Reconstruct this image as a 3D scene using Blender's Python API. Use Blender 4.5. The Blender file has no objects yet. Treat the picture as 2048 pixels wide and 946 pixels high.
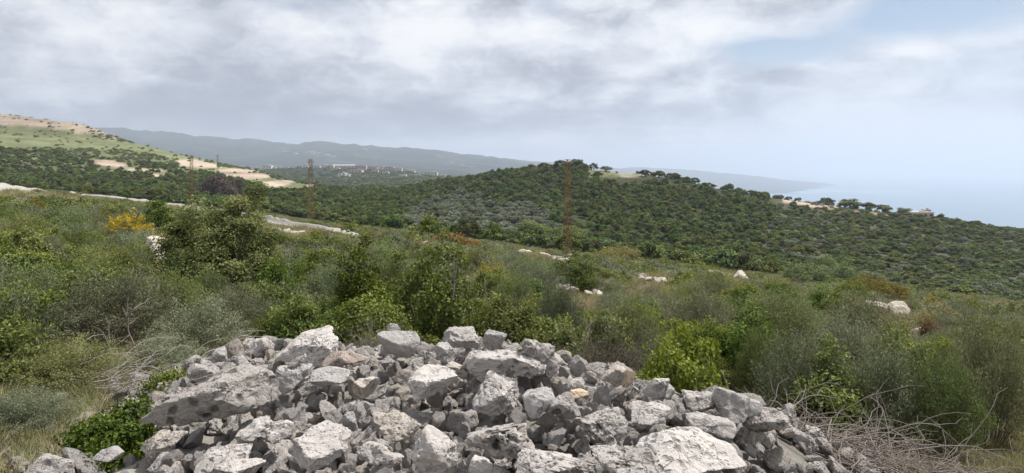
import bpy, bmesh, math, random, json
import numpy as np
from mathutils import Vector, Matrix, Quaternion

# ---------------------------------------------------------------- camera, sky, sun, exposure
sc = bpy.context.scene
COL = sc.collection
F = 1295.0            # focal length in pixels of the 2048 px wide photograph
V0 = 335.0            # row of the true horizon
cam_d = bpy.data.cameras.new('camera')
cam = bpy.data.objects.new('camera', cam_d)
COL.objects.link(cam)
sc.camera = cam
cam.location = (0, 0, 0)
cam.rotation_euler = (math.pi / 2, 0, 0)
cam_d.sensor_width = 36.0
cam_d.lens = 36.0 * F / 2048.0
cam_d.shift_y = -(473.0 - V0) / 2048.0
cam_d.clip_start = 0.05
cam_d.clip_end = 200000.0

SUN_EL = math.radians(60)
SUN_AZ = math.radians(62)         # clockwise from +Y: ahead of the camera, to the right
sun_dir = Vector((math.sin(SUN_AZ) * math.cos(SUN_EL), math.cos(SUN_AZ) * math.cos(SUN_EL), math.sin(SUN_EL)))
sun_d = bpy.data.lights.new('sun', 'SUN')
sun_d.energy = 4.3
sun_d.angle = math.radians(0.9)
sun_d.color = (1.0, 0.955, 0.90)
sun = bpy.data.objects.new('sun', sun_d)
COL.objects.link(sun)
sun.rotation_euler = sun_dir.to_track_quat('Z', 'Y').to_euler()

sc.render.engine = 'CYCLES'
sc.view_settings.view_transform = 'Standard'
sc.view_settings.look = 'None'
sc.view_settings.gamma = 1.0
sc.view_settings.exposure = 0.42
cy = sc.cycles
cy.max_bounces = 5
cy.diffuse_bounces = 3
cy.glossy_bounces = 1
cy.transmission_bounces = 2
cy.volume_bounces = 1
cy.transparent_max_bounces = 4
cy.use_denoising = True
cy.caustics_reflective = False
cy.caustics_refractive = False
cy.use_adaptive_sampling = True
cy.adaptive_threshold = 0.02
try:
    cy.denoiser = 'OPENIMAGEDENOISE'
    cy.denoising_input_passes = 'RGB_ALBEDO_NORMAL'
except Exception:
    pass


class NT:
    """small helper for writing node trees"""
    def __init__(self, tree):
        self.t = tree
        tree.nodes.clear()

    def n(self, kind, **kw):
        nd = self.t.nodes.new(kind)
        for k, v in kw.items():
            if k == 'ins':
                for i, x in v.items():
                    if isinstance(x, bpy.types.NodeSocket):
                        self.t.links.new(x, nd.inputs[i])
                    else:
                        nd.inputs[i].default_value = x
            else:
                setattr(nd, k, v)
        return nd

    def math(self, op, a, b=0.0, c=0.0, clamp=False):
        nd = self.n('ShaderNodeMath', operation=op, use_clamp=clamp, ins={0: a, 1: b, 2: c})
        return nd.outputs[0]

    def vm(self, op, a, b=(0, 0, 0)):
        nd = self.n('ShaderNodeVectorMath', operation=op, ins={0: a, 1: b})
        return nd.outputs['Value'] if op in ('DOT_PRODUCT', 'LENGTH', 'DISTANCE') else nd.outputs[0]

    def mix(self, f, a, b, blend='MIX'):
        nd = self.t.nodes.new('ShaderNodeMix')
        nd.data_type = 'RGBA'
        nd.blend_type = blend
        nd.clamp_factor = True
        for s, x in ((nd.inputs[0], f), (nd.inputs[6], a), (nd.inputs[7], b)):
            if isinstance(x, bpy.types.NodeSocket):
                self.t.links.new(x, s)
            else:
                s.default_value = x if not isinstance(x, tuple) else (tuple(x) + (1.0,))[:4]
        return nd.outputs[2]

    def noise(self, vec, scale, detail=4, rough=0.55, dist=0.0, col=False, dim='3D'):
        nd = self.n('ShaderNodeTexNoise', noise_dimensions=dim, ins={'Vector': vec, 'Scale': scale, 'Detail': detail, 'Roughness': rough, 'Distortion': dist})
        return nd.outputs[1 if col else 0]

    def ramp(self, f, stops, interp='LINEAR'):
        nd = self.n('ShaderNodeValToRGB', ins={0: f})
        cr = nd.color_ramp
        cr.interpolation = interp
        while len(cr.elements) < len(stops):
            cr.elements.new(0.5)
        for e, (p, c) in zip(cr.elements, stops):
            e.position = p
            e.color = (c, c, c, 1) if isinstance(c, (int, float)) else tuple(c) + (1,)
        return nd.outputs[0]

    def smooth(self, x, a, b):
        nd = self.n('ShaderNodeMapRange', interpolation_type='SMOOTHSTEP', ins={0: x, 1: a, 2: b, 3: 0.0, 4: 1.0})
        return nd.outputs[0]


def pdir(u, v):
    d = Vector(((u - 1024) / F, 1.0, -(v - V0) / F))
    return d.normalized()


world = bpy.data.worlds.new('World')
sc.world = world
world.use_nodes = True
w = NT(world.node_tree)
tc = w.n('ShaderNodeTexCoord').outputs['Generated']
D = w.vm('NORMALIZE', tc)
sep = w.n('ShaderNodeSeparateXYZ', ins={0: D})
dz = w.math('MAXIMUM', sep.outputs[2], 0.0)
inv = w.math('DIVIDE', 1.0, w.math('ADD', dz, 0.13))
flat = w.n('ShaderNodeCombineXYZ', ins={0: w.math('MULTIPLY', sep.outputs[0], inv), 1: w.math('MULTIPLY', sep.outputs[1], inv), 2: 0.35}).outputs[0]
sky = w.n('ShaderNodeTexSky', sky_type='NISHITA', sun_disc=False, sun_elevation=SUN_EL, sun_rotation=SUN_AZ, altitude=300.0, air_density=1.0, dust_density=1.2, ozone_density=1.0).outputs[0]
warp = w.noise(flat, 0.9, 3, 0.5, col=True)
wv = w.vm('ADD', flat, w.vm('MULTIPLY', w.vm('SUBTRACT', warp, (0.5, 0.5, 0.5)), (0.9, 0.9, 0.0)))
big = w.noise(wv, 0.75, 3.0, 0.45)
mid = w.noise(wv, 1.9, 5.0, 0.5, 0.3)
fine = w.noise(flat, 5.5, 5.0, 0.55)


def blob(u, v, su, sv, wobble=0.35):
    """soft lobe of cloud round one direction of the sky, about su by sv pixels wide"""
    d = pdir(u, v)
    q = w.vm('MULTIPLY', w.vm('SUBTRACT', D, tuple(d)), (F / su, F / su * 0.6, F / sv))
    q = w.vm('ADD', q, w.vm('MULTIPLY', w.vm('SUBTRACT', warp2, (0.5, 0.5, 0.5)), (wobble * 4.5, 0, wobble * 4.5)))
    r2 = w.vm('DOT_PRODUCT', q, q)
    return w.math('EXPONENT', w.math('MULTIPLY', r2, -1.0))


stretch = w.vm('MULTIPLY', D, (1.0, 1.0, 2.2))
warp2 = w.noise(stretch, 6.0, 5, 0.55, col=True)
shape = w.noise(stretch, 4.2, 5, 0.5, 0.25)
lumps = w.noise(w.vm('ADD', w.vm('MULTIPLY', D, (1.0, 1.0, 1.7)), w.vm('MULTIPLY', w.vm('SUBTRACT', warp2, (0.5, 0.5, 0.5)), (.16, .16, .16))), 13.0, 6, 0.56)
# how dark the base of the cloud is: noise plus the grey banks seen in the photograph
dark = w.math('ADD', w.math('MULTIPLY', big, 0.50), w.math('MULTIPLY', mid, 0.34))
dark = w.math('ADD', dark, w.math('MULTIPLY', shape, 0.70))
dark = w.math('ADD', dark, w.math('ADD', w.math('MULTIPLY', w.math('SUBTRACT', fine, 0.5), 0.16), w.math('MULTIPLY', w.math('SUBTRACT', lumps, 0.5), 0.85)))
dark = w.math('SUBTRACT', dark, 0.34)
for (u, v, su, sv, a) in [(330, 225, 420, 70, .13), (760, 245, 260, 40, .14), (480, 120, 110, 60, .10), (740, 30, 90, 50, .09),
                          (1000, 240, 160, 26, .13), (1270, 235, 230, 22, .12), (1150, 165, 120, 35, .06), (940, 145, 60, 22, .06), (500, 285, 480, 34, .15),
                          (1380, 110, 70, 50, .04), (1480, 205, 180, 14, .08), (1560, 10, 200, 25, .04),
                          (600, 90, 70, 45, -.09), (860, 60, 120, 50, -.13), (1060, 60, 200, 60, -.10), (1260, 140, 60, 16, -.14), (1420, 60, 160, 80, -.10),
                          (300, 40, 200, 40, -.05), (1060, 285, 260, 14, -.08), (900, 295, 100, 6, -.14), (1620, 250, 260, 70, -.13), (1830, 185, 80, 22, -.08),
                          (1850, 95, 70, 30, -.08), (1720, 330, 320, 60, -.10)]:
    dark = w.math('ADD', dark, w.math('MULTIPLY', blob(u, v, su, sv), a * 1.45))
cloud = w.ramp(dark, [(0.16, (1.0, 1.0, 1.0)), (0.34, (.77, .79, .85)), (0.48, (.56, .585, .65)), (0.62, (.36, .385, .45)), (0.84, (.22, .24, .30))], 'B_SPLINE')
# openings through which the blue shows
gap = w.math('MULTIPLY', w.smooth(w.noise(wv, 1.1, 4, 0.55), 0.56, 0.80), 0.30)
for (u, v, su, sv, a) in [(1560, 108, 95, 26, 1.2), (1500, 90, 70, 14, .4), (1850, 12, 120, 34, 1.0), (1800, 60, 110, 26, .5), (1740, 250, 170, 130, .42), (1860, 310, 260, 90, .5),
                          (1950, 150, 90, 160, .5), (1090, 5, 40, 20, .4), (1530, 330, 200, 50, .35)]:
    gap = w.math('ADD', gap, w.math('MULTIPLY', blob(u, v, su, sv, .22), a))
for (u, v, su, sv, a) in [(1545, 148, 22, 7, .8), (1605, 137, 26, 7, .9), (1850, 182, 85, 24, .55), (1860, 98, 80, 30, .55), (1640, 170, 60, 12, .3)]:
    gap = w.math('SUBTRACT', gap, w.math('MULTIPLY', blob(u, v, su, sv, .4), a))
gap = w.math('MULTIPLY', w.math('MAXIMUM', gap, 0.0), 1.0, clamp=True)
skyb = w.mix(w.smooth(sep.outputs[2], .20, .0), w.vm('MULTIPLY', sky, (0.10, 0.10, 0.10)), (.77, .81, .89))
skyc = w.mix(gap, cloud, skyb)
# the rest of the heaven above the frame is the same broken cloud
bg = w.n('ShaderNodeBackground', ins={0: w.vm('MULTIPLY', skyc, (7.7, 7.7, 7.7)), 1: 0.1})
w.t.links.new(bg.outputs[0], w.n('ShaderNodeOutputWorld').inputs[0])
world.cycles.sampling_method = 'MANUAL'
world.cycles.sample_map_resolution = 1024


# ---------------------------------------------------------------- numpy noise
def _h(ix, iy, iz, seed):
    n = (ix.astype(np.int64) * 374761393 + iy.astype(np.int64) * 668265263 + iz.astype(np.int64) * 2147483647 + seed * 974711) & 0xffffffff
    n = (n ^ (n >> 13)) * 1274126177 & 0xffffffff
    n = (n ^ (n >> 16)) * 2246822519 & 0xffffffff
    return ((n ^ (n >> 15)) & 0xffffff) / float(0xffffff)


def vnoise(x, y, z=None, seed=0):
    x = np.asarray(x, float); y = np.asarray(y, float)
    z = np.zeros_like(x) if z is None else np.asarray(z, float)
    ix, iy, iz = np.floor(x), np.floor(y), np.floor(z)
    fx, fy, fz = x - ix, y - iy, z - iz
    fx, fy, fz = (t * t * t * (t * (t * 6 - 15) + 10) for t in (fx, fy, fz))
    o = 0
    for a in (0, 1):
        for b in (0, 1):
            for c in (0, 1):
                wgt = (fx if a else 1 - fx) * (fy if b else 1 - fy) * (fz if c else 1 - fz)
                o = o + wgt * _h(ix + a, iy + b, iz + c, seed)
    return o * 2 - 1


def fbm(x, y, z=None, seed=0, octaves=4, gain=0.5):
    s, a, f, tot = 0, 1.0, 1.0, 0
    for i in range(octaves):
        s = s + a * vnoise(np.asarray(x) * f, np.asarray(y) * f, None if z is None else np.asarray(z) * f, seed + i * 17)
        tot += a; a *= gain; f *= 2.03
    return s / tot


def sstep(x, a, b):
    t = np.clip((x - a) / (b - a), 0, 1)
    return t * t * (3 - 2 * t)


# ---------------------------------------------------------------- names and tags
def tag(o, label=None, cat=None, group=None, kind=None):
    if label: o['label'] = label
    if cat: o['category'] = cat
    if group: o['group'] = group
    if kind: o['kind'] = kind
    return o


def link(name, data, parent=None, mats=()):
    o = bpy.data.objects.new(name, data)
    COL.objects.link(o)
    if parent: o.parent = parent
    for m in mats:
        if m.name not in [x.name for x in data.materials if x]:
            data.materials.append(m)
    return o


def np_mesh(name, verts, faces, mats=(), smooth=False, fattr=None, mat_idx=None, cattr=None):
    """mesh from a vertex array and an (n, 3 or 4) face array, or a list of such arrays"""
    if not isinstance(faces, (list, tuple)):
        faces = [faces]
    faces = [np.asarray(f, np.int32) for f in faces if len(f)]
    me = bpy.data.meshes.new(name)
    verts = np.asarray(verts, np.float32)
    me.vertices.add(len(verts))
    me.vertices.foreach_set('co', verts.ravel())
    loops = np.concatenate([f.ravel() for f in faces]).astype(np.int32)
    sizes = np.concatenate([np.full(len(f), f.shape[1], np.int32) for f in faces])
    me.loops.add(len(loops))
    me.loops.foreach_set('vertex_index', loops)
    me.polygons.add(len(sizes))
    starts = np.concatenate([[0], np.cumsum(sizes)[:-1]]).astype(np.int32)
    me.polygons.foreach_set('loop_start', starts)
    try:
        me.polygons.foreach_set('loop_total', sizes)
    except Exception:
        pass
    if mat_idx is not None:
        me.polygons.foreach_set('material_index', np.asarray(mat_idx, np.int32))
    me.polygons.foreach_set('use_smooth', np.full(len(sizes), bool(smooth)))
    me.update(calc_edges=True)
    if fattr is not None:
        a = me.attributes.new('tint', 'FLOAT', 'FACE')
        a.data.foreach_set('value', np.asarray(fattr, np.float32))
    if cattr is not None:
        a = me.attributes.new('base', 'FLOAT_COLOR', 'POINT')
        c = np.ones((len(verts), 4), np.float32); c[:, :3] = cattr
        a.data.foreach_set('color', c.ravel())
    for m in mats: me.materials.append(m)
    return me


# ---------------------------------------------------------------- the lie of the land
# heights are metres relative to the eye; u is a bearing written as a column of the photograph, v a slope written as its row
def plane(x, y):
    y = np.asarray(y, float); x = np.asarray(x, float)
    yy = np.where(y > 0, y, y * 0.4)
    return -1.75 - 0.108 * yy - 0.11 * np.clip(x, -260, 260)


PLAT = np.array([(-3.0, .2), (-2.4, 2.6), (-2.2, 3.6), (-2.05, 4.2), (-2.3, 5.0), (-2.6, 5.8), (-2.45, 6.2), (-1.2, 6.2), (-.4, 6.2), (.05, 5.95), (.42, 5.35),
                 (.8, 4.75), (1.15, 4.6), (1.5, 4.75), (1.72, 4.5), (1.62, 3.9), (1.5, 3.3), (1.55, 2.2), (1.4, .2)])


def poly_sd(px, py, poly):
    """signed distance to a polygon, negative inside"""
    px = np.asarray(px, float); py = np.asarray(py, float)
    d = np.full(px.shape, 1e9); ins = np.zeros(px.shape, bool)
    n = len(poly)
    for i in range(n):
        ax, ay = poly[i]; bx, by = poly[(i + 1) % n]
        ex, ey = bx - ax, by - ay
        t = np.clip(((px - ax) * ex + (py - ay) * ey) / (ex * ex + ey * ey + 1e-12), 0, 1)
        d = np.minimum(d, np.hypot(px - ax - t * ex, py - ay - t * ey))
        c = ((ay > py) != (by > py))
        with np.errstate(divide='ignore', invalid='ignore'):
            xx = (bx - ax) * (py - ay) / (by - ay + 1e-12) + ax
        ins ^= c & (px < xx)
    return np.where(ins, -d, d)


def mound(x, y):
    """base of the stone heap"""
    d = poly_sd(x, y, PLAT)
    top = -1.72 + 0.05 * np.sin(np.asarray(x) * 2.1 + 1) + 0.05 * np.sin(np.asarray(y) * 1.7)
    return top - 0.5 * np.clip(d, 0, 1e6)


COLS = {
    -500: [(200, 'p'), (240, 350), (300, 320), (420, 250), (560, 205), (700, 180), (900, 200), (1200, 330), (3000, 345), (6500, 240), (9000, 260)],
    0: [(205, 'p'), (240, 385), (300, 362), (400, 320), (520, 288), (640, 262), (720, 232), (760, 226), (900, 260), (1200, 345), (3000, 345), (6500, 250), (9000, 275)],
    183: [(210, 'p'), (240, 391), (300, 381), (380, 352), (450, 326), (540, 300), (650, 284), (710, 258), (745, 249), (850, 275), (1200, 350), (3000, 345), (4500, 325), (6500, 256), (9000, 290)],
    250: [(210, 'p'), (240, 398), (300, 386), (380, 358), (450, 334), (540, 308), (650, 286), (700, 278), (800, 300), (1200, 355), (3000, 345), (4500, 325), (6500, 258), (9000, 290)],
    300: [(210, 'p'), (240, 402), (300, 388), (380, 362), (450, 338), (540, 312), (650, 292), (800, 315), (1200, 360), (3000, 345), (4500, 325), (6500, 262), (9000, 290)],
    420: [(195, 'p'), (230, 411), (300, 396), (380, 366), (450, 350), (540, 334), (610, 320), (750, 345), (1200, 372), (3000, 345), (4500, 325), (6500, 277), (9000, 300)],
    520: [(175, 'p'), (220, 425), (290, 402), (380, 376), (450, 360), (560, 340), (700, 362), (1000, 380), (1350, 352), (1500, 338), (1700, 345), (3000, 345), (4500, 330), (6500, 280), (9000, 300)],
    610: [(160, 'p'), (210, 440), (270, 420), (360, 395), (440, 380), (500, 366), (640, 385), (1000, 385), (1300, 358), (1500, 338), (1700, 340), (3000, 345), (4500, 330), (6500, 283), (9000, 300)],
    700: [(150, 'p'), (190, 455), (260, 430), (350, 405), (480, 385), (650, 380), (900, 375), (1250, 358), (1500, 336), (1700, 338), (3000, 345), (4500, 332), (6500, 290), (9000, 305)],
    800: [(135, 'p'), (180, 468), (250, 440), (340, 410), (450, 385), (600, 375), (900, 370), (1250, 356), (1500, 340), (1700, 345), (3000, 350), (4500, 335), (6500, 296), (9000, 310)],
    870: [(125, 'p'), (170, 478), (240, 448), (320, 415), (400, 390), (470, 366), (600, 378), (1000, 372), (1500, 350), (1700, 360), (3000, 350), (4500, 340), (6500, 303), (9000, 312)],
    1000: [(108, 'p'), (145, 495), (220, 470), (300, 415), (380, 370), (430, 347), (560, 372), (1500, 365), (3000, 352), (4500, 345), (6500, 318), (9000, 318)],
    1137: [(98, 'p'), (135, 520), (200, 480), (280, 415), (350, 365), (405, 333), (520, 365), (1500, 380), (3000, 400), (6500, 345), (11000, 325)],
    1230: [(98, 'p'), (135, 535), (200, 495), (280, 425), (350, 375), (410, 342), (520, 372), (1500, 400), (3000, 470), (6500, 380), (13000, 331)],
    1350: [(98, 'p'), (130, 545), (190, 510), (260, 450), (330, 392), (395, 355), (480, 385), (1500, 430), (3000, 480), (6500, 405), (13000, 337)],
    1500: [(96, 'p'), (130, 570), (180, 530), (250, 470), (310, 420), (370, 385), (450, 415), (1500, 520), (3000, 490), (6500, 405), (13000, 350)],
    1580: [(95, 'p'), (125, 580), (175, 540), (240, 490), (310, 435), (360, 398), (440, 430), (1500, 540), (3000, 490), (6500, 405), (13000, 359)],
    1700: [(93, 'p'), (120, 600), (170, 560), (230, 510), (290, 460), (350, 415), (430, 450), (1500, 560), (3000, 490), (6500, 405), (13000, 372)],
    1865: [(90, 'p'), (120, 625), (165, 585), (220, 535), (280, 480), (340, 436), (420, 475), (1500, 590), (3000, 490), (6500, 420), (9500, 405)],
    2250: [(86, 'p'), (115, 680), (160, 640), (210, 590), (270, 530), (330, 492), (420, 530), (1500, 640), (3000, 500), (6500, 420), (9500, 405)],
    2700: [(84, 'p'), (115, 730), (160, 690), (210, 640), (270, 570), (330, 540), (420, 580), (1500, 640), (3000, 500), (6500, 420), (9500, 405)],
}
_LY = np.linspace(math.log(40), math.log(16000), 900)
_US = np.arange(-500, 2701, 8.0)


def _table():
    ks = sorted(COLS)
    rows = []
    for k in ks:
        pts = COLS[k]
        ly, wv_ = [], []
        for Y, v in pts:
            if v == 'p':
                for q in (40, 55, 70, 85, 100, 120, 145, 175, 210):
                    if q < Y * .97:
                        ly.append(math.log(q)); wv_.append(-float(plane(q * (k - 1024) / F, q)) / q * F)
                v = -float(plane(Y * (k - 1024) / F, Y)) / Y * F + V0
            ly.append(math.log(Y)); wv_.append(v - V0)
        ly.append(math.log(16000)); wv_.append(wv_[-1] + 30)
        rows.append(np.interp(_LY, ly, wv_))
    R = np.array(rows)
    T = np.empty((len(_US), len(_LY)))
    for j in range(len(_LY)):
        T[:, j] = np.interp(_US, ks, R[:, j])
    g = np.exp(-np.linspace(-2, 2, 15) ** 2); g /= g.sum()
    Tp = np.pad(T, ((7, 7), (0, 0)), 'edge')
    T = sum(g[i] * Tp[i:i + len(_US)] for i in range(15))
    g = np.exp(-np.linspace(-2, 2, 9) ** 2); g /= g.sum()
    Tp = np.pad(T, ((0, 0), (4, 4)), 'edge')
    return sum(g[i] * Tp[:, i:i + len(_LY)] for i in range(9))


_T = _table()


def height(x, y, detail=True):
    x = np.asarray(x, float); y = np.asarray(y, float)
    z = plane(x, y)
    ys = np.maximum(y, 1.0)
    u = np.clip(1024 + F * x / ys, -499, 2699)
    yr = np.clip(np.where(y > 1, y, 1.0), 41, 15900)
    fu = (u + 500) / 8.0; iu = np.clip(np.floor(fu).astype(int), 0, len(_US) - 2); fu = fu - iu
    fl = (np.log(yr) - _LY[0]) / (_LY[1] - _LY[0]); il = np.clip(np.floor(fl).astype(int), 0, len(_LY) - 2); fl = fl - il
    t = (_T[iu, il] * (1 - fu) * (1 - fl) + _T[iu + 1, il] * fu * (1 - fl) + _T[iu, il + 1] * (1 - fu) * fl + _T[iu + 1, il + 1] * fu * fl)
    zf = -t / F * yr
    wgt = sstep(y, 55, 80)
    z = z * (1 - wgt) + zf * wgt
    if detail:
        r = np.hypot(x, y)
        z = z + 0.10 * fbm(x / 2.5, y / 2.5, seed=3, octaves=3) * sstep(r, 6, 12)
        z = z + 0.8 * fbm(x / 22, y / 22, seed=4, octaves=3) * sstep(r, 30, 160)
        z = z + 6 * fbm(x / 160, y / 160, seed=5, octaves=3) * sstep(r, 800, 1500)
        rid = 1 - np.abs(fbm(x / 900, y / 900, seed=6, octaves=5, gain=.55)) * 2
        z = z + 62 * (rid - 0.62) * sstep(r, 2500, 5500) * np.where(u < 1300, 1, .4)
        z = z + 1.0 * np.round(z / 2.2) * 0  # kept level
    return np.maximum(z, -420)


def ground_z(x, y):
    return np.maximum(height(x, y), mound(x, y)) if True else None


def ground_at(u, v, y0=2.0, y1=900.0):
    """where the line of sight through (u, v) first meets the ground"""
    ys = np.exp(np.linspace(math.log(y0), math.log(y1), 2600))
    xs = ys * (u - 1024) / F
    zs = -ys * (v - V0) / F
    g = ground_z(xs, ys)
    k = np.argmax(g >= zs)
    if not (g >= zs).any():
        k = int(np.argmin(zs - g))
    return float(xs[k]), float(ys[k]), float(g[k])


def on_ray(u, Y):
    x = Y * (u - 1024) / F
    return x, Y, float(ground_z(np.array([x]), np.array([Y]))[0])


def to_px(x, y, z):
    return 1024 + F * x / y, V0 - F * z / y


# visibility table: lowest row (largest v still hidden) in front of each point
_S = np.linspace(-1.0, 1.0, 401)
_VY = np.exp(np.linspace(math.log(3.0), math.log(2200), 900))
_gx, _gy = np.meshgrid(_S, _VY, indexing='ij')
_gv = V0 - F * ground_z(_gx * _gy, _gy) / _gy
_occ = np.minimum.accumulate(_gv, axis=1)


def visible(x, y, z_top, margin=2.0):
    s = np.clip((x / y + 1) * 200, 0, 400).astype(int)
    k = np.clip(np.searchsorted(_VY, y) - 2, 0, 899)
    return (V0 - F * z_top / y) < _occ[s, k] + margin
# ---------------------------------------------------------------- materials
def mat(name):
    m = bpy.data.materials.new(name)
    m.use_nodes = True
    return m, NT(m.node_tree)


def finish(n, color, rough=0.9, spec=0.2, normal=None, metal=0.0, extra=None):
    ins = {'Base Color': color, 'Roughness': rough, 'Specular IOR Level': spec, 'Metallic': metal}
    if normal is not None: ins['Normal'] = normal
    p = n.n('ShaderNodeBsdfPrincipled', ins=ins)
    out = p.outputs[0]
    if extra is not None: out = extra(out)
    n.t.links.new(out, n.n('ShaderNodeOutputMaterial').inputs[0])


def bump(n, h, strength=0.5, dist=0.02):
    return n.n('ShaderNodeBump', ins={'Strength': strength, 'Distance': dist, 'Height': h}).outputs[0]


def hsv(n, c, h=0.5, s=1.0, v=1.0):
    return n.n('ShaderNodeHueSaturation', ins={0: h, 1: s, 2: v, 4: c}).outputs[0]


def ground_material():
    m, n = mat('ground_earth_and_grass')
    base = n.n('ShaderNodeAttribute', attribute_name='base').outputs['Color']
    pos = n.n('ShaderNodeNewGeometry').outputs['Position']
    a = n.noise(pos, 9.0, 6, .6)
    b = n.noise(pos, 0.35, 5, .6)
    c = n.noise(pos, 0.035, 5, .62)
    d = n.noise(pos, 0.0045, 6, .65)
    v = n.math('MULTIPLY', n.math('ADD', n.math('MULTIPLY', a, .7), .65), n.math('ADD', n.math('MULTIPLY', b, .8), .6))
    v = n.math('MULTIPLY', v, n.math('ADD', n.math('MULTIPLY', c, 1.2), .4))
    v = n.math('MULTIPLY', v, n.math('ADD', n.math('MULTIPLY', d, 1.3), .35))
    col = n.mix(n.math('MULTIPLY', v, 1.0), (0, 0, 0), base)
    col = n.vm('MULTIPLY', base, n.n('ShaderNodeCombineXYZ', ins={0: v, 1: v, 2: v}).outputs[0])
    finish(n, col, .95, .1, bump(n, n.math('ADD', a, n.math('MULTIPLY', b, .6)), .6, .05))
    return m


def rock_material(name, lo, hi, pit=0.5, warm=0.0):
    m, n = mat(name)
    rnd = n.n('ShaderNodeObjectInfo').outputs['Random']
    tcn = n.n('ShaderNodeTexCoord').outputs['Object']
    off = n.n('ShaderNodeCombineXYZ', ins={0: n.math('MULTIPLY', rnd, 37.0), 1: n.math('MULTIPLY', rnd, 91.0), 2: n.math('MULTIPLY', rnd, 17.0)}).outputs[0]
    p = n.vm('ADD', tcn, off)
    n1 = n.noise(p, 5.0, 8, .62, .2)
    n2 = n.noise(p, 22.0, 8, .68)
    n3 = n.noise(p, 90.0, 4, .7)
    n4 = n.noise(p, 2.0, 4, .5)
    vor = n.n('ShaderNodeTexVoronoi', ins={'Vector': n.vm('ADD', p, n.vm('MULTIPLY', n.noise(p, 14, 3, .5, col=True), (.08, .08, .08))), 'Scale': 11.0 if pit > 1 else 16.0, 'Randomness': 1.0}).outputs['Distance']
    pits = n.math('SUBTRACT', 1.0, n.smooth(vor, 0.16, 0.42))
    pits = n.math('MULTIPLY', pits, n.smooth(n4, .5 - pit * .25, .72 - pit * .25))
    vor2 = n.n('ShaderNodeTexVoronoi', ins={'Vector': n.vm('ADD', p, n.vm('MULTIPLY', n.noise(p, 30, 2, .5, col=True), (.03, .03, .03))), 'Scale': 46.0, 'Randomness': 1.0}).outputs['Distance']
    pore = n.math('MULTIPLY', n.math('SUBTRACT', 1.0, n.smooth(vor2, 0.12, 0.42)), n.smooth(n1, .46, .58))
    crk = n.math('ABSOLUTE', n.math('SUBTRACT', n.noise(p, 3.2, 6, .6, .8), .5))
    crack = n.math('SUBTRACT', 1.0, n.smooth(crk, 0.0, 0.013))
    t = n.math('ADD', n.math('MULTIPLY', n1, .55), n.math('MULTIPLY', n2, .45))
    tone = n.math('ADD', n.math('MULTIPLY', n.math('SUBTRACT', t, .5), 2.1), n.math('ADD', .42, n.math('MULTIPLY', n.math('SUBTRACT', rnd, .5), .55)), clamp=True)
    col = n.mix(tone, lo, hi)
    # thin ochre stains and pale lichen in places
    st = n.smooth(n.noise(p, 2.6, 5, .6, .5), .62, .76)
    col = n.mix(n.math('MULTIPLY', st, .30 + warm), col, (.46, .34, .22))
    li = n.smooth(n.noise(p, 7.5, 6, .7), .60, .68)
    col = n.mix(n.math('MULTIPLY', li, .5), col, (.66, .655, .65))
    col = n.mix(n.math('MULTIPLY', n.math('MULTIPLY', crack, .55), n.smooth(n4, .45, .6)), col, (.11, .10, .09))
    col = n.mix(n.math('MULTIPLY', pits, .85 if pit > 1 else .55), col, (.085, .08, .075))
    col = n.mix(n.math('MULTIPLY', pore, .42), col, (.12, .115, .11))
    dk = n.smooth(n2, .54, .66)
    col = n.mix(n.math('MULTIPLY', dk, .30), col, (.16, .155, .15))
    col = n.vm('MULTIPLY', col, (1.13, 1.09, 1.055))
    h = n.math('ADD', n.math('MULTIPLY', n2, 1.0), n.math('MULTIPLY', n3, .35))
    h = n.math('ADD', h, n.math('MULTIPLY', n1, 1.4))
    h = n.math('SUBTRACT', h, n.math('ADD', n.math('MULTIPLY', pits, 1.3), n.math('MULTIPLY', pore, .6)))
    h = n.math('SUBTRACT', h, n.math('MULTIPLY', crack, .5))
    finish(n, col, .93, .15, bump(n, h, .85, .022))
    return m


def leaf_material(name, dark_c, mid_c, light_c, trans=0.30, rough=.55, huevar=.03, spec=.3, valvar=.28):
    m, n = mat(name)
    tint = n.n('ShaderNodeAttribute', attribute_name='tint').outputs['Fac']
    rnd = n.n('ShaderNodeObjectInfo').outputs['Random']
    col = n.ramp(tint, [(0.0, dark_c), (0.5, mid_c), (1.0, light_c)])
    hh = n.math('ADD', .5 - huevar, n.math('MULTIPLY', rnd, huevar * 2))
    r2 = n.math('FRACT', n.math('MULTIPLY', rnd, 7.31))
    vv = n.math('ADD', 1 - valvar, n.math('MULTIPLY', r2, 2 * valvar))
    r3 = n.math('FRACT', n.math('MULTIPLY', rnd, 13.7))
    col = hsv(n, col, hh, n.math('ADD', .85, n.math('MULTIPLY', r3, .3)), vv)

    def ex(o):
        tr = n.n('ShaderNodeBsdfTranslucent', ins={0: hsv(n, col, .49, 1.15, 1.3)})
        return n.n('ShaderNodeMixShader', ins={0: trans, 1: o, 2: tr.outputs[0]}).outputs[0]
    finish(n, col, rough, spec, extra=ex)
    return m


def plain_material(name, color, rough=.85, var=.25, scale=8.0, spec=.2, bstr=.3, metal=0.0):
    m, n = mat(name)
    p = n.n('ShaderNodeTexCoord').outputs['Object']
    a = n.noise(p, scale, 5, .6)
    v = n.math('ADD', 1 - var, n.math('MULTIPLY', a, 2 * var))
    col = n.vm('MULTIPLY', tuple(color), n.n('ShaderNodeCombineXYZ', ins={0: v, 1: v, 2: v}).outputs[0])
    finish(n, col, rough, spec, bump(n, a, bstr, .01), metal)
    return m


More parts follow.
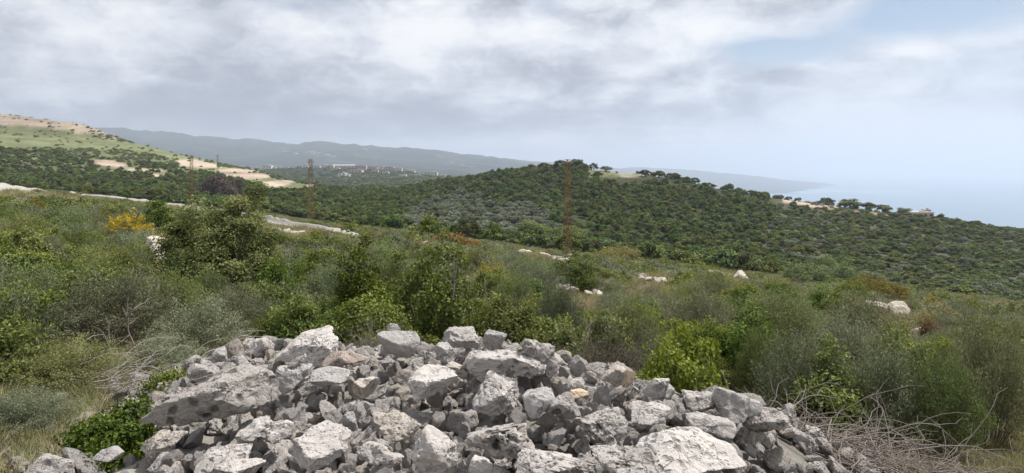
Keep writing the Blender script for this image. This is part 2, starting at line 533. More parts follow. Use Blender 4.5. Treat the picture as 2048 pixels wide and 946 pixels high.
M_ground = ground_material()
M_rock = rock_material('pale_grey_limestone', (.325, .31, .298), (.61, .59, .57), .5)
M_rock_pit = rock_material('pitted_grey_limestone', (.25, .235, .22), (.50, .48, .46), 1.3)
M_rock_white = rock_material('white_limestone', (.42, .405, .39), (.64, .62, .60), .3)
M_rock_grey = rock_material('smooth_grey_limestone', (.31, .303, .297), (.46, .45, .442), 0.0)
M_rock_tan = rock_material('tan_limestone', (.36, .33, .295), (.54, .505, .46), .6, .15)
M_rock_ochre = rock_material('ochre_limestone', (.52, .42, .30), (.66, .56, .44), 0.0, .3)
M_rock_rust = rock_material('rust_stained_limestone', (.30, .25, .22), (.52, .46, .42), .2, .12)
M_pebble = rock_material('cream_pebbles', (.40, .36, .31), (.62, .58, .52), 0.0, .1)


# ---------------------------------------------------------------- ground sheet with painted cover
def in_px(u, v, poly, soft=4.0):
    return sstep(-poly_sd(u, v, poly), -soft * 1.3, soft * .4)


TERR = [[(186, 322), (212, 320), (238, 326), (262, 331), (236, 334), (200, 330)],
        [(350, 322), (372, 320), (396, 321), (430, 329), (446, 335), (404, 334), (362, 331)],
        [(432, 340), (470, 338), (512, 342), (500, 345), (440, 344)],
        [(283, 349), (330, 348), (325, 354), (290, 353)],
        [(446, 349), (530, 348), (541, 353), (524, 357), (458, 355)],
        [(524, 365), (560, 361), (592, 361), (582, 367), (552, 374), (526, 371)],
        [(614, 370), (636, 368), (630, 375), (617, 375)],
        [(252, 336), (300, 339), (330, 341), (300, 342), (256, 340)]]
KNOLL = [(-300, 100), (0, 215), (130, 236), (186, 246), (205, 250), (232, 266), (252, 280), (225, 277), (195, 268), (100, 256), (-300, 226)]
GREENH = [(-300, 262), (183, 276), (260, 286), (380, 309), (520, 338), (600, 358), (640, 384), (590, 384), (540, 380), (420, 345), (360, 318), (300, 305), (230, 300), (-300, 296)]
RIDGE = [[(1228, 338), (1262, 340), (1282, 352), (1246, 354)], [(1180, 328), (1200, 331), (1196, 338), (1178, 336)], [(1500, 372), (1525, 380), (1530, 390), (1508, 386)],
         [(1562, 390), (1640, 402), (1680, 412), (1668, 420), (1600, 410), (1566, 402)], [(1700, 418), (1760, 418), (1870, 424), (2200, 440), (2200, 462), (1860, 438), (1800, 432), (1740, 430)],
         [(1455, 366), (1478, 370), (1478, 376), (1456, 374)], [(1360, 342), (1385, 345), (1384, 350), (1362, 348)]]
PATH = [(60, 389), (183, 394), (240, 399), (300, 407), (370, 416), (430, 428), (487, 434), (530, 440), (560, 450), (610, 458), (680, 466), (730, 478), (830, 487), (960, 502), (1080, 513), (1180, 524)]


def build_ground():
    th = np.concatenate([np.radians(np.arange(-52, 52.01, 0.2)), np.radians(np.arange(56, 305, 4.0))])
    rr = np.concatenate([np.linspace(0.3, 1.6, 6)[:-1], np.exp(np.linspace(math.log(1.6), math.log(16000), 430))])
    T, R = np.meshgrid(th, rr, indexing='ij')
    X, Y = R * np.sin(T), R * np.cos(T)
    Z = ground_z(X, Y)
    nt, nr = T.shape
    V = np.stack([X, Y, Z], -1).reshape(-1, 3)
    i = np.arange(nt)[:, None]; j = np.arange(nr - 1)[None, :]
    i2 = (i + 1) % nt
    fa = np.stack(np.broadcast_arrays(i * nr + j, i * nr + j + 1, i2 * nr + j + 1, i2 * nr + j), -1).reshape(-1, 4)
    # colour of the cover, as albedo
    x, y, z = V.T
    front = y > 3
    yy = np.where(front, y, 3.0)
    u, v = to_px(x, yy, z)
    wn = 6 * fbm(x / 9, y / 9, seed=21, octaves=3) * sstep(y, 100, 300)
    r = np.hypot(x, y)
    nz = fbm(x / 3.0, y / 3.0, seed=8, octaves=4)
    nz2 = fbm(x / 14.0, y / 14.0, seed=9, octaves=4)
    C = np.empty((len(V), 3))
    soil = np.array([.20, .165, .12]); dry = np.array([.20, .18, .085]); grn = np.array([.115, .135, .055])
    a = sstep(nz, -.3, .3)[:, None]; b = sstep(nz2, -.25, .35)[:, None]
    C[:] = (soil * (1 - a) + dry * a) * (1 - b * .8) + grn * b * .8
    # stony pale streaks on the scrub slope
    st = (sstep(nz, .28, .5) * sstep(nz2, -.1, .2))[:, None] * .5
    C = C * (1 - st) + np.array([.42, .38, .32]) * st
    # crushed stone under and round the heap
    hp = (1 - sstep(poly_sd(x, y, PLAT), .2, 1.5) * (y < 20))[:, None] * (y < 20)[:, None]
    C = C * (1 - hp) + (np.array([.34, .315, .28]) * (.7 + .3 * a)) * hp
    # woods
    wood = (sstep(y, 105, 135) * (1 - sstep(u, 560, 620) * 0))[:, None]
    C = C * (1 - wood) + np.array([.045, .052, .024]) * wood
    # open scrub of the right-hand slope
    orr = (in_px(u, v, [(1560, 400), (1700, 410), (2300, 440), (2400, 700), (1900, 620), (1600, 560), (1520, 480)], 25) * sstep(y, 105, 140))[:, None]
    C = C * (1 - orr) + (np.array([.085, .082, .052]) + .03 * nz[:, None]) * orr
    # the left hill: grass, scrub and cut terraces
    lh = ((1 - sstep(u + .6 * (v - 380), 640, 690)) * sstep(y, 225, 280) * (1 - sstep(y, 1000, 1200)))[:, None]
    C = C * (1 - lh) + (np.array([.12, .13, .06]) + .03 * nz2[:, None]) * lh
    gh = (in_px(u, v + wn * .3, GREENH, 5) * (y < 1000))[:, None] * lh
    C = C * (1 - gh) + (np.array([.155, .17, .080]) + .03 * nz[:, None] + .03 * nz2[:, None]) * gh
    for k, p in enumerate(TERR):
        q = (in_px(u + wn, v + wn * .15, p, 2.0) * (y < 900) * (y > 180))[:, None]
        C = C * (1 - q) + (np.array([.42, .34, .265]) if k % 2 else np.array([.39, .30, .24])) * q
    q = (in_px(u + wn, v + wn * .5, KNOLL, 2.5) * (y < 900) * (y > 500) * (.65 + .35 * sstep(nz2, -.3, .1)))[:, None]
    C = C * (1 - q) + np.array([.38, .30, .235]) * q
    for p in RIDGE:
        q = (in_px(u + wn, v + wn * .3, p, 1.8) * (y < 700) * (y > 200))[:, None]
        C = C * (1 - q) + np.array([.40, .31, .245]) * q
    # hill tops of short grass
    q = (in_px(u, v, [(1160, 334), (1290, 338), (1310, 352), (1180, 352)], 4) * (y < 700) * (y > 300))[:, None] * .7
    C = C * (1 - q) + np.array([.18, .185, .09]) * q
    # far country: albedo lowered to paint in the cloud shade on the mountains
    far = sstep(y, 620, 1000)[:, None]
    fn = fbm(x / 260, y / 260, seed=31, octaves=5)[:, None]
    C = C * (1 - far) + (np.array([.026, .036, .026]) + .012 * fn) * far
    bare = (sstep(fn[:, 0], .30, .45) * sstep(y, 2500, 4000))[:, None] * .5
    C = C * (1 - bare) + np.array([.085, .085, .07]) * bare
    me = np_mesh('ground', V, fa, [M_ground], smooth=True, cattr=np.clip(C, .01, .8))
    o = link('ground', me)
    tag(o, kind='structure')
    return o


build_ground()


def build_sea():
    th = np.radians(np.arange(0, 360, 3.0))
    rr = np.array([1200, 3000, 6000, 12000, 24000, 42000, 60000.0])
    T, R = np.meshgrid(th, rr, indexing='ij')
    V = np.stack([R * np.sin(T), R * np.cos(T), np.full(R.shape, -340.0)], -1).reshape(-1, 3)
    nt, nr = T.shape
    i = np.arange(nt)[:, None]; j = np.arange(nr - 1)[None, :]; i2 = (i + 1) % nt
    fa = np.stack(np.broadcast_arrays(i * nr + j, i * nr + j + 1, i2 * nr + j + 1, i2 * nr + j), -1).reshape(-1, 4)
    m, n = mat('sea_water')
    pos = n.n('ShaderNodeNewGeometry').outputs['Position']
    # shoals show turquoise near the coast
    d = n.vm('DISTANCE', pos, (4650.0, 9000.0, -340.0))
    sh = n.math('MULTIPLY', n.math('SUBTRACT', 1.0, n.smooth(d, 250.0, 1500.0)), n.smooth(n.noise(pos, .0022, 4, .5), .38, .6))
    sh = n.math('MULTIPLY', sh, .6)
    col = n.mix(sh, (.10, .18, .24), (.26, .52, .50))
    finish(n, col, .45, .5, bump(n, n.noise(pos, .05, 6, .6), .3, 2.0))
    o = link('sea', np_mesh('sea', V, fa, [m]))
    tag(o, kind='structure')


build_sea()

# the air: one closed box of thin even haze round everything
hz = bpy.data.meshes.new('haze')
bm = bmesh.new()
bmesh.ops.create_cube(bm, size=1.0)
bm.to_mesh(hz); bm.free()
HX, HZ0, HZ1 = 130000.0, -425.0, 700.0
haze = link('haze', hz)
haze.scale = (HX, HX, HZ1 - HZ0)
haze.location = (0, 0, (HZ0 + HZ1) / 2)
mh = bpy.data.materials.new('haze_air'); mh.use_nodes = True
nh = NT(mh.node_tree)
pv = nh.n('ShaderNodeVolumePrincipled', ins={'Color': (.76, .85, 1.0, 1), 'Density': 1.2e-4, 'Anisotropy': 0.2})
nh.t.links.new(pv.outputs[0], nh.n('ShaderNodeOutputMaterial').inputs['Volume'])
hz.materials.append(mh)
tag(haze, kind='stuff')
# ---------------------------------------------------------------- stones
_ICO = {}


def ico(sub):
    if sub not in _ICO:
        bm = bmesh.new()
        bmesh.ops.create_icosphere(bm, subdivisions=sub, radius=1.0)
        v = np.array([x.co[:] for x in bm.verts]); f = np.array([[q.index for q in p.verts] for p in bm.faces])
        bm.free()
        _ICO[sub] = (v / np.linalg.norm(v, axis=1)[:, None], f)
    return _ICO[sub]


def rock_shape(seed, sub=4, dims=(1, 1, 1), cuts=11, sharp=16, rough=1.0, pit=0.0, flat=0.0, notch=0.0):
    """broken limestone: a solid cut by planes, chipped, ridged and pitted; returns vertices (m) and triangles"""
    rs = np.random.RandomState(seed)
    d, f = ico(sub)
    N = rs.normal(size=(cuts, 3)); N /= np.linalg.norm(N, axis=1)[:, None]
    H = rs.uniform(.52, 1.0, cuts)
    N = np.vstack([N, [[0, 0, 1], [0, 0, -1]]]); H = np.append(H, [1.15 - .45 * flat, 1.15 - .45 * flat])
    q = np.clip(d @ N.T / H, 0, None)
    r = (np.sum(q ** sharp, 1) + 1e-9) ** (-1.0 / sharp)
    r = np.minimum(r, 1.7)
    p = d * r[:, None]
    ext = np.abs(p).max(0)
    dims = np.array(dims, float)
    p = (p - (p.max(0) + p.min(0)) / 2); p = p / (p.max(0) - p.min(0)) * dims
    g = float(np.cbrt(dims.prod()))                      # size of the stone
    o = rs.uniform(-50, 50, 3)
    s = p / g
    k = s * 1.9 + o
    nrm = s / (np.linalg.norm(s, axis=1)[:, None] + 1e-9)
    # secondary chips: facets given by a coarse stepped noise
    a1 = fbm(k[:, 0], k[:, 1], k[:, 2], seed=1, octaves=3)
    rdg = 1 - np.abs(fbm(k[:, 0] * 1.6, k[:, 1] * 1.6, k[:, 2] * 1.6, seed=2, octaves=3)) * 2
    fn = fbm(k[:, 0] * 5, k[:, 1] * 5, k[:, 2] * 5, seed=3, octaves=3)
    # bedding: thin ledges across one direction
    bd = rs.normal(size=3) * (.5, .5, 1); bd /= np.linalg.norm(bd)
    lay = (s @ bd) * 6.5 + a1 * 1.6
    led = lay - np.floor(lay); led = sstep(led, .0, .25) - led
    disp = .13 * a1 + .060 * (rdg - .6) + .040 * fn + .024 * led
    if notch:
        q = fbm(k[:, 0] * .9 + 9, k[:, 1] * .9, k[:, 2] * .9, seed=5, octaves=2)
        disp -= notch * .5 * sstep(q, .12, .45)
    if pit:
        w1 = fbm(k[:, 0] * 7.5, k[:, 1] * 7.5, k[:, 2] * 7.5, seed=7, octaves=2)
        disp -= pit * .10 * sstep(w1, .12, .42)
        w2 = fbm(k[:, 0] * 3.2, k[:, 1] * 3.2, k[:, 2] * 3.2, seed=8, octaves=2)
        disp -= pit * .10 * sstep(w2, .15, .5)
    p = p + nrm * (disp * rough * g)[:, None]
    p = p - (p.max(0) + p.min(0)) / 2
    return p, f


def rock_mesh(name, seed, m, **kw):
    p, f = rock_shape(seed, **kw)
    me = np_mesh(name, p, f, [m], smooth=True)
    try:
        me.set_sharp_from_angle(angle=math.radians(28))
    except Exception:
        pass
    return me


# kinds of stone that repeat in the heap: (seed, proportions, cuts, options, material)
KINDS = []
for _k in range(26):
    _r = random.Random(500 + _k)
    _fl = _r.random()
    _d = (1.0, _r.uniform(.62, .9), _r.uniform(.42, .78) if _fl > .3 else _r.uniform(.28, .42))
    _mt = M_rock if _k % 5 < 2 else (M_rock_white, M_rock_pit, M_rock_tan)[_k % 3] if _k % 5 == 2 else (M_rock if _k % 5 == 3 else M_rock_grey if _k % 2 else M_rock_white)
    KINDS.append(dict(seed=900 + _k, dims=_d, cuts=_r.choice([8, 9, 10, 12]), sharp=_r.choice([14, 20, 30]), rough=_r.uniform(.7, 1.1), pit=_r.choice([0, 0, .4, .9]), flat=_r.uniform(0, .8), notch=_r.choice([0, 0, .25]), mat=_mt))

# stones that can be recognised one by one:
# (column, row of the middle, width px, height px, height of the middle m, depth/width, heading, tilt x, tilt y, material, options, label)
HEROES = [
    (425, 795, 250, 84, -1.50, .42, 12, 10, -12, 'pit', dict(pit=.5, flat=.9, rough=.6, cuts=14), 'long pitted grey limestone slab with a dark overhang, left side of the heap'),
    (1005, 872, 165, 112, -1.36, .75, -12, 12, 6, 'pit', dict(pit=1.4, notch=.1), 'dark pitted boulder with a rough brown face at front centre of the heap'),
    (1372, 905, 225, 120, -1.40, .80, 8, 10, 3, 'white', dict(flat=.6), 'large white slab like a table at the front right of the heap'),
    (1250, 925, 160, 90, -1.42, .8, -20, 8, 5, 'rock', dict(pit=.5), 'broad grey block leaning on the left side of the white slab'),
    (638, 893, 150, 105, -1.40, .8, 10, 6, -5, 'rock', dict(flat=.3), 'pale rounded boulder with a cracked top at the front of the heap'),
    (785, 858, 125, 62, -1.36, .75, -18, 22, 4, 'tan', dict(pit=.5, flat=.9), 'flat tan slab with small holes, tipped towards the front of the heap'),
    (762, 908, 110, 66, -1.42, .8, 20, 0, 8, 'rock', dict(notch=.4, rough=1.3), 'knobbly pale rock just below the flat tan slab'),
    (875, 905, 125, 112, -1.42, .7, 35, 24, 10, 'rock', dict(flat=.8), 'pale slanting slab between the tan slab and the dark pitted boulder'),
    (1078, 803, 74, 68, -1.40, .95, 0, 4, 0, 'grey', dict(rough=.35, cuts=16, flat=.4, sharp=10), 'smooth round pale boulder with a flat top in the middle of the heap'),
    (992, 785, 112, 82, -1.40, .85, 18, 8, -4, 'rock', dict(pit=.4, flat=.5), 'big blocky pale boulder just left of the smooth round boulder'),
    (1472, 808, 76, 66, -2.02, .9, -15, 5, 5, 'grey', dict(rough=.9), 'rounded grey boulder perched at the right foot of the heap'),
    (1537, 848, 72, 52, -2.25, .8, 5, 0, 8, 'pit', dict(pit=.3, flat=.4), 'blocky grey boulder in the grass right of the perched boulder'),
    (798, 690, 95, 58, -1.47, .6, -5, 26, 0, 'grey', dict(rough=.5, flat=.5), 'dark grey angular slab with a white vein on the crest of the heap'),
    (793, 664, 52, 40, -1.42, .5, 10, 5, 20, 'grey', dict(rough=.6, cuts=8), 'pointed grey fin of rock standing behind the veined slab'),
    (925, 677, 78, 50, -1.47, .8, 20, 8, 0, 'rock', dict(rough=1.2), 'jagged pale boulder on the crest right of the veined slab'),
    (990, 682, 50, 48, -1.46, .45, 0, 0, 0, 'grey', dict(rough=.8, cuts=12), 'upright grey stone like a tombstone on the crest of the heap'),
    (690, 716, 105, 42, -1.45, .6, 4, 0, 0, 'rust', dict(flat=1.0, rough=.6), 'flat slab with a rusty brown side behind the middle of the heap'),
    (622, 692, 130, 62, -1.52, .7, -6, 14, 0, 'rock', dict(flat=.4, rough=1.1), 'broad pale fissured boulder on the left crest of the heap'),
    (455, 655, 46, 48, -2.25, .8, 0, 0, 0, 'rock', dict(cuts=14, rough=.7), 'lone rounded boulder against the grey bush left of the heap'),
    (1010, 728, 160, 56, -1.42, .5, -6, 6, 0, 'rock', dict(flat=.5, rough=1.1), 'long pale ledge of rock below the upright stone, shadowed beneath'),
    (1085, 715, 90, 70, -1.42, .7, 25, 14, 10, 'rock', dict(rough=1.3, notch=.2), 'jagged light block at the right end of the long ledge'),
    (590, 750, 84, 60, -1.42, .8, 25, 16, -12, 'grey', dict(rough=.9, notch=.3), 'bluish grey rock propped over a dark gap right of the pitted slab'),
    (530, 862, 130, 84, -1.42, .7, 12, -8, -10, 'rock', dict(notch=.6, pit=.2), 'grey rock arched over a dark hollow at the left front of the heap'),
    (700, 848, 56, 64, -1.36, .7, 50, 30, 14, 'grey', dict(rough=.5), 'smooth grey wedge leaning on the pale rounded boulder'),
    (218, 906, 50, 34, -1.80, .8, 0, 0, 0, 'grey', dict(cuts=13, rough=.4), 'round grey cobble alone at the left foot of the heap'),
    (1155, 790, 48, 32, -1.38, .7, 8, 0, 6, 'ochre', dict(rough=.4), 'small orange stone in the middle right of the heap'),
    (1230, 752, 50, 48, -1.62, .8, 0, 0, 0, 'tan', dict(rough=1.1), 'pale pinkish rock on the rear edge beside the brown thorn bush'),
    (1255, 757, 24, 36, -1.72, .6, 0, 0, 10, 'ochre', dict(rough=.5), 'small cream stone standing right of the pale pinkish rock'),
    (660, 752, 92, 40, -1.43, .7, 10, 14, -6, 'grey', dict(flat=.7, rough=.5), 'smooth flat grey rock below the rusty slab'),
    (735, 715 + 60, 70, 62, -1.40, .7, 30, 25, 0, 'tan', dict(flat=.4), 'blocky fawn rock left of centre, shaded on its front'),
    (868, 765, 120, 66, -1.42, .8, -10, 10, 0, 'white', dict(flat=.6, pit=.3), 'broad whitish boulder left of the big blocky boulder'),
    (1130, 812, 70, 56, -1.42, .7, 12, 20, 8, 'pit', dict(rough=.8), 'brownish slab with a white edge right of the smooth round boulder'),
    (1200, 850, 120, 84, -1.45, .8, -14, 8, 6, 'rock', dict(pit=.5, notch=.2), 'mottled block above the broad grey block on the right'),
    (1300, 828, 96, 56, -1.55, .7, 20, 10, 4, 'rock', dict(pit=.2), 'grey rough block up the slope from the white slab'),
    (1395, 800, 70, 46, -1.78, .8, 15, 8, 6, 'rock', dict(), 'pale rock on the right flank left of the perched boulder'),
    (1420, 850, 96, 40, -1.74, .5, -22, 6, 8, 'rock', dict(flat=.3), 'long grey rock lying down the right flank above the white slab'),
    (1310, 775, 56, 46, -1.66, .6, 10, 0, 12, 'rock', dict(cuts=7), 'pointed pale rock on the rear right edge of the heap'),
    (450, 920, 110, 44, -1.58, .8, 0, 5, -8, 'rock', dict(flat=.6), 'flat pale rock at the bottom left of the heap'),
    (960, 928, 60, 56, -1.42, .7, 30, 20, 30, 'white', dict(flat=.6), 'small white tilted stone below the dark pitted boulder'),
    (1100, 925, 150, 60, -1.42, .8, 5, 6, 0, 'rock', dict(pit=.5), 'broad mottled rock at the bottom centre right of the dark boulder'),
    (480, 938, 120, 60, -1.50, .8, 8, 0, 0, 'white', dict(), 'whitish rock cut off by the bottom edge left of the pale rounded boulder'),
    (330, 880, 90, 40, -1.70, .8, 14, 8, -14, 'tan', dict(), 'fawn rock on the lower left flank between the cobble and the arch'),
    (890, 705, 60, 44, -1.44, .5, 60, 10, 40, 'grey', dict(flat=.7, cuts=8), 'thin grey blade of rock standing right of the veined slab'),
    (925, 765 - 28, 80, 40, -1.42, .7, 0, 8, 0, 'tan', dict(flat=.7, rough=.5), 'flat creamy stone below the jagged crest boulder'),
]
HM = dict(pit=M_rock_pit, white=M_rock_white, rock=M_rock, tan=M_rock_tan, grey=M_rock_grey, rust=M_rock_rust, ochre=M_rock_ochre)


def hero_dims(h):
    u, v, wp, hp, z = h[:5]
    Y = -z * F / (v - V0)
    wdt = wp / F * Y * (.95 if wp > 150 else .86)
    hgt = hp / F * Y * .90
    dep = wdt * h[5]
    # the top of a low stone is seen foreshortened: its height on screen holds part of its depth
    sl = (v - V0) / F
    hgt = max(.30 * wdt, (hgt - dep * sl * .75))
    # the stone rests on the body of the heap, or on the ground beyond its foot
    ys = np.linspace(2.2, 11, 900); xs = ys * (u - 1024) / F; zs = -ys * (v - V0) / F
    dd = poly_sd(xs, ys, PLAT)
    top = np.maximum(height(xs, ys, False), mound(xs, ys)) + .27 * (1 - sstep(dd, -.35, .45)) + hgt * .28
    k = int(np.argmax(top >= zs))
    return (wdt, dep, hgt), (float(xs[k]), float(ys[k]), float(zs[k]))


def hero_mesh(i):
    h = HEROES[i]
    dims, _ = hero_dims(h)
    op = dict(h[10]); cuts = op.pop('cuts', 10); sub = 5 if h[2] >= 60 else 4
    return rock_mesh('rock_hero', 3000 + i * 7, HM[h[9]], sub=sub, dims=dims, cuts=cuts, sharp=op.pop('sharp', 22), rough=op.pop('rough', .9), **op)
